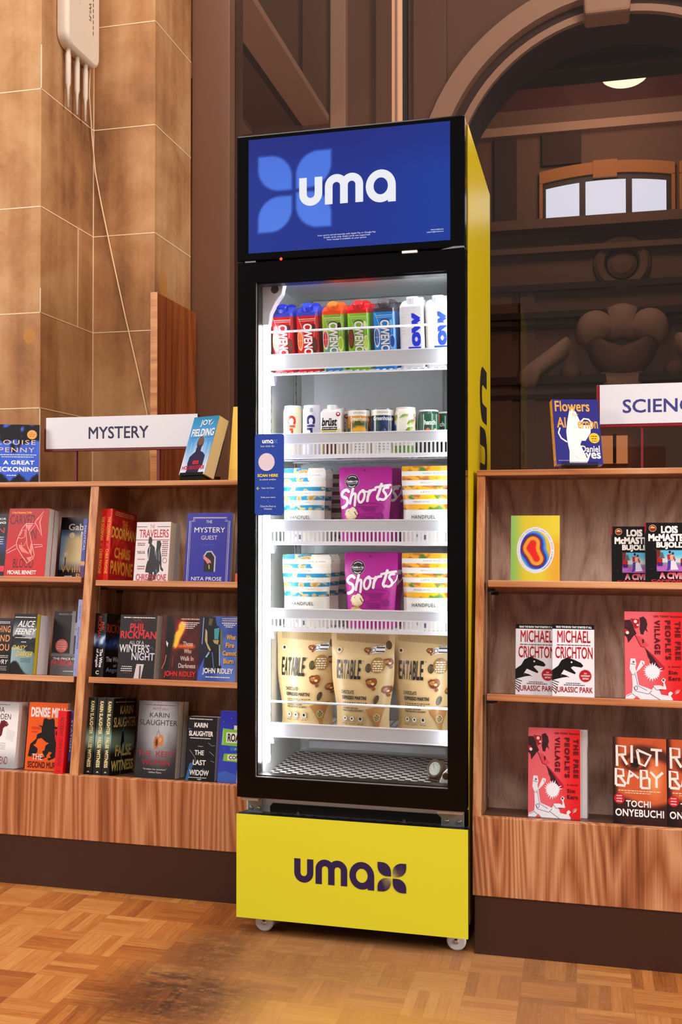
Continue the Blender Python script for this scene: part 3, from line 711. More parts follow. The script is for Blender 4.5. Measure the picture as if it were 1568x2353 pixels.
# ---------- cover designs (0..1 across, 0..1 up)
def d_navy(p):
    p.art(lambda u, v: mixc('#0a0a14', '#2a2f8a', sst(0.25, 0.55, v) * (1 - sst(0.5, 0.72, v)) * (0.6 + 0.5 * fbm(u * 5, v * 5))), nx=12, nz=18)
    p.text('AUTHOR', 0.55, 0.90, 0.95, 0.935, WH); p.text('JONG', 0.55, 0.83, 0.955, 0.875, WH, bold=.02); p.text('N', 0.79, 0.69, 0.935, 0.775, '#d02040')
    for k in range(4): p.small(0.55, 0.62 - k * 0.035, 0.93, 0.63 - k * 0.035, WH, k)
    p.rect(0.80, 0.08, 1.0, 0.17, '#e8304a')
def d_carved(p):
    p.rect(0, 0, 1, 1, '#c8141c', '#a8161e'); R = '#f0d6d0'; P = '#dd7a72'
    p.text('A Hana Westerman Thriller', 0.07, 0.925, 0.57, 0.955, '#f0a43a', bold=.02)
    p.text('CARVED', 0.04, 0.765, 0.66, 0.905, '#3c0408'); p.text('IN', 0.57, 0.55, 0.72, 0.69, '#3c0408'); p.text('BLOOD', 0.20, 0.13, 0.70, 0.265, '#3c0408')
    body = [(0.46, 0.78), (0.70, 0.78), (0.55, 0.65), (0.60, 0.54), (0.66, 0.42), (0.71, 0.32), (0.68, 0.26), (0.55, 0.20), (0.40, 0.31), (0.27, 0.42), (0.24, 0.50), (0.30, 0.62), (0.36, 0.71)]
    p.poly(body, '#b51019')
    p.poly([(0.44, 0.76), (0.62, 0.77), (0.52, 0.66)], P); p.poly([(0.30, 0.47), (0.36, 0.46), (0.60, 0.33), (0.40, 0.36), (0.32, 0.42)], P); p.poly([(0.52, 0.28), (0.68, 0.30), (0.60, 0.22)], P); p.poly([(0.60, 0.50), (0.66, 0.44), (0.64, 0.33), (0.58, 0.36)], P)
    p.line(body + body[:1], 0.010, R); p.line([(0.45, 0.78), (0.47, 0.60), (0.52, 0.45), (0.66, 0.30)], 0.008, R); p.line([(0.32, 0.60), (0.37, 0.68), (0.43, 0.69), (0.44, 0.58), (0.36, 0.56), (0.28, 0.57)], 0.008, R)
    p.line([(0.36, 0.50), (0.38, 0.45), (0.45, 0.46), (0.48, 0.52)], 0.006, R)
    p.poly([(0.66, 0.80), (0.86, 0.955), (0.80, 0.80), (0.86, 0.60), (0.74, 0.72)], '#c8141c'); p.line([(0.66, 0.80), (0.86, 0.955), (0.79, 0.80), (0.86, 0.60), (0.74, 0.72), (0.66, 0.80)], 0.009, R); p.line([(0.72, 0.83), (0.82, 0.90), (0.77, 0.80), (0.82, 0.66)], 0.012, P)
    p.line([(0.24, 0.47), (0.0, 0.37), (0.03, 0.34), (0.25, 0.41)], 0.009, R); p.line([(0.66, 0.47), (0.88, 0.47), (0.90, 0.445), (0.70, 0.43)], 0.009, R)
    p.text('MICHAEL BENNETT', 0.08, 0.035, 0.79, 0.095, WH, bold=.02)
def d_gabriel(p):
    p.rect(0, 0, 1, 1, '#15171f')
    p.art(lambda u, v: mixc(mixc('#e9cf98', '#7fa6c8', sst(0.45, 0.8, abs(u - 0.5) * 1.4 + 0.25 * v)), '#2a4c74', sst(0.75, 1, v) * 0.8 + sst(0.25, 0, v) * 0.7), 0.02, 0.16, 0.98, 0.80, 16, 16)
    p.circ(0.33, 0.71, 0.075, '#f0e6cc'); p.circ(0.20, 0.41, 0.05, '#e8e2d0'); p.line([(0.19, 0.36), (0.19, 0.22)], 0.03, '#2c4a66'); p.poly([(0.86, 0.02), (1, 0.02), (1, 0.42), (0.93, 0.38)], '#0b0b10')
    p.text('Gabriel', 0.22, 0.79, 0.98, 0.895, WH, bold=.02); p.text('Moon', 0.58, 0.68, 1.0, 0.77, WH, bold=.02)
    p.shadowtext('William', 0.07, 0.125, 0.98, 0.235, '#e0a448', '#6a4a20'); p.shadowtext('Boyd', 0.52, 0.0, 1.0, 0.105, '#e0a448', '#6a4a20')
    p.small(0.2, 0.055, 0.42, 0.07, WH, 3); p.small(0.2, 0.02, 0.42, 0.035, WH, 4)
def d_find(p):
    p.art(lambda u, v: mixc('#0c0b0d', '#3a3440', sst(0.3, 0.55, v) * fbm(u * 3, v * 3) + 0.3 * sst(0.8, 1, v) * u), nx=8, nz=14)
    for k, tx in enumerate(('NOTHING', 'FIND', 'YOU')): p.text(tx, 0.25 if k == 0 else 0.5, 0.74 - k * 0.165, 0.93, 0.86 - k * 0.165, '#e8965a', bold=.01, space=1.1)
    p.text('LOWRY', 0.4, 0.17, 0.92, 0.25, WH, shear=.05)
    for k in range(2): p.small(0.45, 0.285 + .03 * k, 0.92, 0.295 + .03 * k, WH, k)
    for k in range(3): p.small(0.4, 0.06 + .03 * k, 0.9, 0.07 + .03 * k, '#c9b8b8', 5 + k); 
    for k in range(2): p.small(0.3, 0.90 + .025 * k, 0.9, 0.91 + .025 * k, WH, 9 + k)
def d_daisy(p):
    def f(u, v):
        sky = mixc('#17191e', '#8d989e', sst(0.93, 0.68, v)); sea = mixc('#0b0e12', '#2a3a44', fbm(u * 6, v * 14)); low = mixc('#8fb0b4', '#5f7f88', u)
        c = sky if v > 0.62 + 0.03 * math.sin(u * 6) else (sea if v > 0.40 + 0.05 * math.sin(u * 4 + 1) else low)
        hill = 0.24 * math.exp(-((u - 0.18) / 0.36) ** 2)
        return mixc(c, '#060607', sst(0.01, -0.01, v - hill + 0.02))
    p.art(f, nx=30, nz=44); p.small(0.05, 0.935, 0.95, 0.947, WH, 3)
    p.text('ALICE', 0.22, 0.78, 0.92, 0.885, WH, bold=.01, shear=.10); p.text('FEENEY', 0.12, 0.655, 0.98, 0.755, WH, bold=.01, shear=.10); p.small(0.12, 0.595, 0.85, 0.606, WH, 4); p.small(0.4, 0.525, 0.62, 0.537, WH, 5)
    p.text('DAISY', 0.04, 0.40, 0.62, 0.475, '#e6c62e', bold=.005, shear=.16); p.text('DARKER', 0.22, 0.29, 0.93, 0.375, '#e6c62e', bold=.005, shear=.10)
    for k in range(3): p.small(0.42, 0.25 - k * 0.024, 0.86, 0.257 - k * 0.024, '#26343c', 6 + k)
def d_salt(p):
    p.rect(0, 0, 1, 1, '#5c5a5d', '#39373a'); p.rect(0, 0.35, 0.52, 0.98, '#2c2a2d'); p.rect(0.52, 0.30, 0.62, 1, '#8d8c8f'); p.rect(0.62, 0.82, 1, 1, '#2c2a2d'); p.rect(0.62, 0.62, 1, 0.82, '#a8a6a6'); p.rect(0, 0.29, 0.75, 0.335, '#7d7b7e'); p.rect(0, 0.0, 1, 0.22, '#6c6a6d', '#6c6a6d')
    p.ring(0.86, 0.50, 0.20, 0.115, 0.03, '#18171a'); p.circ(0.86, 0.50, 0.15, '#b5b2b0'); p.poly([(0.75, 0.2), (1, 0.2), (1, 0.64), (0.84, 0.58)], '#1e1c1f'); p.line([(0.66, 0.72), (0.78, 0.72), (0.78, 0.62)], 0.05, '#18171a')
    p.text('THE ACCIDENTAL TOURISTS', 0.13, 0.935, 0.62, 0.96, '#c8c6c6'); p.circ(0.28, 0.455, 0.175, '#e2756a')
    for k, tx in enumerate(('NOW A', 'MAJOR', 'MOTION', 'PICTURE')): p.text(tx, 0.16, 0.505 - k * 0.035, 0.40, 0.525 - k * 0.035, '#f6dcd4', bold=.02)
    p.text('THE PRICE OF SALT', 0.06, 0.24, 1.0, 0.275, WH, bold=.03); p.text('PATRICIA', 0.03, 0.145, 0.62, 0.24, '#e8505a', bold=.02); p.text('HIGH', 0.66, 0.105, 0.98, 0.19, '#e8505a', bold=.02); p.small(0.38, 0.06, 0.95, 0.072, WH, 4)
def d_freida(p):
    p.art(lambda u, v: mixc('#a9a7ab', '#f1eef0', sst(0.05, 0.35, v) * sst(0.98, 0.80, v)), nx=6, nz=12)
    p.poly([(0.55, 0.72), (0.65, 0.70), (0.72, 0.66), (0.62, 0.60), (0.60, 0.50), (0.46, 0.40), (0.30, 0.20), (0.28, 0.28), (0.40, 0.46), (0.48, 0.56)], '#6a1420')
    p.line([(0.60, 0.72), (0.70, 0.69), (0.74, 0.66), (0.68, 0.63)], 0.035, '#7c1a26'); p.poly([(0.72, 0.60), (0.95, 0.55), (0.90, 0.40), (0.70, 0.44)], '#e2dfe2')
    p.text('FREIDA', 0.16, 0.84, 0.62, 0.925, '#1b1a1f'); p.text('McFADDEN', 0.10, 0.735, 0.80, 0.82, '#1b1a1f'); p.text('THE BOYFRIEND', 0.02, 0.06, 0.80, 0.175, '#8a1226')
    p.small(0.3, 0.955, 0.75, 0.965, '#2b2a2f', 1)
    for k in range(4): p.small(0.45, 0.37 - k * 0.028, 0.72, 0.376 - k * 0.028, '#5b5a60', 2 + k)
def d_mina(p):
    p.rect(0, 0, 1, 1, '#ee5c10'); K = '#0c0708'
    p.poly([(0.06, 0.20), (0.10, 0.38), (0.24, 0.46), (0.26, 0.53), (0.37, 0.56), (0.36, 0.63), (0.42, 0.66), (0.70, 0.66), (0.70, 0.60), (0.78, 0.52), (1, 0.30), (1, 0.20), (0.93, 0.22), (0.86, 0.19), (0.80, 0.22), (0.72, 0.18), (0.60, 0.15), (0.55, 0.20), (0.44, 0.17)], K)
    p.poly([(0.26, 0.665), (0.38, 0.655), (0.40, 0.76), (0.44, 0.775), (0.54, 0.755), (0.64, 0.775), (0.68, 0.76), (0.70, 0.655), (0.80, 0.645), (0.84, 0.63), (0.70, 0.61), (0.40, 0.62)], K)
    p.poly([(0.70, 0.62), (0.86, 0.60), (1.0, 0.60), (0.98, 0.44), (0.90, 0.36), (0.84, 0.44), (0.78, 0.38), (0.72, 0.50)], '#c8202a'); p.ell(0.89, 0.555, 0.16, 0.06, K); p.circ(0.93, 0.56, 0.03, '#c8a020')
    p.poly([(0.14, 0.0 + 0.20), (0.30, 0.26), (0.30, 0.32), (0.18, 0.37), (0.24, 0.39), (0.28, 0.46), (0.38, 0.475), (0.46, 0.44), (0.50, 0.42), (0.58, 0.405), (0.50, 0.37), (0.48, 0.30), (0.42, 0.28), (0.50, 0.20)], '#ee5c10')
    p.poly([(0.54, 0.22), (0.60, 0.28), (0.68, 0.27), (0.62, 0.23), (0.66, 0.20), (0.56, 0.18)], '#ee5c10')
    p.text('DENISE MINA', 0.06, 0.785, 0.985, 0.93, WH, bold=.035); p.text('THE', 0.17, 0.155, 0.44, 0.24, WH); p.text('SECOND MURDER', 0.07, 0.035, 1.0, 0.13, '#5c0a12', bold=.03)
    p.rect(0.74, 0.68, 0.99, 0.715, '#c8202a'); p.text('CONVICTION', 0.75, 0.686, 0.98, 0.708, WH, bold=.02); p.rect(0.10, 0.60, 0.34, 0.64, '#d83c0c'); p.rect(0.10, 0.555, 0.26, 0.575, '#d83c0c')
def d_doorman(p):
    p.art(lambda u, v: mixc('#b3101c', '#e8402c', sst(0.45, 0.75, fbm(u * 5, v * 7, 4)) * (0.4 + 0.6 * sst(0.1, 0.3, v))), nx=20, nz=28)
    for k in range(9):
        a = vn(k * 3.3, 1) * 0.8 + 0.1; b = vn(k * 2.1, 7) * 0.5 + 0.45; p.ring(a, b, 0.10, 0.055, 0.02, '#d8242c', 18)
    Y = '#f6b53c'; Z = '#f08a2a'
    p.text('THE', 0.42, 0.76, 0.64, 0.87, Y, bold=.02, col2=Z); p.text('DOORMAN', 0.02, 0.60, 0.98, 0.76, Y, bold=.03, col2='#f8d060'); p.text('CHRIS', 0.18, 0.33, 0.82, 0.48, Y, bold=.03, col2=Z); p.text('PAVONE', 0.06, 0.10, 0.96, 0.29, Z, bold=.03, col2=Y)
    for k in range(3): p.small(0.12, 0.92 + k * 0.022, 0.9, 0.928 + k * 0.022, '#f0c8a0', k)
def s_doorman(p):
    p.art(lambda u, v: mixc('#c8121e', '#e83824', sst(0.3, 0.7, fbm(u * 2, v * 6, 9))), nx=4, nz=20); p.text('THE DOORMAN', 0.30, 0.56, 0.78, 0.89, '#f2b05c', bold=.02, rot=-90); p.circ(0.52, 0.5, 0.22, '#d8504a'); p.text('CHRIS PAVONE', 0.30, 0.10, 0.78, 0.44, '#f2b05c', bold=.02, rot=-90)
def d_travel(p):
    p.rect(0, 0, 1, 1, '#ded6dc'); R = '#b0121e'
    p.text('THE', 0.40, 0.895, 0.53, 0.955, R); p.text('TRAVELERS', 0.09, 0.735, 0.95, 0.875, R, bold=.015)
    p.rect(0, 0.915, 0.31, 0.925, '#4a0c14'); p.rect(0.61, 0.915, 0.985, 0.925, '#4a0c14'); p.rect(0, 0.69, 0.98, 0.70, '#7c0f1a')
    K = '#141114'
    p.poly([(0.38, 0.74), (0.45, 0.75), (0.49, 0.69), (0.47, 0.63), (0.57, 0.57), (0.62, 0.30), (0.62, 0.16), (0.55, 0.15), (0.56, 0.0), (0.42, 0.0), (0.44, 0.14), (0.33, 0.15), (0.35, 0.26), (0.39, 0.36), (0.36, 0.52), (0.42, 0.62), (0.37, 0.64)], K)
    p.poly([(0.62, 0.68), (0.72, 0.685), (0.76, 0.62), (0.73, 0.54), (0.78, 0.40), (0.80, 0.24), (0.86, 0.19), (0.84, 0.16), (0.77, 0.20), (0.74, 0.30), (0.74, 0.16), (0.66, 0.12), (0.62, 0.02), (0.56, 0.02), (0.60, 0.18), (0.60, 0.48), (0.62, 0.56)], K)
    p.line([(0.43, 0.58), (0.41, 0.44), (0.40, 0.34)], 0.022, '#b9b3b8'); p.line([(0.70, 0.52), (0.72, 0.34)], 0.015, '#a8a09a'); p.line([(0.63, 0.50), (0.65, 0.36)], 0.03, '#4c6a92'); p.line([(0.64, 0.20), (0.68, 0.14)], 0.05, '#3a5a88')
    for k, (a, b) in enumerate(((0.06, 0.63), (0.06, 0.60), (0.06, 0.49), (0.08, 0.465), (0.08, 0.36), (0.10, 0.24), (0.10, 0.20))): p.small(a, b, a + 0.22, b + 0.016, R if k % 2 == 0 else '#4b484e', k)
    for k in range(8): p.small(0.79, 0.66 - k * 0.034, 0.95, 0.675 - k * 0.034, '#57545a' if k % 3 else R, 20 + k)
    p.ring(0.88, 0.35, 0.065, 0.045, 0.012, '#c0505a'); p.text('CHRIS PAVONE', 0.07, 0.01, 0.95, 0.12, '#c2304a', bold=.01)
def d_guest(p):
    p.rect(0, 0, 1, 1, '#2527a0'); W = '#d6d4ea'
    for q, t in ((0.055, 0.010), (0.085, 0.006)): p.line([(q + 0.08, 0.955 - q * .4), (0.92 - q, 0.955 - q * .4), (0.92 - q, 0.90 - q * .3), (0.99 - q, 0.90 - q * .3), (0.99 - q, 0.0)], t, W); p.line([(q + 0.08, 0.955 - q * .4), (q + 0.08, 0.90 - q * .3), (q, 0.90 - q * .3), (q, 0.0)], t, W)
    p.text('THE', 0.42, 0.85, 0.55, 0.893, W); p.text('MYSTERY', 0.17, 0.715, 0.84, 0.79, WH); p.text('GUEST', 0.33, 0.61, 0.68, 0.67, W); p.text('A Maid Novel', 0.36, 0.525, 0.64, 0.55, '#5a5cc8', shear=.1)
    p.poly([(0.42, 0.15), (0.42, 0.34)] + [(0.53 + 0.11 * math.cos(math.radians(a)), 0.36 + 0.075 * math.sin(math.radians(a))) for a in range(180, -1, -20)] + [(0.64, 0.15)], '#08070c')
    p.line([(0.41, 0.37), (0.47, 0.435), (0.57, 0.44), (0.655, 0.36), (0.655, 0.15)], 0.03, '#bdbad6'); p.poly([(0.40, 0.39), (0.44, 0.37), (0.56, 0.31), (0.58, 0.27), (0.54, 0.28), (0.50, 0.26), (0.46, 0.30), (0.40, 0.34)], '#d8828c'); p.line([(0.53, 0.25), (0.54, 0.19)], 0.02, '#d8b858')
    p.text('NITA PROSE', 0.16, 0.022, 0.82, 0.075, WH)
def d_wine(p):
    p.art(lambda u, v: mixc('#07060a', mixc('#1c4aa0', '#bfe0e6', sst(0.55, 0.75, fbm(u * 5, v * 9, 3))), sst(0.40, 0.5, v) * sst(0.72, 0.60, v) * sst(0.2, 0.5, fbm(u * 4, v * 6, 8))), nx=20, nz=26)
    p.text('PHIL', 0.50, 0.86, 0.98, 0.925, '#d84a2c'); p.text('RICKMAN', 0.03, 0.70, 0.98, 0.835, '#d84a2c'); p.text('The Wine', 0.08, 0.24, 0.7, 0.32, '#dfe6ee', bold=.02); p.text('of', 0.4, 0.16, 0.55, 0.21, '#dfe6ee'); p.text('Angels', 0.10, 0.06, 0.7, 0.15, '#8ab0d8', bold=.01)
def s_wine(p):
    p.art(lambda u, v: mixc('#0d0a0c', mixc('#1c4aa0', '#d2ecf0', sst(0.4, 0.7, fbm(u * 3, v * 9, 5))), sst(0.45, 0.53, v) * sst(0.70, 0.62, v)), nx=8, nz=26)
    p.text('PHIL', 0.56, 0.72, 0.82, 0.86, '#d8402c', rot=-90); p.text('RICKMAN', 0.26, 0.60, 0.56, 0.955, '#d8402c', rot=-90); p.text('The Wine', 0.58, 0.15, 0.84, 0.44, WH, bold=.03, rot=-90); p.text('of Angels', 0.22, 0.15, 0.50, 0.44, WH, bold=.03, rot=-90); p.text('C', 0.34, 0.04, 0.62, 0.10, WH, bold=.03)
def d_winter(p):
    p.art(lambda u, v: mixc('#1d191c', '#4a1018', 0.9 * sst(0.35, 0.12, abs(u - 0.55)) * sst(0.62, 0.8, v) * fbm(u * 6, v * 6)), nx=14, nz=18)
    p.small(0.09, 0.952, 0.95, 0.965, WH, 2); R = '#dc2c38'
    p.line([(0.30, 0.97), (0.42, 0.90), (0.52, 0.93), (0.60, 0.88)], 0.02, '#7a2c28')
    p.text('PHIL', 0.28, 0.745, 0.70, 0.865, R, bold=.015); p.text('RICKMAN', 0.03, 0.625, 1.0, 0.745, R, bold=.015); p.text('ALL OF A', 0.29, 0.535, 0.68, 0.59, '#d4d2e0'); p.text("WINTER'S", 0.02, 0.405, 0.84, 0.535, '#dad8e6', bold=.015); p.text('NIGHT', 0.37, 0.285, 0.99, 0.405, '#d2d2ea', bold=.015)
    p.line([(0.82, 0.46), (0.90, 0.50), (0.95, 0.45)], 0.012, '#5a80b0')
    p.poly([(0.52, 0.225), (0.72, 0.225), (0.66, 0.0), (0.46, 0.0)], '#cfc9c9'); p.rect(0.60, 0.0, 0.645, 0.20, '#55484a')
    for k in range(3): p.small(0.10 + 0.02 * (k == 0), 0.175 - k * 0.033, 0.40, 0.187 - k * 0.033, WH, 4 + k)
    p.small(0.18, 0.077, 0.34, 0.085, '#a83a40', 8)
def d_those(p):
    def f(u, v):
        c = mixc('#1a0a0c', '#6a141a', fbm(u * 4, v * 5, 2)); fl = sst(0.22, 0.02, abs(u - 0.42 - 0.10 * math.sin(v * 9))) * sst(0.42, 0.55, v) * sst(0.98, 0.85, v)
        c = mixc(c, '#d81c14', fl); c = mixc(c, '#f4c83a', sst(0.5, 0.9, fl * (0.5 + fbm(u * 8, v * 9, 4)))); c = mixc(c, '#f06a1c', sst(0.05, 0.0, abs(v - 0.52)) * sst(0.35, 0.5, u) * sst(0.95, 0.8, u))
        return mixc(c, '#0a0707', sst(0.30, 0.22, u + 0.06 * math.sin(v * 7)) * sst(0.06, 0.10, u))
    p.art(f, nx=30, nz=44); p.poly([(0.10, 0.60), (0.16, 0.56), (0.14, 0.50), (0.11, 0.54)], '#e8dce0'); p.line([(0.02, 0.16), (0.10, 0.28), (0.12, 0.38)], 0.02, '#c0705a'); p.line([(0.30, 0.20), (0.31, 0.36)], 0.012, '#b04038')
    p.small(0.48, 0.935, 0.97, 0.95, '#f0c890', 3)
    for k in range(4): p.small(0.48 + 0.04 * k, 0.88 - k * 0.028, 0.97 - 0.05 * k, 0.892 - k * 0.028, WH, 5 + k)
    for k, (tx, a, b) in enumerate((('Those', 0.56, 0.83), ('Who', 0.60, 0.80), ('Walk In', 0.51, 0.87), ('Darkness', 0.47, 0.93))): p.text(tx, a, 0.525 - k * 0.113, b, 0.595 - k * 0.113, '#c9b3ae', bold=.02)
    p.shadowtext('JOHN RIDLEY', 0.09, 0.03, 0.94, 0.135, '#d62a24', '#4a0a0a', bold=.02)
def d_fire(p):
    p.art(lambda u, v: mixc(mixc('#1a2a86', '#6a8ee6', fbm(u * 3 + 2, v * 4, 6)), '#0a0a14', sst(0.5, 0.2, u) * sst(0.1, 0.3, v) * 0.8), nx=18, nz=26)
    p.poly([(0.10, 0.98), (0.40, 0.98), (0.44, 0.86), (0.54, 0.82), (0.56, 0.56), (0.58, 0.30), (0.66, 0.12), (0.50, 0.12), (0.36, 0.14), (0.20, 0.12), (0.18, 0.34), (0.28, 0.50), (0.14, 0.70), (0.12, 0.86)], '#121014'); p.poly([(0.24, 0.97), (0.34, 0.95), (0.30, 0.85), (0.22, 0.86)], '#5c5236')
    p.poly([(0.15, 0.80), (0.20, 0.76), (0.22, 0.58), (0.32, 0.48), (0.30, 0.45), (0.24, 0.50), (0.15, 0.62)], '#b7a678'); p.poly([(0.38, 0.80), (0.52, 0.82), (0.50, 0.64), (0.40, 0.64)], '#3f9cae'); p.poly([(0.36, 0.63), (0.52, 0.63), (0.50, 0.56), (0.40, 0.58)], '#a89c68'); p.poly([(0.54, 0.82), (0.60, 0.76), (0.62, 0.44), (0.57, 0.46)], '#6d6a3c')
    p.line([(0.20, 0.36), (0.28, 0.44)], 0.04, '#86aee0'); p.line([(0.36, 0.44), (0.42, 0.20)], 0.02, '#4a7ad0'); p.line([(0.54, 0.56), (0.57, 0.24)], 0.025, '#9fb8e0'); p.poly([(0.0, 0.0), (0.12, 0.0), (0.16, 0.36), (0.06, 0.22)], '#3c5cc0'); p.line([(0.09, 0.97), (0.08, 0.56)], 0.012, '#c0d4ff')
    for k in range(2): p.small(0.58, 0.955 - k * 0.032, 0.98, 0.97 - k * 0.032, '#c8b888', k)
    for k in range(3): p.small(0.58 + .05 * k, 0.885 - k * 0.028, 0.99 - .06 * k, 0.898 - k * 0.028, WH, 5 + k)
    for k, (tx, a, b) in enumerate((('What', 0.72, 0.96), ('Fire', 0.71, 0.93), ('Cannot', 0.64, 0.99), ('Burn', 0.67, 0.93))): p.shadowtext(tx, a, 0.64 - k * 0.122, b, 0.715 - k * 0.122, '#e8b04a', '#6a3c14', bold=.02)
    p.text('JOHN RIDLEY', 0.13, 0.095, 0.93, 0.20, '#dfe2f8', bold=.03); p.small(0.22, 0.055, 0.85, 0.07, WH, 9)
def d_false(p):
    p.art(lambda u, v: mixc('#151915', '#7fa08c', sst(0.24, 0.40, v) * sst(0.66, 0.46, v)) if v > 0.28 else hx('#141612'), nx=4, nz=40)
    p.small(0.1, 0.945, 0.9, 0.952, WH, 2); Y = '#e2cf7a'
    p.text('KARIN', 0.30, 0.79, 0.85, 0.90, Y, bold=.02); p.text('SLAUGHTER', 0.06, 0.62, 1.0, 0.75, Y, bold=.02); p.text('FALSE', 0.20, 0.24, 0.88, 0.39, Y, bold=.03); p.text('WITNESS', 0.06, 0.05, 1.0, 0.19, Y, bold=.03); p.line([(0.50, 1.0), (0.48, 0.5), (0.46, 0.0)], 0.012, '#9fb0a8'); p.poly([(0.44, 0.56), (0.50, 0.56), (0.55, 0.42), (0.48, 0.40), (0.42, 0.28), (0.40, 0.40)], '#0c0e0c')
def s_false(p):
    p.art(lambda u, v: mixc('#1c211b', '#88a898', sst(0.27, 0.46, v) * sst(0.66, 0.48, v)) if v > 0.275 else hx('#131511'), nx=3, nz=40)
    p.text('KARIN SLAUGHTER', 0.32, 0.525, 0.76, 0.955, '#eadca0', bold=.03, rot=-90); p.text('FALSE WITNESS', 0.32, 0.10, 0.76, 0.49, '#eadca0', bold=.03, rot=-90); p.poly([(0.36, 0.035), (0.72, 0.035), (0.54, 0.055)], '#c8c8b8')
def d_kept(p):
    p.art(lambda u, v: mixc('#28262a', '#b4b6bf', sst(0.55, 0.15, math.hypot((u - 0.55) * 0.8, (v - 0.72) * 0.75)) * (0.75 + 0.4 * fbm(u * 5, v * 6, 3))), nx=20, nz=30)
    p.small(0.08, 0.945, 0.95, 0.955, '#7c2c34', 2); p.text('PRETTY GIRLS', 0.35, 0.885, 0.74, 0.915, '#7c2c34'); K = '#1a181c'
    p.text('KARIN', 0.29, 0.79, 0.78, 0.85, K); p.text('SLAUGHTER', 0.04, 0.685, 0.99, 0.755, K); p.line([(0.55, 1.0), (0.53, 0.62)], 0.006, '#6a6a70'); p.line([(0.53, 0.62), (0.49, 0.56)], 0.01, '#8a4a2a'); p.line([(0.53, 0.62), (0.58, 0.55)], 0.01, '#8a4a2a')
    p.ell(0.49, 0.46, 0.065, 0.085, '#b8703c'); p.ell(0.60, 0.49, 0.07, 0.075, '#c8824a'); p.ell(0.50, 0.46, 0.03, 0.05, '#5a2c18'); p.ell(0.59, 0.50, 0.03, 0.03, '#e0a070')
    R = '#b01e2c'; p.text('THE', 0.05, 0.28, 0.38, 0.35, R); p.text('KEPT', 0.50, 0.28, 0.95, 0.35, R); p.text('WOMAN', 0.16, 0.165, 0.86, 0.245, R); p.text('A Novel', 0.70, 0.395, 0.86, 0.41, '#a88a80'); p.text('"I\'d follow her anywhere."', 0.20, 0.10, 0.78, 0.125, WH); p.text('-Gillian Flynn', 0.33, 0.06, 0.66, 0.085, WH)
def d_widow(p):
    p.rect(0, 0, 1, 1, '#0b0b10'); p.poly([(0, 0), (0.10, 0), (0.28, 0.30), (0.12, 0.26)], '#33649c'); p.poly([(0.0, 0.82), (0.12, 0.80), (0.22, 0.84), (0.06, 0.78)], '#2a5a94')
    for a in ([(0.72, 0.60), (0.86, 0.55), (0.97, 0.56)], [(0.78, 0.46), (0.95, 0.40)], [(0.84, 0.32), (0.97, 0.30)], [(0.10, 0.48), (0.30, 0.36), (0.34, 0.26)], [(0.60, 0.20), (0.48, 0.0)]): p.line(a, 0.012, '#8ea0b4')
    p.small(0.05, 0.955, 0.85, 0.968, WH, 2); p.text('KARIN', 0.22, 0.83, 0.68, 0.905, WH, bold=.03); p.text('SLAUGHTER', 0.05, 0.695, 0.88, 0.775, WH, bold=.03); p.small(0.10, 0.655, 0.80, 0.668, WH, 3); p.text('A Novel', 0.38, 0.53, 0.55, 0.545, WH)
    p.text('THE', 0.28, 0.40, 0.60, 0.475, WH, bold=.02); p.text('LAST', 0.24, 0.245, 0.68, 0.325, WH, bold=.02); p.text('WIDOW', 0.14, 0.085, 0.80, 0.17, WH, bold=.02); p.small(0.12, 0.045, 0.74, 0.055, WH, 4); p.small(0.42, 0.02, 0.55, 0.03, WH, 5)
def d_rosie(p):
    p.rect(0, 0, 1, 1, '#3148c0', '#2222b8'); p.poly([(0, 0), (1, 0), (1, 0.12), (0.7, 0.15), (0.5, 0.11), (0.2, 0.16), (0, 0.13)], '#3f62c8'); p.line([(0.53, 0.0), (0.53, 0.30)], 0.03, '#cfc6d8')
    p.rect(0.38, 0.74, 0.68, 0.80, '#e6e2e0'); p.text('THE', 0.47, 0.75, 0.62, 0.785, '#1c1c30', bold=.03); p.poly([(0.08, 0.755), (0.88, 0.72), (0.88, 0.50), (0.06, 0.52)], '#7cc23c'); p.rect(0.18, 0.555, 0.86, 0.70, '#e9e6df'); p.text('ROADSIDE', 0.22, 0.57, 0.95, 0.685, '#1c1c30', bold=.03); p.rect(0.30, 0.445, 0.75, 0.50, '#2b6cc0'); p.text('A NOVEL', 0.42, 0.46, 0.70, 0.485, WH)
    p.poly([(0.14, 0.40), (0.92, 0.42), (0.92, 0.28), (0.12, 0.30)], '#7cc23c'); p.rect(0.24, 0.315, 0.88, 0.39, '#ece8dc'); p.text('CONNOR', 0.28, 0.325, 0.85, 0.38, '#1c1c30', bold=.03)
    for k in range(8): p.circ(0.10, 0.54 + k * 0.025, 0.012, '#f0f0e0', 8)
    for a, b in ((0.3, 0.9), (0.6, 0.95), (0.1, 0.85), (0.75, 0.86), (0.15, 0.47)): p.circ(a, b, 0.012, '#8a90f0', 8)
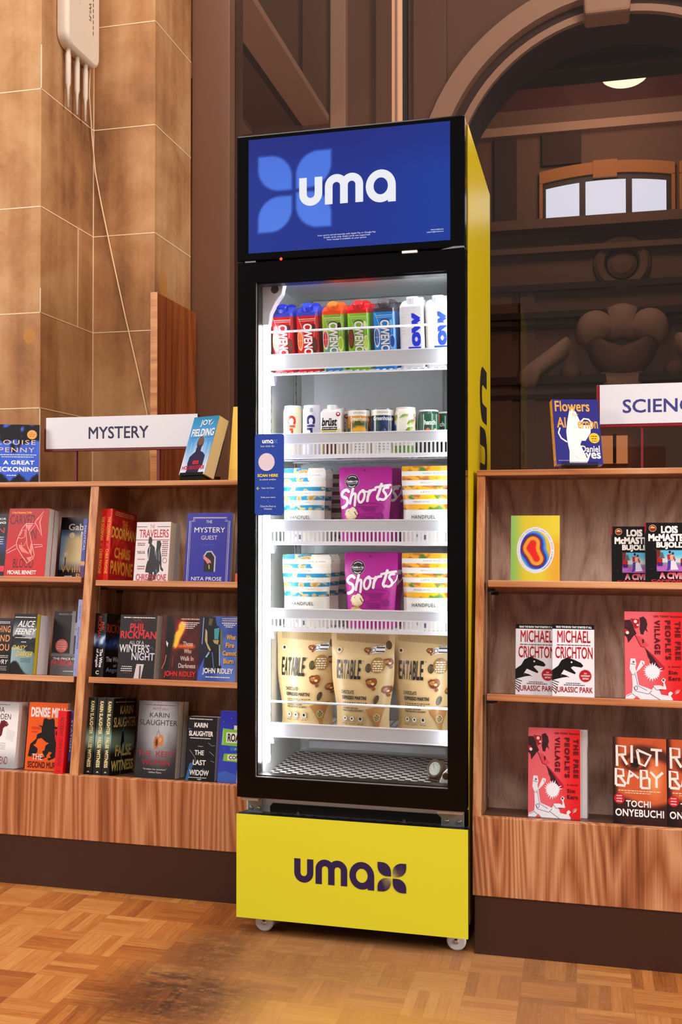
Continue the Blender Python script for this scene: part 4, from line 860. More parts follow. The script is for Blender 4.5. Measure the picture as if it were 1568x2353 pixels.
def d_reck(p):
    p.art(lambda u, v: mixc(mixc('#2c50c8', '#4a78e8', fbm(u * 3, v * 3)), '#14141c', sst(0.58, 0.66, fbm(u * 4 + 3, v * 5, 7) + 0.85 * (v - 0.62) - 0.35 * max(0, u - 0.72)) if v > 0.5 else sst(0.02, -0.02, v - 0.20 + 0.28 * abs((u * 2.6) % 1 - 0.5) + 0.06 * fbm(u * 14, v * 9))), nx=36, nz=48)
    C = '#e6c8a8'; p.circ(0.84, 0.83, 0.105, '#f0a85c'); p.small(0.77, 0.83, 0.92, 0.838, '#7a4a20', 1); p.small(0.78, 0.80, 0.90, 0.808, '#7a4a20', 2); p.text('#1', 0.82, 0.85, 0.86, 0.868, '#7a4a20')
    p.text('LOUISE', 0.10, 0.655, 0.92, 0.735, C, space=1.2); p.text('PENNY', 0.14, 0.525, 0.90, 0.605, C, space=1.2); p.small(0.12, 0.475, 0.95, 0.487, WH, 3); p.small(0.2, 0.44, 0.88, 0.452, WH, 4)
    p.text('A GREAT', 0.24, 0.315, 0.90, 0.385, WH, bold=.03, space=1.1); p.text('RECKONING', 0.03, 0.195, 0.985, 0.275, WH, bold=.03, space=1.05); p.small(0.32, 0.125, 0.52, 0.138, WH, 5)
def d_joy(p):
    p.art(lambda u, v: mixc(mixc('#cfd3e6', '#3f8cd0', sst(0.15, 0.75, v + 0.12 * math.sin(u * 9))), '#1f7fae', sst(0.75, 1.0, v)), nx=16, nz=24)
    for a, w in ((0.16, 0.05), (0.30, 0.03), (0.70, 0.10), (0.88, 0.06)): p.art(lambda u, v: mixc('#c9cfe6', '#6aa6de', v), a, 0.04, a + w, 0.55, 1, 8)
    K = '#191440'; p.poly([(0.22, 0.0), (0.26, 0.08), (0.22, 0.20), (0.24, 0.30), (0.34, 0.355), (0.42, 0.39), (0.42, 0.46), (0.62, 0.46), (0.62, 0.40), (0.74, 0.37), (0.84, 0.32), (0.84, 0.16), (0.74, 0.08), (0.72, 0.0)], K)
    p.ell(0.53, 0.545, 0.13, 0.105, '#4a3030'); p.ell(0.535, 0.57, 0.105, 0.075, '#6e4a36'); p.rect(0.44, 0.40, 0.61, 0.50, '#221a3c')
    p.shadowtext('JOY', 0.33, 0.82, 0.75, 0.94, '#eee6e0', '#2a6a9a', bold=.01); p.poly([(0.70, 0.83), (0.84, 0.91), (0.88, 0.95), (0.80, 0.86)], '#e0cf9a'); p.shadowtext('FIELDING', 0.08, 0.655, 0.96, 0.785, '#eee6e0', '#2a6a9a', bold=.02); p.rect(0.1, 0.63, 0.9, 0.634, '#2f6a9a')
    p.rect(0.43, 0.175, 0.66, 0.235, '#c01c2c'); p.text('THE', 0.46, 0.185, 0.62, 0.225, '#8a0f1e', bold=.02); p.text('HOUSEKEEPER', 0.06, 0.085, 0.94, 0.15, '#b8142a', bold=.02)
def d_flow(p):
    p.rect(0, 0, 1, 1, '#27257a'); W = '#eeeae8'
    def wf(u, v): return mixc('#f4f1f0', '#d8d4da', fbm(u * 5, v * 9))
    p.poly([(0.36, 0.83), (0.42, 0.86), (0.50, 0.80), (0.55, 0.70), (0.60, 0.62), (0.68, 0.56), (0.70, 0.46), (0.60, 0.40), (0.54, 0.30), (0.60, 0.20), (0.68, 0.06), (0.66, 0.02), (0.28, 0.02), (0.30, 0.20), (0.27, 0.34), (0.26, 0.50), (0.30, 0.66)], W)
    p.poly([(0.50, 0.60), (0.80, 0.60), (0.78, 0.48), (0.66, 0.36), (0.52, 0.36)], W); p.line([(0.56, 0.63), (0.66, 0.70), (0.76, 0.69), (0.82, 0.63), (0.80, 0.54)], 0.035, W); p.line([(0.13, 0.56), (0.09, 0.48), (0.14, 0.40), (0.26, 0.34)], 0.03, W)
    Y = '#e6a23c'; p.text('Flowers', 0.05, 0.81, 0.80, 0.975, Y, bold=.015); p.text('for', 0.42, 0.735, 0.55, 0.79, Y); p.text('Al', 0.07, 0.56, 0.26, 0.72, Y, bold=.015); p.text('ernon', 0.52, 0.545, 0.95, 0.66, Y, bold=.015)
    p.circ(0.85, 0.40, 0.115, '#eebb30'); p.small(0.78, 0.42, 0.92, 0.435, '#6a4a10', 1); p.small(0.79, 0.385, 0.91, 0.398, '#6a4a10', 2); p.small(0.80, 0.35, 0.90, 0.362, '#6a4a10', 3)
    p.text('Daniel', 0.55, 0.185, 0.95, 0.285, W, bold=.015); p.text('Keyes', 0.37, 0.045, 0.96, 0.22, W, bold=.02); p.small(0.05, 0.055, 0.27, 0.063, '#b8b4d0', 4)
def s_flow(p):
    p.rect(0, 0, 1, 1, '#e89a2a'); p.text('FLOWERS FOR ALGERNON', 0.25, 0.12, 0.72, 0.74, '#7a3c14', rot=-90); p.rect(0.2, 0.03, 0.8, 0.08, '#c05a20')
def d_kidney(p):
    def f(u, v):
        a, b = (u - 0.46) * 1.0, (v - 0.49) * 1.36; c = mixc('#8ec868', '#e3cf38', sst(0.0, 0.32, u)); c = mixc(c, '#e2a632', sst(0.55, 0.95, u) * sst(0.78, 0.5, v))
        def sd(p, q):
            ex, ez = q[0] - p[0], q[1] - p[1]; t = max(0, min(1, ((a - p[0]) * ex + (b - p[1]) * ez) / (ex * ex + ez * ez))); return math.hypot(a - p[0] - t * ex, b - p[1] - t * ez)
        b = (v - 0.49) * 1.384; d1, d2 = sd((-0.005, 0.122), (-0.045, 0.017)), sd((-0.045, 0.017), (0.068, -0.202)); s = -math.log(math.exp(-d1 * 30) + math.exp(-d2 * 30)) / 30
        for lo, hi, q in ((0.28, 0.235, '#4a90f0'), (0.225, 0.19, '#1d3ab0'), (0.18, 0.16, '#8a1c24'), (0.15, 0.13, '#efa23a'), (0.085, 0.05, '#e4241a')): c = mixc(c, q, sst(lo, hi, s))
        return c
    p.art(f, nx=60, nz=80); p.ring(0.505, 0.475, 0.385, 0.35, 0.075, '#e4e3f0', 48)
    for k in range(34):
        a = math.radians(150 - k * 5.2); x, z = 0.505 + 0.35 * math.cos(a), 0.475 + 0.318 * math.sin(a)
        if k % 5 != 4: p.rect(x - 0.006, z - 0.006, x + 0.006, z + 0.006, '#8c90a8')
    for k in range(12):
        a = math.radians(-20 - k * 4); x, z = 0.505 + 0.35 * math.cos(a), 0.475 + 0.318 * math.sin(a); p.rect(x - 0.006, z - 0.006, x + 0.006, z + 0.006, '#6c7088')
def d_lois(p):
    p.rect(0, 0, 1, 1, '#0d0a0e'); p.rect(0, 0.86, 0.02, 1, '#b01420')
    r = random.Random(3)
    for k in range(24): p.circ(r.random(), r.random(), 0.006, '#8a8a98', 6)
    p.circ(0.17, 0.905, 0.085, '#d8b08a'); p.circ(0.17, 0.905, 0.075, '#8a2a1c'); p.poly([(0.11, 0.905), (0.15, 0.94), (0.20, 0.93), (0.23, 0.905)], '#e6b884')
    p.text('LOIS', 0.36, 0.82, 0.74, 0.945, WH, bold=.05); p.text('McMASTER', 0.07, 0.685, 0.99, 0.81, WH, bold=.05); p.text('BUJOLD', 0.25, 0.55, 0.88, 0.675, WH, bold=.05)
    def f(u, v):
        if v < 0.28: return mixc('#c872c0', '#8a4ab0', fbm(u * 4, v * 8))
        if 0.12 < u < 0.86 and v > 0.42: return mixc('#58b8e0', '#c6d2d4', sst(0.85, 0.5, v))
        return mixc('#5a1c22', '#8a2a24', fbm(u * 5, v * 5)) if (u < 0.2 or u > 0.8) else hx('#7c8a92')
    p.art(f, 0.25, 0.18, 0.94, 0.535, 26, 18)
    for k in range(4): p.ell(0.37, 0.41 + k * 0.025, 0.075 - k * 0.014, 0.013, '#54605f')
    for x in (0.30, 0.35, 0.82, 0.88): p.ell(x, 0.36, 0.035, 0.045, '#b02028'); p.rect(x - 0.03, 0.27, x + 0.03, 0.33, '#4a1a6a')
    p.poly([(0.50, 0.36), (0.60, 0.37), (0.58, 0.26), (0.52, 0.20), (0.47, 0.19), (0.50, 0.26)], '#4a34a0'); p.poly([(0.49, 0.46), (0.58, 0.47), (0.62, 0.38), (0.50, 0.37)], '#b8202c'); p.ell(0.55, 0.505, 0.028, 0.022, '#2a1414')
    p.poly([(0.57, 0.36), (0.66, 0.37), (0.74, 0.21), (0.56, 0.205)], '#ded8ea'); p.ell(0.62, 0.48, 0.026, 0.022, '#5a2018'); p.poly([(0.55, 0.45), (0.64, 0.46), (0.64, 0.37), (0.56, 0.37)], '#dcae90'); p.poly([(0.63, 0.45), (0.68, 0.38), (0.66, 0.34), (0.62, 0.40)], '#b8303c')
    p.text('A CIVIL', 0.31, 0.055, 0.88, 0.165, '#f0c8cc', bold=.05, col2='#c02038'); p.text('CAMPAIGN', 0.12, 0.003, 0.99, 0.045, '#c02038', bold=.04)
def s_lois(p):
    p.rect(0, 0, 1, 1, '#120d10'); p.rect(0, 0.83, 1, 1, '#b81424'); p.text('A CIVIL CAMPAIGN', 0.3, 0.10, 0.75, 0.75, WH, rot=-90)
def d_rex(p):
    p.rect(0, 0, 1, 1, '#e4e2ea'); p.rect(0, 0.935, 1, 1, '#0b090b'); p.text('READ THE BOOK THAT STARTED IT ALL', 0.09, 0.95, 0.94, 0.978, WH, bold=.03)
    R = '#9c0f1c'; p.text('MICHAEL', 0.12, 0.745, 0.91, 0.915, R, bold=.015, col2='#c01826'); p.small(0.11, 0.705, 0.92, 0.718, '#55525a', 2); p.text('CRICHTON', 0.07, 0.525, 0.96, 0.69, R, bold=.015, col2='#b81524')
    K = '#0c090a'      # plain dark beast shape in place of the printed emblem
    p.poly([(0.0, 0.36), (0.14, 0.42), (0.22, 0.50), (0.36, 0.54), (0.52, 0.51), (0.68, 0.47), (0.74, 0.43), (0.70, 0.405), (0.50, 0.42), (0.44, 0.40), (0.56, 0.33), (0.54, 0.31), (0.40, 0.34), (0.28, 0.37), (0.20, 0.30), (0.24, 0.26), (0.12, 0.24), (0.0, 0.22)], K)
    p.poly([(0.20, 0.31), (0.34, 0.29), (0.42, 0.26), (0.36, 0.27), (0.24, 0.26)], K); p.circ(0.46, 0.475, 0.022, '#e4e2ea', 10)
    for k in range(5): p.line([(0.0, 0.22 - k * 0.03), (0.16 - k * 0.02, 0.19 - k * 0.035)], 0.018, K)
    n = 28; p.poly([(0.785 + (0.155 if k % 2 else 0.135) * math.cos(k * PI / n), 0.292 + (0.155 if k % 2 else 0.135) * 0.58 * math.sin(k * PI / n)) for k in range(2 * n)], '#b01524')
    p.text('25th', 0.75, 0.315, 0.82, 0.335, '#f0d8d8', bold=.02); p.text('ANNIVERSARY', 0.68, 0.28, 0.90, 0.302, '#f0d8d8', bold=.04); p.text('EDITION', 0.72, 0.24, 0.86, 0.265, '#f0d8d8', bold=.04)
    p.small(0.33, 0.18, 0.68, 0.19, '#4b484e', 5); p.small(0.28, 0.155, 0.78, 0.167, '#4b484e', 6); p.text('JURASSIC PARK', 0.07, 0.035, 0.96, 0.135, R, bold=.01)
def s_rex(p):
    p.rect(0, 0, 1, 1, '#8a4a50'); p.rect(0, 0.935, 1, 1, '#0b090b'); p.text('JURASSIC PARK', 0.2, 0.08, 0.8, 0.5, '#2a0a0c', rot=-90); p.text('MICHAEL CRICHTON', 0.2, 0.53, 0.8, 0.92, '#2a0a0c', rot=-90)
def d_village(p):
    p.art(lambda u, v: mixc('#e0606a', '#dc1418', sst(0.35, 1.0, u) * sst(0.0, 0.35, 1.05 - abs(v - 0.5) * 0.6)), nx=16, nz=16); K = '#3c1820'; D = '#5c0818'
    p.poly([(0.26, 0.93), (0.33, 0.945), (0.38, 0.91), (0.40, 0.85), (0.38, 0.81), (0.41, 0.76), (0.36, 0.79), (0.34, 0.77), (0.33, 0.735), (0.28, 0.74), (0.26, 0.80), (0.27, 0.86)], K); p.poly([(0.0, 0.90), (0.10, 0.905), (0.14, 0.86), (0.17, 0.80), (0.21, 0.745), (0.16, 0.72), (0.06, 0.635), (0.04, 0.70), (0.0, 0.72)], K)
    p.poly([(0.10, 0.92), (0.26, 0.91), (0.25, 0.82), (0.18, 0.80), (0.14, 0.86)], '#a01a28'); p.circ(0.19, 0.885, 0.03, '#f0d0cc', 10); p.circ(0.23, 0.845, 0.02, '#f0d0cc', 10); p.poly([(0.0, 0.80), (0.05, 0.79), (0.08, 0.76), (0.03, 0.74), (0.0, 0.75)], '#b02030'); p.circ(0.05, 0.755, 0.03, '#f2dcd8', 8)
    p.poly([(0.18, 0.73), (0.30, 0.70), (0.42, 0.61), (0.36, 0.59), (0.28, 0.60)], '#d84450'); p.line([(0.18, 0.73), (0.28, 0.60), (0.34, 0.59)], 0.012, D); p.poly([(0.30, 0.68), (0.33, 0.685), (0.34, 0.65), (0.31, 0.63)], K)
    p.poly([(0.33, 0.60), (0.50, 0.50), (0.68, 0.375), (0.69, 0.35), (0.66, 0.335), (0.58, 0.335), (0.50, 0.39), (0.44, 0.44), (0.38, 0.53)], '#b01830'); p.poly([(0.36, 0.58), (0.50, 0.47), (0.62, 0.345), (0.54, 0.345), (0.52, 0.375), (0.48, 0.375), (0.47, 0.405), (0.43, 0.41), (0.43, 0.45), (0.40, 0.48)], K)
    n = 22; r = random.Random(2); p.poly([(0.475 + q * math.cos(k * PI / n), 0.315 + q * 0.60 * math.sin(k * PI / n)) for k in range(2 * n) for q in [(0.115 if k % 2 == 0 else 0.135 + 0.06 * r.random())]], '#eae8f2'); p.poly([(0.44, 0.27), (0.50, 0.26), (0.42, 0.215)], '#eae8f2')
    W = '#e6e2ea'
    for pts in ([(0.10, 0.46), (0.18, 0.46), (0.20, 0.40), (0.18, 0.36), (0.20, 0.30), (0.24, 0.16), (0.40, 0.125), (0.46, 0.11), (0.50, 0.16), (0.60, 0.165), (0.70, 0.14), (0.71, 0.12), (0.58, 0.12), (0.62, 0.06), (0.74, 0.05), (0.82, 0.0), (0.0, 0.0), (0.02, 0.04), (0.12, 0.07), (0.13, 0.16), (0.12, 0.28), (0.08, 0.34)], [(0.22, 0.36), (0.28, 0.44), (0.34, 0.43), (0.34, 0.40), (0.26, 0.34), (0.19, 0.30)], [(0.62, 0.22), (0.66, 0.25), (0.70, 0.23), (0.68, 0.20), (0.71, 0.13), (0.66, 0.12), (0.66, 0.19)], [(0.74, 0.08), (0.78, 0.10), (0.82, 0.08), (0.78, 0.05), (0.82, 0.01), (0.74, 0.02)]): p.poly(pts, W)
    for a in ([(0.12, 0.28), (0.16, 0.27), (0.18, 0.30)], [(0.18, 0.28), (0.22, 0.15), (0.38, 0.10)], [(0.14, 0.14), (0.18, 0.09), (0.40, 0.06), (0.46, 0.10)], [(0.48, 0.15), (0.54, 0.11), (0.66, 0.115)], [(0.42, 0.07), (0.52, 0.03), (0.60, 0.0)], [(0.03, 0.03), (0.12, 0.06), (0.24, 0.0)], [(0.10, 0.40), (0.18, 0.39)], [(0.30, 0.42), (0.32, 0.39)]): p.line(a, 0.008, '#4a4450')
    p.poly([(0.14, 0.0), (0.20, 0.035), (0.26, 0.0)], '#d8545c'); p.ring(0.19, 0.125, 0.03, 0.025, 0.008, '#4a4450', 14); p.circ(0.15, 0.42, 0.02, '#6a6470', 8); p.circ(0.66, 0.225, 0.02, '#4a4450', 8)
    p.text('VILLAGE', 0.515, 0.515, 0.615, 0.905, D, bold=.045, rot=-90, space=1.25); p.text("PEOPLE'S", 0.70, 0.455, 0.80, 0.905, D, bold=.045, rot=-90, space=1.25); p.text('THE FREE', 0.87, 0.455, 0.965, 0.895, D, bold=.045, rot=-90, space=1.25)
    p.text('USA TODAY Bestseller', 0.51, 0.94, 0.99, 0.962, D, bold=.02, space=1.15); p.text('a novel', 0.75, 0.37, 0.95, 0.392, D, bold=.02, space=1.2); p.text('Sim', 0.75, 0.29, 0.90, 0.335, D, bold=.035, space=1.2); p.text('Kern', 0.75, 0.22, 0.95, 0.27, D, bold=.035, space=1.2)
    for k in range(7): a = math.radians(60 + k * 24); p.line([(0.91, 0.085), (0.91 + 0.06 * math.cos(a), 0.085 + 0.04 * math.sin(a))], 0.008, '#e8a8a8')
def d_riot(p):
    def f(u, v):
        c = mixc('#3a1214', '#c8582c', sst(0.2, 0.65, fbm(u * 2.2 + 1, v * 2.4, 11) + 0.35 * sst(0.0, 0.5, u) - 0.1)); c = mixc(c, '#f0a060', sst(0.25, 0.0, math.hypot((u - 0.78) * 1.1, (v - 0.52) * 0.75)) * 0.8); c = mixc(c, '#2a1416', 0.8 * sst(0.10, 0.03, abs(v - 0.85 + 0.3 * (u - 0.5) ** 2)) * sst(0.2, 0.5, u))
        e = math.hypot((u - 0.42) * 1.0, (v - 0.71) * 2.4); c = mixc(c, '#2a0f10', 0.75 * sst(0.32, 0.2, e) * sst(0.12, 0.2, e)); c = mixc(c, '#1a0a0c', sst(0.12, 0.08, math.hypot(u - 0.41, (v - 0.705) * 1.6)))
        lip = 0.27 + 0.05 * math.sin(u * 5 + 1.2); c = mixc(c, '#1c0c10', 0.85 * sst(lip + 0.03, lip - 0.05, v)); return mixc(c, '#1a0b0e', 0.9 * sst(0.12, 0.0, u))
    p.art(f, nx=36, nz=48); W = '#ece6e0'
    L = lambda pts, t=0.048: p.line(pts, t, W)
    L([(0.08, 0.66), (0.075, 0.90), (0.235, 0.89), (0.235, 0.80), (0.09, 0.79)]); L([(0.16, 0.79), (0.27, 0.68)]); L([(0.355, 0.705), (0.355, 0.91)]); L([(0.455, 0.86), (0.71, 0.80), (0.60, 0.675), (0.50, 0.70), (0.455, 0.86)]); L([(0.71, 0.87), (0.92, 0.865)]); L([(0.82, 0.68), (0.82, 0.865)])
    L([(0.055, 0.44), (0.055, 0.63), (0.19, 0.62), (0.20, 0.55), (0.07, 0.54)]); L([(0.13, 0.54), (0.23, 0.46), (0.22, 0.435), (0.055, 0.44)]); L([(0.275, 0.455), (0.315, 0.61), (0.48, 0.53)]); L([(0.30, 0.54), (0.38, 0.565)]); L([(0.525, 0.42), (0.525, 0.625), (0.63, 0.62), (0.64, 0.54), (0.54, 0.53)]); L([(0.64, 0.54), (0.68, 0.53), (0.68, 0.42), (0.525, 0.42)]); L([(0.70, 0.61), (0.81, 0.54), (0.81, 0.43)]); L([(0.81, 0.54), (0.93, 0.61)])
    p.small(0.10, 0.375, 0.88, 0.386, '#f0c8a8', 3); p.small(0.22, 0.35, 0.70, 0.361, '#f0c8a8', 4)
    p.circ(0.115, 0.285, 0.10, '#c01828')
    for k, tx in enumerate(('ALEX', 'AWARD', 'WINNER')): p.text(tx, 0.06, 0.31 - k * 0.032, 0.17, 0.325 - k * 0.032, '#f4dcd8', bold=.03)
    p.text('TOCHI', 0.24, 0.195, 0.70, 0.27, WH, bold=.02, space=1.1); p.text('ONYEBUCHI', 0.04, 0.085, 0.94, 0.17, WH, bold=.02, space=1.05)

# ---------- left bookcase, upper shelves
P, HB = 'paperback', 'hardback'
def lb(*a, **k): k.setdefault('group', G1); return book(*a, **k)
lb(P, 'dark navy paperback at the left picture edge beside the red whale book', at('L', -1.765, 0.5615), 0.135, 0.191, 0.02, d_navy, cover='#0a0a14')
o = lb(P, 'front red book with an outlined whale and black title', at('L', -1.628, 0.5615), 0.134, 0.207, 0.031, d_carved, cover='#b5151d')
pile(o, 'L', 1, -1.628, 0.5615, 0.03, 0.031, ['second red whale book, only its page edge and cover rim showing behind the first'])
lb(P, 'dark blue paperback with white moon and golden author name, left of the blue spine', at('L', -1.5078, 0.5615, 0.118), 0.1200, 0.194, 0.022, d_gabriel, cover='#15171f')
def s_blue(p): p.rect(0, 0, 1, 1, '#3f4a98'); p.text('NAUTICAL', 0.3, 0.45, 0.75, 0.88, '#cfd2ea', rot=-90); p.rect(0, 0.20, 1, 0.27, '#d8906a'); p.rect(0, 0.0, 1, 0.17, '#5a2c6a')
lb(P, 'slim blue spine with an orange band squeezed against the wooden divider', at('L', -1.4275, 0.5615, 0.075, 90), 0.11, 0.174, 0.0130, None, s_blue, cover='#3f4a98')
lb(P, 'black paperback with orange hand-lettered title at the left picture edge', at('L', -1.7055, 0.2750), 0.112, 0.163, 0.022, d_find, cover='#0c0b0d')
lb(P, 'dark seascape paperback with yellow-sprayed page edge', at('L', -1.611, 0.2750), 0.0755, 0.177, 0.020, d_daisy, cover='#101216', pages='yellow_pages')
lb(P, 'thick pale page block standing behind the yellow-edged paperback', at('L', -1.611, 0.2750, 0.051), 0.0755, 0.175, 0.062, None, cover='#d8d0ca')
lb(P, 'grey photo paperback with a round salmon badge', at('L', -1.5095, 0.2750, 0.118), 0.1155, 0.193, 0.02, d_salt, cover='#3a383b')
def s_peri(p): p.rect(0, 0, 1, 1, '#98a2dc'); p.text('QUEEN IN', 0.3, 0.74, 0.75, 0.92, '#2c2c50', rot=-90); p.text('NIGHTFORM', 0.25, 0.36, 0.72, 0.64, '#2c2c50', rot=-90); p.text('C', 0.35, 0.07, 0.65, 0.10, '#2c2c50')
lb(P, 'tall periwinkle spine beside the grey photo paperback and the divider', at('L', -1.4305, 0.2750, 0.075, 90), 0.09, 0.222, 0.0125, None, s_peri, cover='#98a2dc')
lb(P, 'white paperback with dark red twisted ribbon at the left picture edge', at('L', -1.69, 0.0005, 0.065), 0.124, 0.191, 0.05, d_freida, cover='#c9c6ca')
lb(P, 'orange paperback with a black hat silhouette', at('L', -1.5325, 0.0005, 0.065), 0.125, 0.194, 0.02, d_mina, cover='#ee5c10')
def s_red(p): p.rect(0, 0, 1, 1, '#d40c16'); p.text('ACCIDENT', 0.3, 0.60, 0.72, 0.90, '#7c0a12', bold=.02, rot=-90); p.text('CHRIS PAVONE', 0.3, 0.12, 0.72, 0.56, '#8a1018', bold=.01, rot=-90); p.rect(0.25, 0.035, 0.75, 0.055, '#9c0c14')
lb(P, 'bright red spine standing in front of the orange hat book', at('L', -1.4403, 0.0005, 0.0335, 90), 0.056, 0.176, 0.0265, None, s_red, cover='#d40c16')
def s_indigo(p): p.rect(0, 0, 1, 1, '#34407c'); p.rect(0, 0.0, 1, 0.2, '#17181f'); p.text('STATION', 0.3, 0.35, 0.7, 0.85, WH, rot=-90)
lb(P, 'thin indigo spine between the bright red spine and the divider', at('L', -1.4275, 0.0005, 0.070, 90), 0.09, 0.177, 0.0095, None, s_indigo, cover='#34407c')
# second unit
o = lb(P, 'left of two red spines with orange lettering beside the divider', at('L', -1.3680, 0.5530, 0.092, 84), 0.125, 0.214, 0.0205, d_doorman, s_doorman, cover='#b3101c', gloss='ink_gloss')
dup(o, at('L', -1.3450, 0.5530, 0.092, 80), 'right of two red orange-lettered spines, its red front turned toward the white book')
o = lb(P, 'white paperback with two black striding figures and red title', at('L', -1.2165, 0.5530, 0.02, -3), 0.109, 0.172, 0.034, d_travel, cover='#dcd4da')
pile(o, 'L', 1, -1.2165, 0.5530, 0.02, 0.034, ['second white book behind the two striding figures, only its edge showing'], -3)
lb(P, 'royal blue book with white deco frame and a hand in a keyhole', at('L', -1.048, 0.5530), 0.139, 0.200, 0.02, d_guest, cover='#2527a0')
def s_make(p): p.rect(0, 0, 1, 1, '#121012'); p.rect(0, 0, 1, 0.16, '#d85a1c'); [p.text(c, 0.3, 0.70 - k * 0.15, 0.7, 0.76 - k * 0.15, WH) for k, c in enumerate('MAK')]
lb(P, 'black spine with an orange foot close to the fridge', at('L', -0.945, 0.5530, 0.09, 90), 0.11, 0.166, 0.02, None, s_make, cover='#121012')
lb(P, 'black spine with red and white lettering against the divider, lower middle shelf', at('L', -1.3440, 0.2755, 0.095, 84), 0.125, 0.183, 0.038, d_wine, s_wine, cover='#0b090c')
lb(P, 'black paperback with big red author name and white title', at('L', -1.249, 0.2755), 0.1135, 0.180, 0.042, d_winter, cover='#1b181b')
lb(P, 'dark paperback with orange flames and red author name', at('L', -1.1155, 0.2755), 0.1115, 0.182, 0.022, d_those, cover='#2a0c0e')
lb(P, 'blue paperback with two standing figures and orange title by the fridge', at('L', -1.003, 0.2755, 0.028), 0.113, 0.182, 0.022, d_fire, cover='#1c2c80')
o = lb(P, 'leftmost of three dark green spines with cream lettering', at('L', -1.3635, 0.0005, 0.10, 90), 0.135, 0.2165, 0.0255, d_false, s_false, cover='#161a16')
dup(o, at('L', -1.3350, 0.0005, 0.10, 90), 'middle of three dark green spines with cream lettering')
dup(o, at('L', -1.3060, 0.0005, 0.10, 86), 'rightmost of three dark green spines, its front cover seen beside the grey snowshoe book')
o = lb(P, 'grey paperback with hanging wooden snowshoes and red title', at('L', -1.179, 0.0005, 0.05), 0.121, 0.2130, 0.038, d_kept, cover='#2c2a2e')
pile(o, 'L', 1, -1.179, 0.0005, 0.05, 0.038, ['second copy behind the grey snowshoe book, only its pale page edge showing'])
lb(P, 'small black paperback with white title, left of the bright blue cover', at('L', -1.044, 0.0005, 0.05), 0.0865, 0.1755, 0.052, d_widow, cover='#0b0b10')
lb(P, 'bright blue paperback with green road signs beside the fridge', at('L', -0.9375, 0.0005, 0.05), 0.108, 0.1945, 0.02, d_rosie, cover='#2222b8')
# ---------- right bookcase
def rb(*a, **k): k.setdefault('group', G2); return book(*a, **k)
rb(P, 'yellow booklet with a red and blue kidney shape in a white ring', at('R', -0.1193, 0.5685), 0.1196, 0.1655, 0.006, d_kidney, cover='#e0c838')
o = rb(P, 'left copy of two black paperbacks with white author name and dancing couple', at('R', 0.1145, 0.5685, 0.04), 0.0985, 0.1395, 0.028, d_lois, s_lois, cover='#0d0a0e', gloss='ink_gloss')
dup(o, at('R', 0.1935, 0.5685, 0.006) @ Matrix.Scale(1.03, 4), 'right copy of two black dancing-couple paperbacks, standing in front and cut by the picture edge')
o = rb(P, 'left copy of two white paperbacks with red author name and black beast', at('R', -0.1165, 0.2915, 0.035), 0.0985, 0.1715, 0.03, d_rex, s_rex, cover='#e4e2ea', sp_col='#8a4a50', gloss='ink_gloss')
dup(o, at('R', -0.0270, 0.2915, 0.0045, 2.5), 'right copy of two white red-lettered beast paperbacks, standing slightly in front')
o = rb(P, 'larger pinkish red megaphone book on the middle right shelf, cut by the picture edge', at('R', 0.160, 0.2915), 0.1330, 0.2075, 0.028, d_village, cover='#d8404a')
dup(o, at('R', -0.0735, 0.0005, 0.068, -2.5) @ Matrix.Diagonal((0.935, 1, 1.02, 1)), 'red megaphone book on the bottom right ledge with white edge behind it')
rb(P, 'plain white book edge tucked behind the red megaphone book on the bottom ledge', at('R', -0.045, 0.0005, 0.105, -6), 0.100, 0.2100, 0.022, None, cover='#f4f3f8', back='#f4f3f8')
o = rb(HB, 'left copy of two brown face-cover books with angular white title', at('R', 0.1258, 0.0005, 0.055, 0), 0.1225, 0.1995, 0.02, d_riot, cover='#2a1214', hard=True)
dup(o, at('R', 0.2490, 0.0005, 0.057), 'right copy of two brown face-cover books, cut by the picture edge')

# ---------- signs on the bookcase tops
def sign(label, x0, x1, z0, z1, zt, Y, posts, red, txt, tb, tcol):
    root = thing('category_sign', label, 'sign', T((x0 + x1) / 2, Y, zt), 'category signs on the bookcases')
    cx = (x0 + x1) / 2; fr = 0.008
    m = MB(); m.box(x0 - cx, 0.0, z0 - zt, x1 - cx, 0.018, z1 - zt, red); m.build('frame', root, bevel=0.001)
    m = MB(); m.box(x0 - cx + fr, -0.0015, z0 - zt + fr, x1 - cx, 0.0, z1 - zt, 'sign_white'); pn = m.build('panel', root)
    m = MB(); p = Print(m, lambda x, z, q: (x - cx, -0.0016 - q, z - zt), 1, 1); p.text(txt, *tb, tcol, bold=.012); m.build('lettering', pn)
    for a, b in posts:
        m = MB(); m.box(a - cx, 0.004, 0, b - cx, 0.014, z0 - zt, red); m.build('post', root)
TL_ = 0.320 + 0.829 * CT + 0.0145; TR_ = 0.327 + 0.831 * CT + 0.0145
sign('white MYSTERY sign with dark red frame on two posts on the left bookcase', -1.664, -1.146, 1.258, 1.365, TL_, 2.90, ((-1.560, -1.553), (-1.282, -1.272)), 'sign_red', 'MYSTERY', (-1.509, 1.295, -1.307, 1.333), '#191a44')
sign('white SCIENCE sign with red frame on a thin post on the right bookcase', 0.032, 0.36, 1.277, 1.3865, TR_, 2.70, ((0.143, 0.1475), (0.25, 0.2545)), 'sign_red_bright', 'SCIENCE', (0.097, 1.3125, 0.296, 1.3475), '#3d3f86')
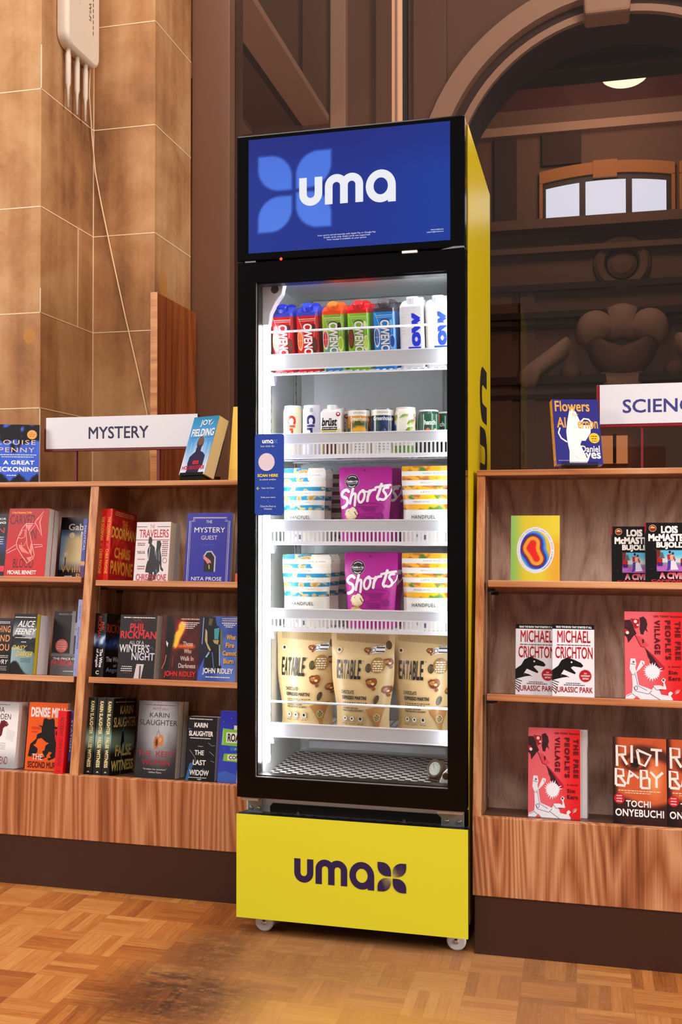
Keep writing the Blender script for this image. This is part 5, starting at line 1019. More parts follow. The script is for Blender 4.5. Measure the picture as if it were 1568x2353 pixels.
# ---------- books on top
def topmat(x, y, z, yaw, lean): return T(x, y, z) @ Rz(yaw) @ Rx(-lean)
lb(P, 'blue paperback with dark trees and orange badge at the left end of the bookcase top', topmat(-1.714, 2.815, TL_ + 0.001, 24, 8), 0.140, 0.186, 0.03, d_reck, cover='#2c50c8')
lb(P, 'thick light blue book with dark faceless figure leaning back before the mystery sign', topmat(-1.112, 2.765, TL_ + 0.018, -24, 20), 0.104, 0.186, 0.042, d_joy, cover='#2f8cc0')
rb(P, 'purple-blue paperback with yellow title and white flame beside the science sign', topmat(-0.010, 2.585, TR_ + 0.012, 17, 14), 0.118, 0.172, 0.022, d_flow, s_flow, cover='#27257a', sp_col='#e89a2a', gloss='ink_gloss')
def d_yel(p): p.rect(0, 0, 1, 1, '#e8b800'); p.rect(0.03, 0.0, 0.4, 0.15, '#dca800'); p.text('V', 0.45, 0.19, 0.75, 0.25, '#7a5a10')
lb(P, 'plain yellow book on the bookcase top half hidden by the fridge', topmat(-0.952, 2.80, TL_ + 0.001, -8, 8), 0.125, 0.222, 0.02, d_yel, cover='#e8b800')
def easel(name, label, mat, mat_n, w, h, foot):
    root = thing(name, label, 'book stand', mat)
    m = MB(); m.box(-w / 2, 0.0, 0.002, w / 2, 0.003, h, mat_n); m.build('backrest', root)
    m = MB(); m.box(-w / 2, -foot, 0.0, w / 2, 0.003, 0.003, mat_n); m.box(-w / 2, -foot - 0.002, 0.0, w / 2, -foot, 0.010, mat_n); m.build('ledge', root)
    return root
e1 = easel('book_easel', 'black book easel under the light blue faceless-figure book', topmat(-1.112, 2.765, TL_ + 0.014, -24, 20) @ T(0, 0.0445, 0), 'acrylic_black', 0.095, 0.13, 0.046)
m = MB(); m.box(-0.044, -0.004, 0.0005, 0.044, 0.075, 0.013, 'acrylic_black'); o = m.build('base', e1); o.matrix_basis = e1.matrix_world.inverted() @ T(-1.112, 2.765, TL_) @ Rz(-24)
e2 = easel('book_easel', 'clear acrylic easel holding the purple-blue flame book', topmat(-0.010, 2.585, TR_ + 0.008, 17, 14) @ T(0, 0.0245, 0), 'acrylic', 0.09, 0.12, 0.026)
m = MB(); m.box(-0.03, 0.004, -0.006, 0.03, 0.075, 0.0, 'acrylic'); m.build('base', e2)
# ================================================================== the glass-door fridge
FM = T(-0.8513, 2.4145, 0) @ Matrix.Rotation(-0.0070, 4, 'Z')
FW = 0.578
fridge = thing('display_fridge', 'tall black and yellow glass-door display fridge with lit blue header between the bookcases', 'fridge', FM)
fp = lambda mb, name, par=fridge, bv=0.0: mb.build(name, par, bevel=bv)
ZC0, ZC1 = 0.385, 1.665      # cabinet floor and ceiling
U0, U1, VB = 0.052, 0.540, 0.40
# outer cabinet: yellow sides, black front rim
m = MB()
m.box(0.010, 0.058, 0.31, 0.0115, 0.609, 2.004, 'yellow_gloss'); m.box(FW - 0.0015, 0.058, 0.06, FW, 0.609, 2.004, 'yellow_gloss')
m.box(0.0115, 0.060, 1.69, FW - 0.0015, 0.607, 2.003, 'black_satin'); m.box(0.0115, VB + 0.05, 0.06, FW - 0.0015, 0.607, 1.69, 'black_satin'); m.box(0.0115, 0.075, 0.06, FW - 0.0015, VB + 0.05, 0.33, 'black_satin')
m.box(FW - 0.0005, 0.603, 0.06, FW + 0.0008, 0.609, 2.004, 'black_satin')
fp(m, 'cabinet')
m = MB()      # inner liner
m.box(0.0125, 0.060, 0.335, U0, VB + 0.045, 1.688, 'liner'); m.box(U1, 0.060, 0.335, FW - 0.002, VB + 0.045, 1.688, 'liner')
m.box(U0, VB, 0.335, U1, VB + 0.045, 1.688, 'liner'); m.box(U0, 0.060, ZC1, U1, VB, 1.688, 'liner'); m.box(U0, 0.060, 0.335, U1, VB, ZC0 - 0.004, 'liner')
lin_o = fp(m, 'liner')
m = MB(); m.box(0.098, 0.372, 0.418, 0.470, VB - 0.0002, ZC1 - 0.001, 'liner_panel'); fp(m, 'rear_panel', lin_o, 0.003)
m = MB(); m.box(0.090, 0.352, 0.3975, 0.478, 0.371, 0.417, 'white_metal'); fp(m, 'air_duct', lin_o, 0.002)
for u in (U0 + 0.001, U1 - 0.004):
    for v in (0.105, 0.335):
        m = MB(); m.box(u, v, 0.43, u + 0.003, v + 0.014, 1.62, 'brushed')
        for k in range(46): m.box(u + (0.003 if u < 0.2 else -0.0002), v + 0.005, 0.45 + k * 0.0255, u + (0.0032 if u < 0.2 else 0), v + 0.009, 0.46 + k * 0.0255, 'black_matte')
        fp(m, 'shelf_track', lin_o)
m = MB(); m.box(U0 + 0.002, 0.062, ZC0 - 0.003, U1 - 0.002, 0.365, ZC0, 'perforated_deck'); m.box(U0 + 0.002, 0.060, ZC0 - 0.012, U1 - 0.002, 0.0625, ZC0, 'perforated_deck'); fp(m, 'deck')
# light strips in the front corners
m = MB(); m.box(0.0525, 0.058, 0.42, 0.0685, 0.074, 1.575, 'led'); fp(m, 'light_strip', fridge, 0.003)
m = MB(); m.box(0.536, 0.058, 0.44, 0.5395, 0.074, 1.655, 'led'); fp(m, 'light_strip', fridge, 0.002)
for pts, c, r in (([(0.052, 1.535), (0.070, 1.535), (0.074, 1.565), (0.088, 1.592), (0.104, 1.612), (0.110, 1.640), (0.108, 1.662), (0.052, 1.662)], (0.086, 1.625), 0.0105),
               ([(0.505, 0.388), (0.536, 0.388), (0.536, 0.436), (0.526, 0.432), (0.514, 0.420), (0.507, 0.404)], (0.5215, 0.415), 0.0085)):
    m = MB(); m.prism(pts, 0.050, 0.076, 'white_metal'); o = fp(m, 'strip_bracket', fridge, 0.002)
    m = MB(); m.lathe([(0.0, -0.0012), (r - 0.0015, -0.0012), (r, 0), (r, 0.001)], 'gauge_brown', c=(c[0], 0.050, c[1]), axis='y', n=20); fp(m, 'screw_cap', o)
m = MB(); m.box(0.06, 0.060, 1.654, 0.530, 0.070, 1.660, 'led'); fp(m, 'light_strip', fridge)  # unseen top strip, added to brighten the upper interior
# header box with lit screen
m = MB(); m.box(0.0, 0.0, 1.6885, FW - 0.002, 0.056, 2.006, 'black_gloss'); hd = fp(m, 'header', fridge, 0.004)
m = MB()
def fscreen(u, v):
    x, z = u * 0.5090, v * 0.2865      # metres on the screen
    c = mixc('#26378f', '#2142a0', sst(0.5, 1.0, u) * 0.8); c = mixc(c, '#252a78', 0.5 * sst(0.55, 0.95, v))
    best = 0
    for a, b, s, dg in ((0.0255, 0.153, 0.088, 0), (0.1245, 0.155, 0.090, 1), (0.0255, 0.050, 0.088, 1), (0.1245, 0.055, 0.090, 0)):
        q, r = (x - a) / s, (z - b) / s; e = 0.045
        ins = min(sst(-e, e, q), sst(-e, e, 1 - q), sst(-e, e, r), sst(-e, e, 1 - r))
        for cx, cz in (((0.36, 0.36), (0.64, 0.64)) if dg == 0 else ((0.64, 0.36), (0.36, 0.64))):
            dx, dz = (q - cx) * (1 if cx < 0.5 else -1), (r - cz) * (1 if cz < 0.5 else -1)
            if dx > 0 and dz > 0: ins = min(ins, sst(0.64 + e, 0.64 - e, math.hypot(dx, dz)))
        best = max(best, ins)
    return mixc(c, mixc('#5b86ee', '#4f7ae6', v), best * 0.95)
p = Print(m, lambda x, z, q: (0.0327 + x, -0.0006 - q, 1.7065 + z), 1, 1, 'screen', 0.0, 0.0001)
p.w, p.h = 0.5090, 0.2865; p.art(fscreen, nx=130, nz=76); p.w = p.h = 1
logo(p, 0.1653 - 0.0327, 0.1035, 1.0, '#f2f2fa')
for k, (tx, a, b) in enumerate((('Your card is stored securely with Apple Pay or Google Pay', 0.2123, 0.3595), ('Credit cards only. Debit cards not supported', 0.2280, 0.3450), ('Your receipt is available on your phone', 0.2360, 0.3360))): p.text(tx, a - 0.0327, 0.0300 - k * 0.0058, b - 0.0327, 0.0345 - k * 0.0058, '#e4e8fa', bold=.01)
p.text('www.umabox.ca', 0.4945 - 0.0327, 0.0260, 0.5255 - 0.0327, 0.0295, '#e4e8fa', bold=.01); p.text('support@umabox.ca', 0.4850 - 0.0327, 0.0200, 0.5255 - 0.0327, 0.0240, '#e4e8fa', bold=.01)
fp(m, 'lit_screen', hd)
for u in (0.118,):
    m = MB(); m.lathe([(0, -0.002), (0.003, -0.001), (0.0036, 0.0)], 'red_led', c=(u, 0.0, 1.688), axis='y', n=10); fp(m, 'indicator_lamp', hd)
m = MB(); m.box(0.425, -0.006, 1.6805, 0.462, 0.03, 1.6862, 'white_metal'); m.prism([(0.52, 1.684), (0.575, 1.686), (0.575, 1.690), (0.55, 1.690)], -0.004, 0.03, 'steel'); fp(m, 'top_hinge', hd)
m = MB(); m.box(0.022, 0.004, 1.6838, 0.05, 0.03, 1.6885, 'steel'); fp(m, 'lock_plate', hd)
# door
m = MB(); D0, D1, G0, G1_, ZB0, ZB1, ZG0, ZG1 = 0.004, FW - 0.001, 0.0515, 0.5335, 0.346, 1.684, 0.397, 1.633
m.box(D0, 0.0, ZB0, G0, 0.048, ZB1, 'black_gloss'); m.box(G1_, 0.0, ZB0, D1, 0.048, ZB1, 'black_gloss'); m.box(G0, 0.0, ZB0, G1_, 0.048, ZG0, 'black_gloss'); m.box(G0, 0.0, ZG1, G1_, 0.048, ZB1, 'black_gloss')
door = fp(m, 'door', fridge)
m = MB(); m.box(G0, 0.008, ZG0, G1_, 0.011, ZG1, 'door_glass'); fp(m, 'glass_pane', door)
m = MB()
for x0, z0, x1, z1 in ((G0, ZG0, G0 + 0.0035, ZG1), (G1_ - 0.002, ZG0, G1_, ZG1), (G0, ZG0, G1_, ZG0 + 0.004), (G0, ZG1 - 0.003, G1_, ZG1)): m.box(x0, 0.012, z0, x1, 0.040, z1, 'black_satin')
for x0, z0, x1, z1 in ((G0 + 0.0002, ZG0, G0 + 0.0012, ZG1), (G0, ZG0 + 0.0002, G1_, ZG0 + 0.0014)): m.box(x0, 0.004, z0, x1, 0.0075, z1, 'brushed')
fp(m, 'pane_gasket', door)
m = MB(); SZ = 0.2030
def rrect(x0, z0, x1, z1, r): return arc(x1 - r, z1 - r, r, 0, 90, 6) + arc(x0 + r, z1 - r, r, 90, 180, 6) + arc(x0 + r, z0 + r, r, 180, 270, 6) + arc(x1 - r, z0 + r, r, 270, 360, 6)
p = Print(m, lambda x, z, q: (0.0500 + x, -0.0006 - q, 1.0490 + z), 1, 1, 'ink', 0.0, 0.00006)
m.prism([(0.05 + a, 1.049 + b) for a, b in rrect(0, 0, 0.0763, SZ, 0.008)], -0.0006, 0.0, 'ink', '#1c3fa0')
logo(p, 0.0195, 0.179, 0.118, '#f4f4fb', '#4a6cc4')
Wt = '#e8ecf8'
p.text('Scan. Grab. Go.', 0.0155, 0.1705, 0.0520, 0.1745, Wt); p.ell(0.0310, 0.1330, 0.0213, 0.0222, '#d8c8d2', 32)
p.text('SCAN HERE', 0.0075, 0.0958, 0.0610, 0.1030, '#f4dc3c', bold=.03); p.text('to unlock umabox', 0.0130, 0.0875, 0.0560, 0.0915, Wt)
p.text('Open the Door', 0.0180, 0.0650, 0.0515, 0.0700, Wt); p.text('Grab your items', 0.0160, 0.0422, 0.0545, 0.0470, Wt); p.text('Close the Door to', 0.0150, 0.0205, 0.0555, 0.0250, Wt); p.text('Checkout', 0.0250, 0.0142, 0.0455, 0.0185, Wt)
for z in (0.077, 0.0545, 0.0325): p.rect(0.0347, z, 0.0353, z + 0.0055, '#7f94d4')
p.line([(0.0093, 0.0710), (0.0055, 0.0672), (0.0093, 0.0634)], 0.0013, '#f4dc3c'); p.line([(0.0058, 0.0672), (0.0125, 0.0672)], 0.0013, '#f4dc3c')
fp(m, 'scan_sticker', door)
# base: white bracket with black slot, hinges, yellow front panel with a slotted ledge, castors
m = MB(); m.box(0.012, 0.052, 0.27, FW - 0.012, 0.056, 0.345, 'white_metal'); m.prism([(0.075, 0.278), (0.075, 0.314), (0.082, 0.322), (0.500, 0.322), (0.510, 0.314), (0.510, 0.278)], 0.0495, 0.0515, 'black_matte')
m.box(0.012, 0.049, 0.268, 0.040, 0.0515, 0.30, 'black_matte'); m.box(FW - 0.020, 0.049, 0.268, FW - 0.012, 0.0515, 0.31, 'black_matte')
br = fp(m, 'base_bracket')
for u in (0.150, 0.420):
    m = MB(); m.lathe([(0.0, -0.005), (0.004, -0.005), (0.0048, -0.003), (0.0048, 0.0)], 'chrome', c=(u, 0.0495, 0.302), axis='y', n=6); fp(m, 'bolt', br)
for u0, u1 in ((0.020, 0.058), (0.512, 0.568)):
    m = MB(); m.box(u0, 0.036, 0.296, u1, 0.0405, 0.340, 'steel'); m.box(u0 - 0.006, 0.006, 0.336, u1, 0.0405, 0.3445, 'brushed'); hg = fp(m, 'hinge', br, 0.0015)
    for q in (0.25, 0.80):
        m = MB(); m.lathe([(0.0, -0.0035), (0.0042, -0.0035), (0.0055, -0.001), (0.0055, 0.0)], 'chrome', c=(u0 + (u1 - u0) * q, 0.036, 0.311), axis='y', n=16); fp(m, 'screw', hg)
m = MB(); m.box(0.0035, -0.002, 0.0477, 0.5815, 0.002, 0.3035, 'yellow_panel'); pnl = fp(m, 'front_panel')
m = MB(); m.box(0.0035, 0.0022, 0.0477, 0.5815, 0.022, 0.3030, 'black_satin'); m.box(0.0045, 0.0222, 0.296, 0.5805, 0.0485, 0.2995, 'dark_metal'); m.box(FW - 0.02, 0.022, 0.06, FW - 0.002, 0.17, 0.30, 'black_satin')
for k in range(14): m.box(0.10 + k * 0.030, 0.030, 0.2996, 0.112 + k * 0.030, 0.038, 0.3002, 'black_matte')
for k in range(11): m.prism([(0.075 + k * 0.021, 0.0), (0.087 + k * 0.021, 0.0), (0.082 + k * 0.021, 0.01), (0.07 + k * 0.021, 0.01)], 0, 0.001, 'brushed', T=lambda x, y, z: (FW - 0.002 + y * 0.3, 0.05 + z * 8, x))
fp(m, 'panel_tray', pnl)
m = MB(); p = Print(m, lambda x, z, q: (x, -0.0022 - q, z), 1, 1, 'ink', 0.0, 0.0001); logo(p, 0.1540, 0.1430, 0.825, '#2a1a4a', '#2a1a4a', '#d8cc5a'); fp(m, 'logo_lettering', pnl)
m = MB()      # the same lettering runs down the yellow side, turned a quarter
p2 = Print(m, lambda x, z, q: (FW + 0.0003 + q, 0.300 + z, 1.4600 - x), 1, 1, 'ink', 0.0, 0.0001); logo(p2, 0.0, 0.0, 2.55, '#0b0a10'); fp(m, 'side_lettering')
for u, v in ((0.062, 0.055), (0.548, 0.055), (0.062, 0.56), (0.54, 0.56)):
    m = MB(); m.box(u - 0.02, v - 0.02, 0.046, u + 0.02, v + 0.02, 0.0600, 'black_satin'); m.box(u - 0.019, v - 0.008, 0.012, u - 0.016, v + 0.02, 0.05, 'black_satin'); m.box(u + 0.016, v - 0.008, 0.012, u + 0.019, v + 0.02, 0.05, 'black_satin'); ca = fp(m, 'castor')
    m = MB(); m.lathe([(0.004, -0.0152), (0.020, -0.0152), (0.0235, -0.012), (0.0235, 0.012), (0.020, 0.0152), (0.004, 0.0152)], 'nylon', c=(u, v, 0.0237), axis='y', n=24); fp(m, 'wheel', ca)
    m = MB(); m.lathe([(0.0, -0.019), (0.004, -0.019), (0.0065, -0.017), (0.0065, 0.017), (0.0, 0.017)], 'chrome', c=(u, v, 0.0237), axis='y', n=12); fp(m, 'axle', ca)
# wire shelves with price rails
RISE = {1.418: 0.055}
SH = [  # base of goods, rail z0, z1, slots z0 (or None), guard bar z
    (1.418, 1.424, 1.463, None, 1.522), (1.2030, 1.2315, 1.2590, 1.204, None), (0.9820, 1.0085, 1.0385, 0.983, None), (0.7605, 0.7855, 0.8115, 0.762, None), (0.4900, 0.4835, 0.5190, None, 0.5735)]
for zb, r0, r1, s0, gb in SH:
    m = MB(); ua, ub = U0 + 0.0165, U1 - 0.013; rs = RISE.get(zb, 0)
    for k in range(26): uu = ua + 0.01 + (ub - ua - 0.02) * k / 25; m.tube([(uu, 0.084, zb - 0.003), (uu, 0.362, zb - 0.003 + rs)], 0.0018, 'white_metal', n=6)
    for v in (0.086, 0.18, 0.27, 0.360): m.tube([(ua, v, zb - 0.0062 + rs * (v - 0.084) / 0.278), (ub, v, zb - 0.0062 + rs * (v - 0.084) / 0.278)], 0.0024, 'white_metal', n=6)
    for uu in (ua, ub): m.tube([(uu, 0.084, zb - 0.004), (uu, 0.362, zb - 0.004 + rs)], 0.0028, 'white_metal', n=6)
    sh = fp(m, 'wire_shelf')
    m = MB(); m.box(ua - 0.004, 0.0765, r0, ub + 0.010, 0.0800, r1, 'rail_grey'); m.box(ua - 0.004, 0.0755, r1 - 0.002, ub + 0.010, 0.0815, r1 + 0.0008, 'white_metal'); m.box(ua - 0.004, 0.0755, r0 - 0.0008, ub + 0.010, 0.0815, r0 + 0.002, 'white_metal')
    if s0:
        k = 0; uu = ua - 0.004
        while uu < ub + 0.010: m.box(uu, 0.0765, s0, uu + 0.0045, 0.0795, r0, 'white_metal'); uu += 0.0104
        m.box(ua - 0.004, 0.0755, s0 - 0.0085, ub + 0.010, 0.0815, s0 + 0.0005, 'white_metal')
    fp(m, 'price_rail', sh)
    if gb:
        m = MB(); b = 0.010; uL = ua - 0.010
        m.tube([(uL + 0.005, 0.081, r0), (uL, 0.080, r1), (uL - 0.003, 0.079, gb - b), (uL, 0.079, gb - 0.003), (uL + b, 0.079, gb), (ub + 0.005, 0.079, gb)], 0.0030, 'white_metal'); fp(m, 'guard_bar', sh)
    for uu in (U0 + 0.004, U1 - 0.016):
        m = MB(); m.prism([(0.090, zb + 0.002), (0.130, zb + 0.002), (0.125, zb - 0.012), (0.112, zb - 0.030), (0.104, zb - 0.030)], uu, uu + 0.012, 'white_metal', T=lambda x, y, z: (y, x, z)); fp(m, 'shelf_bracket', sh)
# dial thermometer on the deck
tm = thing('dial_thermometer', 'small brown dial thermometer standing on the checkered fridge deck', 'thermometer', FM @ T(0.488, 0.115, ZC0 + 0.0005) @ Rz(-28))
m = MB(); m.box(-0.019, -0.008, 0, 0.019, 0.020, 0.006, 'gauge_brown'); m.prism([(-0.017, 0.006), (0.017, 0.006), (0.012, 0.018), (-0.012, 0.018)], -0.006, 0.014, 'gauge_brown'); m.build('base', tm, bevel=0.002)
m = MB(); Rm = Matrix.Translation((0, 0, 0.030)) @ Rx(-22)
def tr(mb, M): mb.v = [tuple(M @ Vector(q)) for q in mb.v]; return mb
m.lathe([(0.0, -0.006), (0.0165, -0.006), (0.0175, -0.008), (0.0215, -0.008), (0.0235, -0.004), (0.0235, 0.010), (0.020, 0.013), (0.0, 0.013)], 'gauge_brown', axis='y', n=28); tr(m, Rm).build('case', tm)
m = MB(); m.lathe([(0.0, -0.0064), (0.0165, -0.0064), (0.0165, -0.0060)], 'ink', '#b9c2b4', axis='y', n=28); p = Print(m, lambda x, z, q: (x, -0.0065 - q, z), 1, 1)
for k in range(11): a = math.radians(210 - 24 * k); p.line([(0.011 * math.cos(a), 0.011 * math.sin(a)), (0.014 * math.cos(a), 0.014 * math.sin(a))], 0.001, '#2a2a26')
p.line([(0, 0), (-0.006, 0.010)], 0.0012, '#a01a14'); tr(m, Rm).build('dial', tm)
# ================================================================== goods in the fridge
def inf(u, v, z, yaw=0.0): return FM @ T(u, v, z) @ Rz(yaw)
def cyl_print(mb, r, w, h, mat='ink_gloss', z0=0.0):
    return Print(mb, lambda x, z, q: ((r + q) * math.sin((x - w / 2) / r), -(r + q) * math.cos((x - w / 2) / r), z0 + z), w, h, mat, 0.00025, 0.00003, 0.006)
# ---------- drink cartons
def carton(label, M, w, d, h, top, body, cap, design, zline=0.144, capr=0.0140, caph=0.019, lean=28, capy=0.016, group='drink cartons on the top fridge shelf'):
    root = thing('drink_carton', label, 'drink carton', M, group)
    m = MB(); c = 0.006
    def ring(zf, y0, ins, zb):
        pts = [(-w / 2 + c, 0), (w / 2 - c, 0), (w / 2, c), (w / 2, d - c), (w / 2 - c, d), (-w / 2 + c, d), (-w / 2, d - c), (-w / 2, c)]
        return [(x * (1 - ins), y0 + y * (d - y0) / d, zf + (zb - zf) * y / d) for x, y in pts]
    R = [ring(0, 0, 0, 0), ring(zline, 0, 0, zline), ring(h - 0.010, 0.0, 0.03, h - 0.006), ring(h, 0.020, 0.12, h + 0.006)]; vs = sum(R, [])
    for k, col in ((0, body), (1, top), (2, top)): m.add(vs, [(k * 8 + i, k * 8 + (i + 1) % 8, (k + 1) * 8 + (i + 1) % 8, (k + 1) * 8 + i) for i in range(8)], 'ink_gloss', col)
    m.add(vs, [tuple(range(24, 32)), tuple(range(7, -1, -1))], 'ink_gloss', top)
    p = Print(m, lambda x, z, q: (-w / 2 + x, -q, z), w, h, 'ink_gloss', 0.0003, 0.00003); design(p)
    m.build('box', root)
    m = MB(); n = 24; prof = [(capr * 1.08, 0), (capr * 1.08, 0.004), (capr, 0.0045), (capr, caph - 0.002), (capr - 0.002, caph), (0.0, caph)]
    m.lathe(prof, 'ink_gloss', cap, n=n)
    for k in range(20): a = 2 * PI * k / 20; m.box(capr * math.cos(a) - 0.0005, capr * math.sin(a) - 0.0005, 0.005, capr * math.cos(a) + 0.0005, capr * math.sin(a) + 0.0005, caph - 0.0025, 'ink_gloss', cap)
    tr(m, Matrix.Translation((0, capy, h - 0.008)) @ Rx(lean)).build('cap', root)
    return root
def cw(body2, left, right, word_sh='#8a1016', line='#f4d8c8', low=None):
    def f(p):
        if low: p.rect(0.1, 0.0, 0.9, 0.62, low[1], low[0])
        z = p.h
        p.line([(0.10, 0.865), (0.26, 0.70), (0.34, 0.45)], 0.012, '#f0e8e4'); p.line([(0.90, 0.865), (0.84, 0.70), (0.80, 0.55)], 0.010, '#f0e8e4')
        p.small(0.12, 0.825, 0.88, 0.838, line, 3); p.small(0.14, 0.80, 0.86, 0.808, line, 4)
        p.ell(0.16, 0.50, 0.13, 0.16, left[0]); p.ell(0.15, 0.50, 0.10, 0.13, left[1]); p.line([(0.06, 0.50), (0.25, 0.50)], 0.012, left[0]); p.line([(0.16, 0.37), (0.16, 0.63)], 0.012, left[0])
        p.ell(0.83, 0.42, 0.13, 0.12, right[0]); p.ell(0.84, 0.43, 0.10, 0.09, right[1]); p.ell(0.80, 0.70, 0.09, 0.06, right[0])
        p.text('CWENCH', 0.295, 0.185, 0.745, 0.78, word_sh, bold=.05, rot=-90); p.text('CWENCH', 0.315, 0.205, 0.725, 0.76, '#f3efec', bold=.03, rot=-90)
    return f
def d_blend(p):
    cw(None, ('#f0dcd4', '#c82a2a'), ('#e8f0a0', '#a8c83a'), '#4a5a14', '#e8f0b0', ('#8ab020', '#2a86c8'))(p)
    p.ell(0.80, 0.70, 0.09, 0.06, '#3a2016')
def d_flowc(p):
    p.text('flow', 0.34, 0.14, 0.86, 0.84, '#1c30cc', bold=.045, rot=90, shear=.15)
    for k in range(6): p.small(0.10, 0.52 + k * 0.05, 0.24, 0.53 + k * 0.05, '#c8d4a8', k)
    p.circ(0.20, 0.10, 0.07, '#b8c870')
def d_flow2(p):
    p.text('flow', 0.34, 0.14, 0.86, 0.85, '#3350d4', bold=.045, rot=90, shear=.15)
    for k in range(4): p.small(0.08, 0.50 + k * 0.05, 0.24, 0.51 + k * 0.05, '#c8d4a8', k)
    p.circ(0.16, 0.20, 0.08, '#b8c870')
Z1 = 1.4182
cherry = cw(None, ('#f2b088', '#e8602c'), ('#4a2018', '#5c2c1c'))
specs = [
 ('leftmost red drink carton with blue cap on the top fridge shelf', 0.083, '#3a48c8', '#d0141a', '#1a36d8', cherry, 0, 'blue cap seen behind the leftmost red carton'),
 ('second red drink carton with blue cap on the top fridge shelf', 0.150, '#3a48c8', '#d0141a', '#1a36d8', cherry, 0, 'blue cap seen behind the second red carton'),
 ('green and blue drink carton with orange cap', 0.218, '#f04a0c', '#8ab428', '#f46a10', d_blend, 0, 'orange-red cap seen behind the orange-capped carton'),
 ('lime green drink carton with red cap', 0.285, '#e0101a', '#84c41c', '#dc1620', cw(None, ('#5a2018', '#8a3a24'), ('#e8f4b0', '#c4e060'), '#4a5a10', '#d8f0a0'), 0, 'red cap seen behind the lime green carton'),
 ('blue drink carton with dark grey cap', 0.3525, '#3c3644', '#1a86dc', '#4a4648', cw(None, ('#f0f4fa', '#2a5ab0'), ('#78c8f0', '#2a4aa8'), '#103a80', '#a8d8f8'), 0, 'dark brown-grey cap seen behind the blue carton'),
]
for lab, u, top, body, cap, des, _, lab2 in specs:
    M = inf(u + 0.008, 0.119, Z1 + 0.003) @ Rx(11); o = carton(lab, M, 0.0575, 0.060, 0.163, top, body, cap, des)
    dup(o, M @ T(0.004, 0.066, 0), lab2, 'drink cartons in the second row')
for lab, u, des, lab2 in (('white water carton with blue upright lettering beside the blue carton', 0.4245, d_flowc, 'white carton cap seen behind the left white water carton'), ('white water carton at the right end of the top fridge shelf', 0.490, d_flow2, 'white carton cap seen behind the right white water carton')):
    M = inf(u + 0.006, 0.119, Z1 + 0.003) @ Rx(11); o = carton(lab, M, 0.062, 0.060, 0.164, '#e9e9ea', '#e9e9ea', '#eceef0', des, capr=0.0150, caph=0.022, lean=6, capy=0.024)
    dup(o, M @ T(0.004, 0.066, 0), lab2)
# ---------- second shelf: cans and small cartons
Z2 = 1.2035; GC = 'cans on the second fridge shelf'
def can(label, M, r, h, body, design, top='brushed', lid_white=False, group=GC):
    root = thing('drink_can', label, 'can', M @ Rz(15), group); m = MB()
    m.lathe([(r * 0.80, 0), (r, 0.007), (r, h - 0.013), (r * 0.88, h - 0.004)], 'ink_gloss', body, n=40)
    p = cyl_print(m, r, PI * r, h); design(p); m.build('body', root)
    m = MB(); m.lathe([(r * 0.88, h - 0.0042), (r * 0.90, h - 0.001), (r * 0.88, h), (r * 0.85, h - 0.001), (r * 0.83, h - 0.004), (0.0, h - 0.004)], 'steel', n=40, mats=[('ink_gloss', '#e8e8e6')] * 5 if lid_white else None)
    ld = m.build('lid', root)
    m = MB(); m.box(-0.006, -0.012, h - 0.0035, 0.006, 0.010, h - 0.0020, 'chrome'); m.build('pull_tab', ld)
    return root
def vt(col, extra=None):
    def f(p):
        p.text('Cirn', 0.31, 0.33, 0.60, 0.80, col, bold=.05, rot=-90, space=1.05)
        for k in range(3): p.rect(0.305, 0.38 + k * 0.115, 0.40, 0.394 + k * 0.115, '#e6e0c4' if col == '#c23a22' else '#d8d8e8')
        if extra:
            for k in range(4): p.rect(0.42, 0.86 + k * 0.022, 0.52, 0.868 + k * 0.022, '#5a5a78')
    return f
can('slim cream can with red vertical lettering, leftmost on the second fridge shelf', inf(0.1060, 0.146, Z2), 0.0252, 0.1335, '#e2dab2', vt('#c23a22'), lid_white=True)
can('slim pale grey can with navy vertical lettering beside the cream can', inf(0.1585, 0.146, Z2), 0.0252, 0.1335, '#d6d6e2', vt('#221c5c', 1), lid_white=True)
def d_brust(p):
    p.rect(0, 0, 1, 0.555, '#ddcf98'); p.rect(0.12, 0.0, 0.80, 0.52, '#b9a758'); p.text('brüst', 0.10, 0.62, 0.84, 0.80, '#17131a', bold=.03, shear=.06); p.rect(0.09, 0.535, 0.84, 0.60, '#1c1a18'); p.text('protein coffee', 0.13, 0.548, 0.80, 0.588, '#ece8dc', bold=.02)
    for k in range(3): p.small(0.24, 0.455 - k * 0.055, 0.68, 0.468 - k * 0.055, '#3a3420', k)
    p.circ(0.90, 0.865, 0.11, '#a01a28'); p.circ(0.90, 0.875, 0.055, '#efe6e0'); p.rect(0.2, 0.02, 0.8, 0.25, '#6a3a1c')
o = carton('small white and tan coffee carton with black lettering beside the slim cans', inf(0.2155, 0.112, Z2), 0.0535, 0.052, 0.1225, '#eceae8', '#eceae8', '#f0f0ee', d_brust, zline=0.110, capr=0.0135, caph=0.018, lean=3, capy=0.024, group='cartons on the second fridge shelf')
dup(o, inf(0.2230, 0.172, Z2), 'coffee carton just visible behind the small white and tan coffee carton')
def gh(art_f, name_col):
    def f(p):
        W = '#ecebe0'; p.art(art_f, 0.0, 0.0, 1, 0.86, 30, 24); p.rect(0, 0.0, 1, 0.30, W)
        for a in (0.02, 0.24, 0.70, 0.95): p.art(lambda u, v: W, a, 0.0, a + 0.028, 0.86, 1, 4)
        p.art(lambda u, v: W, 0, 0.845, 1, 0.965, 16, 1)
        p.text('ORGANIC', 0.31, 0.885, 0.66, 0.925, '#2c2a26', space=1.2); p.text('Greenhouse', 0.20, 0.735, 0.78, 0.825, name_col, bold=.02)
        for k in range(6):
            for q in range(3): p.small(0.30 + 0.065 * k, 0.235 - 0.06 * q, 0.35 + 0.065 * k, 0.25 - 0.06 * q, '#5a5a4a', k + q)
    return f
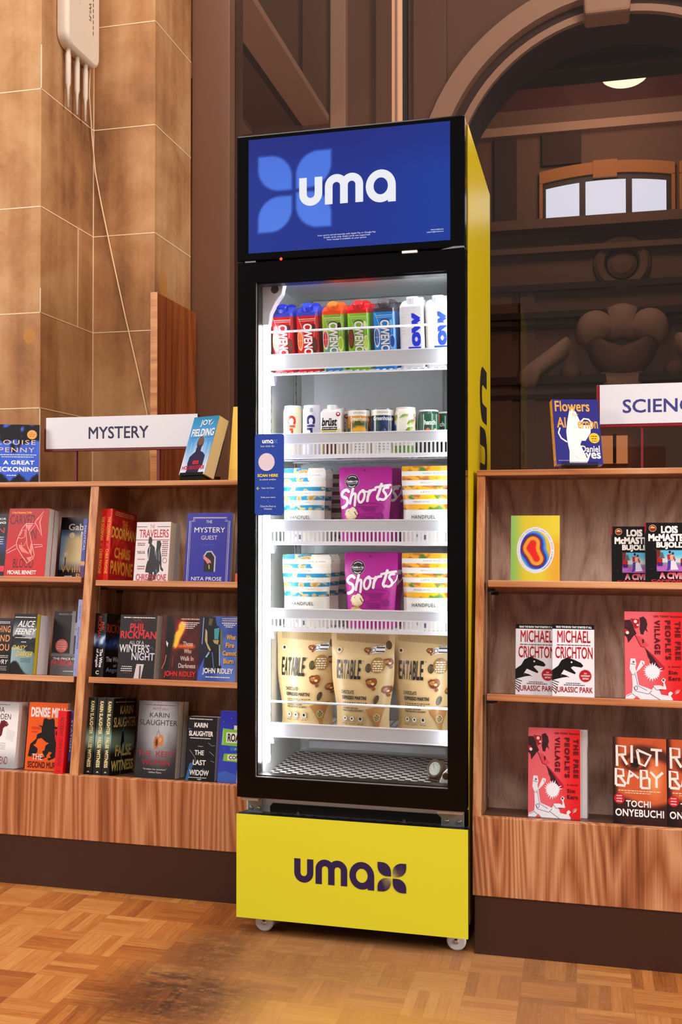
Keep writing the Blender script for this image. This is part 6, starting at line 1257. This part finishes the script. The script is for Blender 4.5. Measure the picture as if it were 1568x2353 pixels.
def a_lemon(u, v):
    c = mixc('#e09a1c', '#c8781a', u); d = math.hypot((u - 0.47) * 1.0, (v - 0.50) * 1.1); c = mixc('#e8a81e', c, sst(0.24, 0.27, d)) ; c = mixc(c, '#b8601c', 0.6 * sst(0.6, 0.8, u))
    return mixc(c, '#2e4a1c', 0.9 * sst(0.10, 0.06, abs(v - 0.80 + 1.4 * (u - 0.47) ** 2)) * (1 if fbm(u * 7, v * 7) > 0.35 else 0.2))
def a_berry(u, v):
    c = mixc('#14203c', '#2a4a78', fbm(u * 9, v * 9, 3)); c = mixc(c, '#1e4a2a', sst(0.55, 0.65, v) * sst(0.42, 0.3, u) * sst(0.2, 0.28, u))
    for a, b, r in ((0.3, 0.42, 0.09), (0.5, 0.6, 0.10), (0.62, 0.35, 0.10), (0.44, 0.28, 0.08), (0.8, 0.5, 0.1)):
        d = math.hypot(u - a, v - b); c = mixc(c, '#0c1428', sst(r + 0.02, r, d) * sst(r - 0.03, r - 0.01, d)); c = mixc(c, '#6a9ac8', sst(0.03, 0.015, math.hypot(u - a - 0.03, v - b - 0.03)))
    return c
can('short can with orange citrus picture and white frame', inf(0.2840, 0.151, Z2), 0.0300, 0.1205, '#d8902a', gh(a_lemon, '#f2ead0'))
can('short dark blue can with berry picture and white frame', inf(0.3460, 0.151, Z2), 0.0302, 0.1205, '#1a2848', gh(a_berry, '#e8ecf0'))
def d_pea(p):
    p.art(lambda u, v: '#e8e3d2', 0, 0, 1, 0.9, 20, 2)
    G, Y = '#6a9a2c', '#c8b83a'
    for cx, cz, rot, l in ((0.42, 0.80, 20, 0.20), (0.62, 0.68, 30, 0.18), (0.56, 0.52, 35, 0.20), (0.86, 0.60, 100, 0.20), (0.14, 0.78, 60, 0.14), (0.88, 0.22, 120, 0.12)):
        a = math.radians(rot); R = lambda x, z: (cx + 1.5 * (x * math.cos(a) - z * math.sin(a)), cz + 1.35 * (x * math.sin(a) + z * math.cos(a)) * 0.8)
        p.poly([R(-l / 2 + l * k / 6, -0.045 * math.sin(PI * k / 6) - 0.012) for k in range(7)] + [R(l / 2 - l * k / 6, 0.0) for k in range(7)], Y)
        p.poly([R(-l / 2 + l * k / 8, 0.045 * math.sin(PI * k / 8)) for k in range(9)] + [R(l / 2 - l * k / 8, -0.012 * math.sin(PI * k / 8)) for k in range(1, 8)], G)
    for k in range(5): p.circ(0.72 + 0.02 * (k % 3), 0.72 + 0.03 * k, 0.018, '#c04a3a', 8)
    p.ell(0.10, 0.56, 0.07, 0.09, '#2a5aa8')
    p.text('hatch', 0.24, 0.285, 0.70, 0.43, '#171a12', bold=.03)
    p.small(0.26, 0.235, 0.66, 0.242, '#5a5a4a', 3); p.art(lambda u, v: mixc('#7aa83a', '#4a7a2a', fbm(u * 8, v * 4)), 0, 0, 1, 0.19, 20, 3)
can('cream can with green pea pods and black lettering', inf(0.4060, 0.150, Z2), 0.0285, 0.1215, '#e8e3d2', d_pea, lid_white=True)
def d_hatchg(p):
    p.art(lambda u, v: mixc('#1c4a34', '#2f6a4a', sst(0.4, 0.9, u)), 0, 0, 1, 0.9, 20, 4)
    for a in (0.30, 0.70): p.art(lambda u, v: '#dfe4d8', a, 0.30, a + 0.018, 0.9, 1, 2)
    p.text('hatch', 0.335, 0.66, 0.68, 0.765, '#e8ece0', bold=.03)
    p.poly([(0.38, 0.56), (0.44, 0.60), (0.50, 0.56), (0.58, 0.48), (0.62, 0.36), (0.60, 0.20), (0.46, 0.20), (0.48, 0.36), (0.42, 0.48), (0.37, 0.50)], '#d85a2c'); p.circ(0.66, 0.54, 0.05, '#e8c060'); p.rect(0.32, 0.10, 0.42, 0.44, '#d8d4c8'); p.poly([(0.78, 0.90), (0.88, 0.90), (1, 0.62), (0.95, 0.55)], '#d8481c'); p.rect(0.78, 0.1, 0.95, 0.48, '#8a5a30'); p.art(lambda u, v: '#16281e', 0, 0, 1, 0.30, 20, 1)
o = can('dark green can with orange figure and white lettering, right end of the second shelf', inf(0.4655, 0.150, Z2), 0.0275, 0.1130, '#1c4a34', d_hatchg, lid_white=True)
dup(o, inf(0.5050, 0.205, Z2, -40), 'dark green can behind and right of the orange-figure can, cut by the door frame')
# ---------- snack pouches
def pouch(label, M, w, h, t, hwf, body, design, group, mat='ink', back=None, notch=True, kind='snack_pouch'):
    """stand-up pouch: hwf(v) = half width at relative height v; flat seal on top, swelling to a rounded foot"""
    root = thing(kind, label, 'snack pouch', M, group)
    def surf(a, v):      # a -1..1 across
        sw = sst(1.0, 0.55, v) * (0.75 + 0.25 * sst(0.0, 0.25, v)); return t * 0.5 * sw * max(0, 1 - abs(a) ** 2.6) ** 0.8
    nx, nz = 18, 26; m = MB(); vs = []; fr = []
    rz = 0.012 / h
    for s in (-1, 1):
        for j in range(nz + 1):
            for i in range(nx + 1):
                a, v = -1 + 2 * i / nx, j / nz; x = a * hwf(v)
                zz = v * h
                if v > 0.97 and abs(a) > 0.93: zz -= 0.0025
                vs.append((x, t * 0.5 + s * surf(a, v), zz))
    n1 = (nx + 1) * (nz + 1)
    q = lambda b, i, j: b + j * (nx + 1) + i
    m.add(vs, [(q(0, i, j), q(0, i + 1, j), q(0, i + 1, j + 1), q(0, i, j + 1)) for j in range(nz) for i in range(nx)], mat, body, True)
    m.add(vs, [(q(n1, i + 1, j), q(n1, i, j), q(n1, i, j + 1), q(n1, i + 1, j + 1)) for j in range(nz) for i in range(nx)], mat, back or body, True)
    m.add(vs, [(q(n1, i, 0), q(n1, i + 1, 0), q(0, i + 1, 0), q(0, i, 0)) for i in range(nx)], mat, body)
    p = Print(m, lambda x, z, l: ((2 * x / w - 1) * hwf(z / h), t * 0.5 - surf(2 * x / w - 1, z / h) - l, z), w, h, mat, 0.00035, 0.00003, 0.007)
    design(p); m.build('bag', root)
    return root
def handfuel(base, art_fn, small_words):
    def f(p):
        H = 0.187; zt = lambda d: 1 - d / H
        for k, (d0, d1) in enumerate(((0.0, 0.0127), (0.0248, 0.0353), (0.049, 0.0589), (0.0716, 0.0825), (0.0952, 0.108))):
            p.art(lambda u, v, d0=d0, d1=d1: art_fn(u, zt(d1 + (d0 - d1) * v)), 0.004, zt(d1), 0.996, zt(d0) - (0.002 if k == 0 else 0), 44, 5)
        if base == 'b':
            p.poly([(0.60, 0.995), (0.96, 0.995), (0.99, 0.96), (0.99, 0.75), (0.86, 0.735), (0.72, 0.76), (0.60, 0.84), (0.57, 0.92)], '#e6e2d2')
            for d in (0.0127, 0.0353): p.rect(0.60, zt(d + 0.0118), 0.99, zt(d), '#efece2')
        for k, (d, a, b) in enumerate(((0.0187, 0.42, 0.88), (0.042, 0.38, 0.62), (0.065, 0.40, 0.70), (0.0888, 0.24, 0.70))):
            p.text(small_words[k], a, zt(d + 0.0022), b, zt(d - 0.0022), '#8b8a80')
        p.text('HANDFUEL', 0.20, zt(0.1305), 0.70, zt(0.1215), '#35342e', bold=.01, space=1.15); p.small(0.35, zt(0.1445), 0.70, zt(0.1425), '#6a6a60', 3)
        p.rect(0.30, 0.06, 0.36, 0.10, '#8a9a90'); p.rect(0.42, 0.03, 0.50, 0.09, '#5a6a70')
    return f
def a_cashew(u, z):
    c = mixc('#0e96c0', '#0a76a0', fbm(u * 3, z * 4, 2)); g = sst(0.50, 0.56, fbm(u * 7 + 3, z * 16, 5)); c = mixc(c, '#dcb66c', g); c = mixc(c, '#b88a4a', g * sst(0.62, 0.70, fbm(u * 7 + 3, z * 16, 5)))
    return mixc(c, '#1f6a34', 0.9 * sst(0.75, 0.85, u) * sst(0.70, 0.60, z) * sst(0.60, 0.66, z) + 0.8 * sst(0.10, 0.02, u) * sst(0.93, 0.97, z))
def a_almond(u, z):
    c = mixc('#f2b614', '#e8a414', fbm(u * 3, z * 4, 2)); f = fbm(u * 6.5, z * 15, 9); g = sst(0.54, 0.60, f); c = mixc(c, '#c0702a', g); c = mixc(c, '#8a4a1c', g * sst(0.68, 0.76, f))
    c = mixc(c, '#f6d060', 0.8 * sst(0.72, 0.80, u) * sst(0.74, 0.82, z)); return mixc(c, '#3a7a24', 0.9 * sst(0.63, 0.70, fbm(u * 5 + 9, z * 12, 21)))
def a_brown(u, z): return mixc('#7c3a24', '#5c2418', fbm(u * 4, z * 9, 4))
G3 = 'striped nut pouches in the fridge'
hw1 = lambda w: (lambda v: w / 2 * (0.925 + 0.075 * sst(0.45, 0.85, v)) if v < 0.985 else w / 2 * 0.985)
cash = handfuel('b', a_cashew, ('ROTIES A LA MAIN', 'CASHEWS', 'SEA SALT', 'NOIX DE CAJOU')); almo = handfuel('y', a_almond, ('HAND ROASTED', 'MARCONA ALMOND', 'LEMON', 'AMANDES DE MARCONA')); brwn = handfuel('r', a_brown, ('ROTIES A LA MAIN', 'PECANS', 'MAPLE', 'NOIX DE PECAN'))
Z3, Z4, Z5 = 0.9825, 0.7610, 0.4905
WB = '#e9e6d8'
o = pouch('white pouch with blue cashew stripes on the third fridge shelf beside the scan sticker', inf(0.1385, 0.115, Z3), 0.118, 0.1915, 0.05, hw1(0.118), WB, cash, G3)
dup(o, inf(0.1420, 0.172, Z3), 'blue-striped pouch behind the cashew pouch on the third shelf')
dup(o, inf(0.1460, 0.290, Z3), 'rearmost blue-striped pouch on the third shelf')
o = pouch('white pouch with brown stripes half hidden behind the purple pouch on the third shelf', inf(0.2120, 0.230, Z3), 0.090, 0.180, 0.045, hw1(0.090), '#c9c2b8', brwn, G3)
o4 = pouch('white pouch with blue cashew stripes on the fourth fridge shelf', inf(0.1465, 0.112, Z4), 0.132, 0.1875, 0.05, hw1(0.132), WB, cash, G3)
dup(o4, inf(0.1560, 0.168, Z4), 'second blue-striped pouch behind the fourth-shelf cashew pouch')
dup(o4, inf(0.1640, 0.226, Z4), 'rearmost blue-striped pouch on the fourth shelf')
o = pouch('white pouch with yellow almond stripes on the third fridge shelf', inf(0.4635, 0.112, Z3), 0.132, 0.1925, 0.05, hw1(0.132), '#ebe9e2', almo, G3)
dup(o, inf(0.4640, 0.112, Z4), 'white pouch with yellow almond stripes on the fourth fridge shelf')
dup(o, inf(0.4665, 0.172, Z4), 'yellow-striped pouch hidden behind the fourth-shelf almond pouch')
def d_shorts(p):
    P_ = '#ae128c'; D = '#7c0a66'; K = '#100c12'; W = '#f3eef2'
    X = lambda a: (a - 95) / 690; Zz = lambda b: 1 - (b - 75) / 960
    def S(pts, t):
        q = [pts[0]] + pts + [pts[-1]]; out = []
        for i in range(1, len(q) - 2):
            for k in range(5):
                f = k / 5; out.append(tuple(0.5 * (2 * q[i][c] + (q[i + 1][c] - q[i - 1][c]) * f + (2 * q[i - 1][c] - 5 * q[i][c] + 4 * q[i + 1][c] - q[i + 2][c]) * f * f + (3 * q[i][c] - q[i - 1][c] - 3 * q[i + 1][c] + q[i + 2][c]) * f ** 3) for c in (0, 1)))
        out.append(pts[-1]); p.line([(X(a), Zz(b)) for a, b in out], t, W)
        for a, b in (pts[0], pts[-1]): p.circ(X(a), Zz(b), t / 2, W, 10)
    p.circ(X(433), Zz(118), 0.017, '#5a0848', 12); p.circ(X(275), Zz(265), 0.135, '#e8c8e0'); p.circ(X(275), Zz(265), 0.131, K)
    p.ring(X(275), Zz(265), 0.105, 0.105 * p.w / p.h, 0.012, W, 20, 40, 140); p.ring(X(275), Zz(265), 0.105, 0.105 * p.w / p.h, 0.012, W, 20, 230, 310)
    p.text("Cookie n Up", X(198), Zz(285), X(352), Zz(245), W, bold=.03); p.line([(X(215), Zz(292)), (X(340), Zz(292))], 0.006, W)
    S([(236, 392), (205, 372), (160, 390), (132, 430), (150, 462), (200, 478), (218, 515), (200, 560), (160, 588), (122, 598)], 0.058)
    S([(295, 362), (280, 430), (252, 545)], 0.052); S([(262, 480), (295, 430), (330, 425), (330, 480), (318, 572)], 0.048)
    S([(450, 405), (405, 395), (372, 450), (375, 510), (405, 535), (440, 500), (455, 440), (440, 385), (420, 380)], 0.045); S([(440, 385), (480, 400), (510, 390)], 0.03)
    S([(520, 385), (505, 440), (495, 515)], 0.052); S([(505, 450), (540, 385), (588, 372)], 0.045)
    S([(660, 300), (640, 400), (622, 470), (640, 500)], 0.052); S([(590, 345), (680, 325), (765, 312)], 0.045)
    S([(745, 345), (705, 350), (690, 385), (722, 430), (730, 470), (700, 500), (655, 490)], 0.045); S([(735, 475), (775, 415), (785, 360)], 0.02)
    def blob(cx, cz, rx, rz, col, seed):
        r = random.Random(seed); n = 18; p.poly([(X(cx + rx * (0.88 + 0.2 * r.random()) * math.cos(2 * PI * k / n)), Zz(cz - rz * (0.88 + 0.2 * r.random()) * math.sin(2 * PI * k / n))) for k in range(n)], col)
    blob(240, 830, 100, 75, '#c89a4a', 4); blob(285, 850, 90, 70, '#e4d09a', 5); blob(262, 685, 98, 78, '#cfb274', 1); blob(268, 672, 90, 70, '#ead9a8', 2); blob(290, 640, 40, 50, '#f2e6c4', 3); blob(225, 640, 25, 16, '#f4ead0', 6); p.line([(X(310), Zz(650)), (X(335), Zz(690)), (X(345), Zz(705))], 0.02, '#6a4a2a'); p.line([(X(215), Zz(650)), (X(235), Zz(640))], 0.012, '#5a3a1a')
    p.line([(X(335), Zz(590)), (X(430), Zz(545)), (X(560), Zz(535)), (X(680), Zz(555)), (X(725), Zz(600)), (X(680), Zz(640)), (X(690), Zz(665))], 0.010, D); p.line([(X(370), Zz(700)), (X(460), Zz(675)), (X(560), Zz(665)), (X(640), Zz(680))], 0.010, D)
    for k in range(3): p.small(X(370 + 40 * k), Zz(597 + 25 * k), X(650 - 20 * k), Zz(582 + 25 * k), D, k)
    for k in range(3): p.small(X(400), Zz(722 + 24 * k), X(600), Zz(708 + 24 * k), D, 7 + k)
    p.ring(X(675), Zz(710), 0.065, 0.065 * p.w / p.h, 0.02, D, 20); p.line([(X(650), Zz(735)), (X(700), Zz(690))], 0.015, D)
G4 = 'purple snack pouches in the fridge'
hw2 = lambda w: (lambda v: w / 2 * (0.885 + 0.115 * sst(0.2, 0.8, v)))
o = pouch('front purple pouch with white brush lettering on the third fridge shelf', inf(0.3030, 0.113, Z3), 0.139, 0.1920, 0.048, hw2(0.139), '#ae128c', d_shorts, G4)
dup(o, inf(0.3180, 0.166, Z3 - 0.001), 'purple pouch just behind the front one on the third shelf')
dup(o, inf(0.3300, 0.220, Z3 - 0.001), 'rearmost purple pouch on the third shelf, its right edge showing')
dup(o, inf(0.3180, 0.113, Z4 + 0.001), 'front purple pouch with white brush lettering on the fourth fridge shelf')
dup(o, inf(0.3235, 0.166, Z4 + 0.001), 'purple pouch showing a dark rim behind the fourth-shelf front one')
def d_eat(p):
    X = lambda a: (a - 60) / 790; Zz = lambda b: 1 - (b - 40) / 1160; K = '#171210'
    for k in range(46): a = 130 + k * 14.3; p.line([(X(a), Zz(48)), (X(a + 4), Zz(125 + 30 * min(1, k / 40)))], 0.0062, '#7c642e')
    p.circ(X(165), Zz(235), 0.042, '#e6d6a8'); p.circ(X(165), Zz(232), 0.024, '#2a2014', 8); p.line([(X(165), Zz(250)), (X(165), Zz(225))], 0.012, '#2a2014')
    def blob(cx, cz, rx, rz, col, seed, n=14, j=0.3):
        r = random.Random(seed); p.poly([(X(cx + rx * (1 - j / 2 + j * r.random()) * math.cos(2 * PI * k / n)), Zz(cz - rz * (1 - j / 2 + j * r.random()) * math.sin(2 * PI * k / n))) for k in range(n)], col)
    def corn(cx, cz, s, seed):
        blob(cx, cz, 48 * s, 36 * s, '#6a3014', seed); blob(cx + 22 * s, cz - 14 * s, 26 * s, 22 * s, '#8a4a20', seed + 1); blob(cx - 20 * s, cz - 2 * s, 20 * s, 16 * s, '#a8682e', seed + 2); blob(cx + 12 * s, cz + 10 * s, 14 * s, 10 * s, '#e0bf7a', seed + 3); blob(cx - 6 * s, cz - 12 * s, 10 * s, 7 * s, '#c88a4a', seed + 5); blob(cx + 22 * s, cz + 50 * s, 16 * s, 14 * s, '#8a4420', seed + 4)
    def bean(cx, cz, rx, rz, tilt):
        a = math.radians(tilt); R = lambda x, z: (X(cx + x * math.cos(a) - z * math.sin(a)), Zz(cz - x * math.sin(a) - z * math.cos(a)))
        p.poly([R(rx * math.cos(2 * PI * k / 18), rz * math.sin(2 * PI * k / 18)) for k in range(18)], '#3a2c16'); p.poly([R(rx * 0.8 * math.cos(2 * PI * k / 18) - 3, rz * 0.8 * math.sin(2 * PI * k / 18)) for k in range(18)], '#5a4a26'); p.line([R(0, -rz * 0.9), R(3, 0), R(0, rz * 0.9)], 0.01, '#1e160a')
    bean(785, 165, 36, 52, 12); corn(525, 225, 0.85, 10); p.poly([(X(570), Zz(268)), (X(585), Zz(192)), (X(745), Zz(165)), (X(742), Zz(245)), (X(600), Zz(262))], '#eef0f2'); p.ring(X(602), Zz(225), 0.032, 0.032 * p.w / p.h, 0.008, '#2a2a2c', 16); p.line([(X(585), Zz(245)), (X(574), Zz(262))], 0.012, '#2a2a2c'); p.rect(X(635), Zz(204), X(740), Zz(186), '#3a3a3c'); p.rect(X(630), Zz(245), X(738), Zz(232), '#1a1a1c'); p.small(X(632), Zz(178), X(735), Zz(172), '#5a5a5c', 2)
    for k, ch in enumerate('EATABLE'): a = 143 + k * 46.6; p.text(ch, X(a), Zz(560 - k * 0.5), X(a + 40), Zz(345 - k * 1.0), K, bold=.02)
    p.text('TM', X(473), Zz(357), X(495), Zz(342), K)
    bean(553, 425, 36, 52, 0); corn(790, 360, 1.2, 30); p.circ(X(668), Zz(392), 0.112, '#94702e')
    for k in range(5): p.small(X(612 - (8 if k % 2 else 0)), Zz(356 + 26 * k), X(725), Zz(344 + 26 * k), '#efe6d0', k)
    corn(598, 590, 1.5, 50); corn(790, 680, 1.3, 70); bean(675, 790, 32, 54, -18)
    p.text('CHOCOLATE', X(196), Zz(730), X(375), Zz(688), K, bold=.03); p.text('ESPRESSO MARTINI', X(200), Zz(795), X(542), Zz(752), K, bold=.04); p.small(X(205), Zz(836), X(555), Zz(826), '#4a3c22', 3); p.small(X(205), Zz(858), X(490), Zz(848), '#4a3c22', 4)
    p.text('GOURMET POPCORN', X(195), Zz(905), X(430), Zz(886), K, bold=.03); p.text('MAIS SOUFFLE GOURMET', X(195), Zz(934), X(505), Zz(912), K, bold=.03)
    p.poly([(X(540), Zz(905)), (X(640), Zz(880)), (X(815), Zz(850)), (X(770), Zz(985)), (X(730), Zz(1080)), (X(722), Zz(1160)), (X(685), Zz(1160)), (X(665), Zz(1080)), (X(610), Zz(985))], '#a8763c'); p.circ(X(692), Zz(1000), 0.058, '#e2cf98'); p.circ(X(692), Zz(1000), 0.050, '#4a3a18')
    for k in range(4): p.small(X(658), Zz(985 + 14 * k), X(728), Zz(979 + 14 * k), '#e2cf98', k)
    for k, cx in enumerate((220, 330, 458)):
        p.circ(X(cx), Zz(1020), 0.048, '#f2ead8'); p.ring(X(cx), Zz(1020), 0.045, 0.045 * p.w / p.h, 0.006, '#3a2e20', 18); p.circ(X(cx), Zz(1018), 0.018 if k < 2 else 0.026, '#2a2018', 8); p.small(X(cx - 45), Zz(1084), X(cx + 45), Zz(1078), '#5a4a2c', k)
G5 = 'tan popcorn pouches in the fridge'
hw3 = lambda w: (lambda v: w / 2 * (0.83 + 0.17 * sst(0.12, 0.95, v) - 0.03 * math.sin(v * 9)))
o = pouch('tan popcorn pouch at the left of the lowest stocked fridge shelf', inf(0.1375, 0.140, Z5), 0.172, 0.2535, 0.070, hw3(0.172), '#cdb07c', d_eat, G5, 'foil')
dup(o, inf(0.2920, 0.122, Z5), 'tan popcorn pouch in the middle of the lowest stocked fridge shelf')
dup(o, inf(0.4500, 0.145, Z5), 'tan popcorn pouch at the right of the lowest stocked fridge shelf')
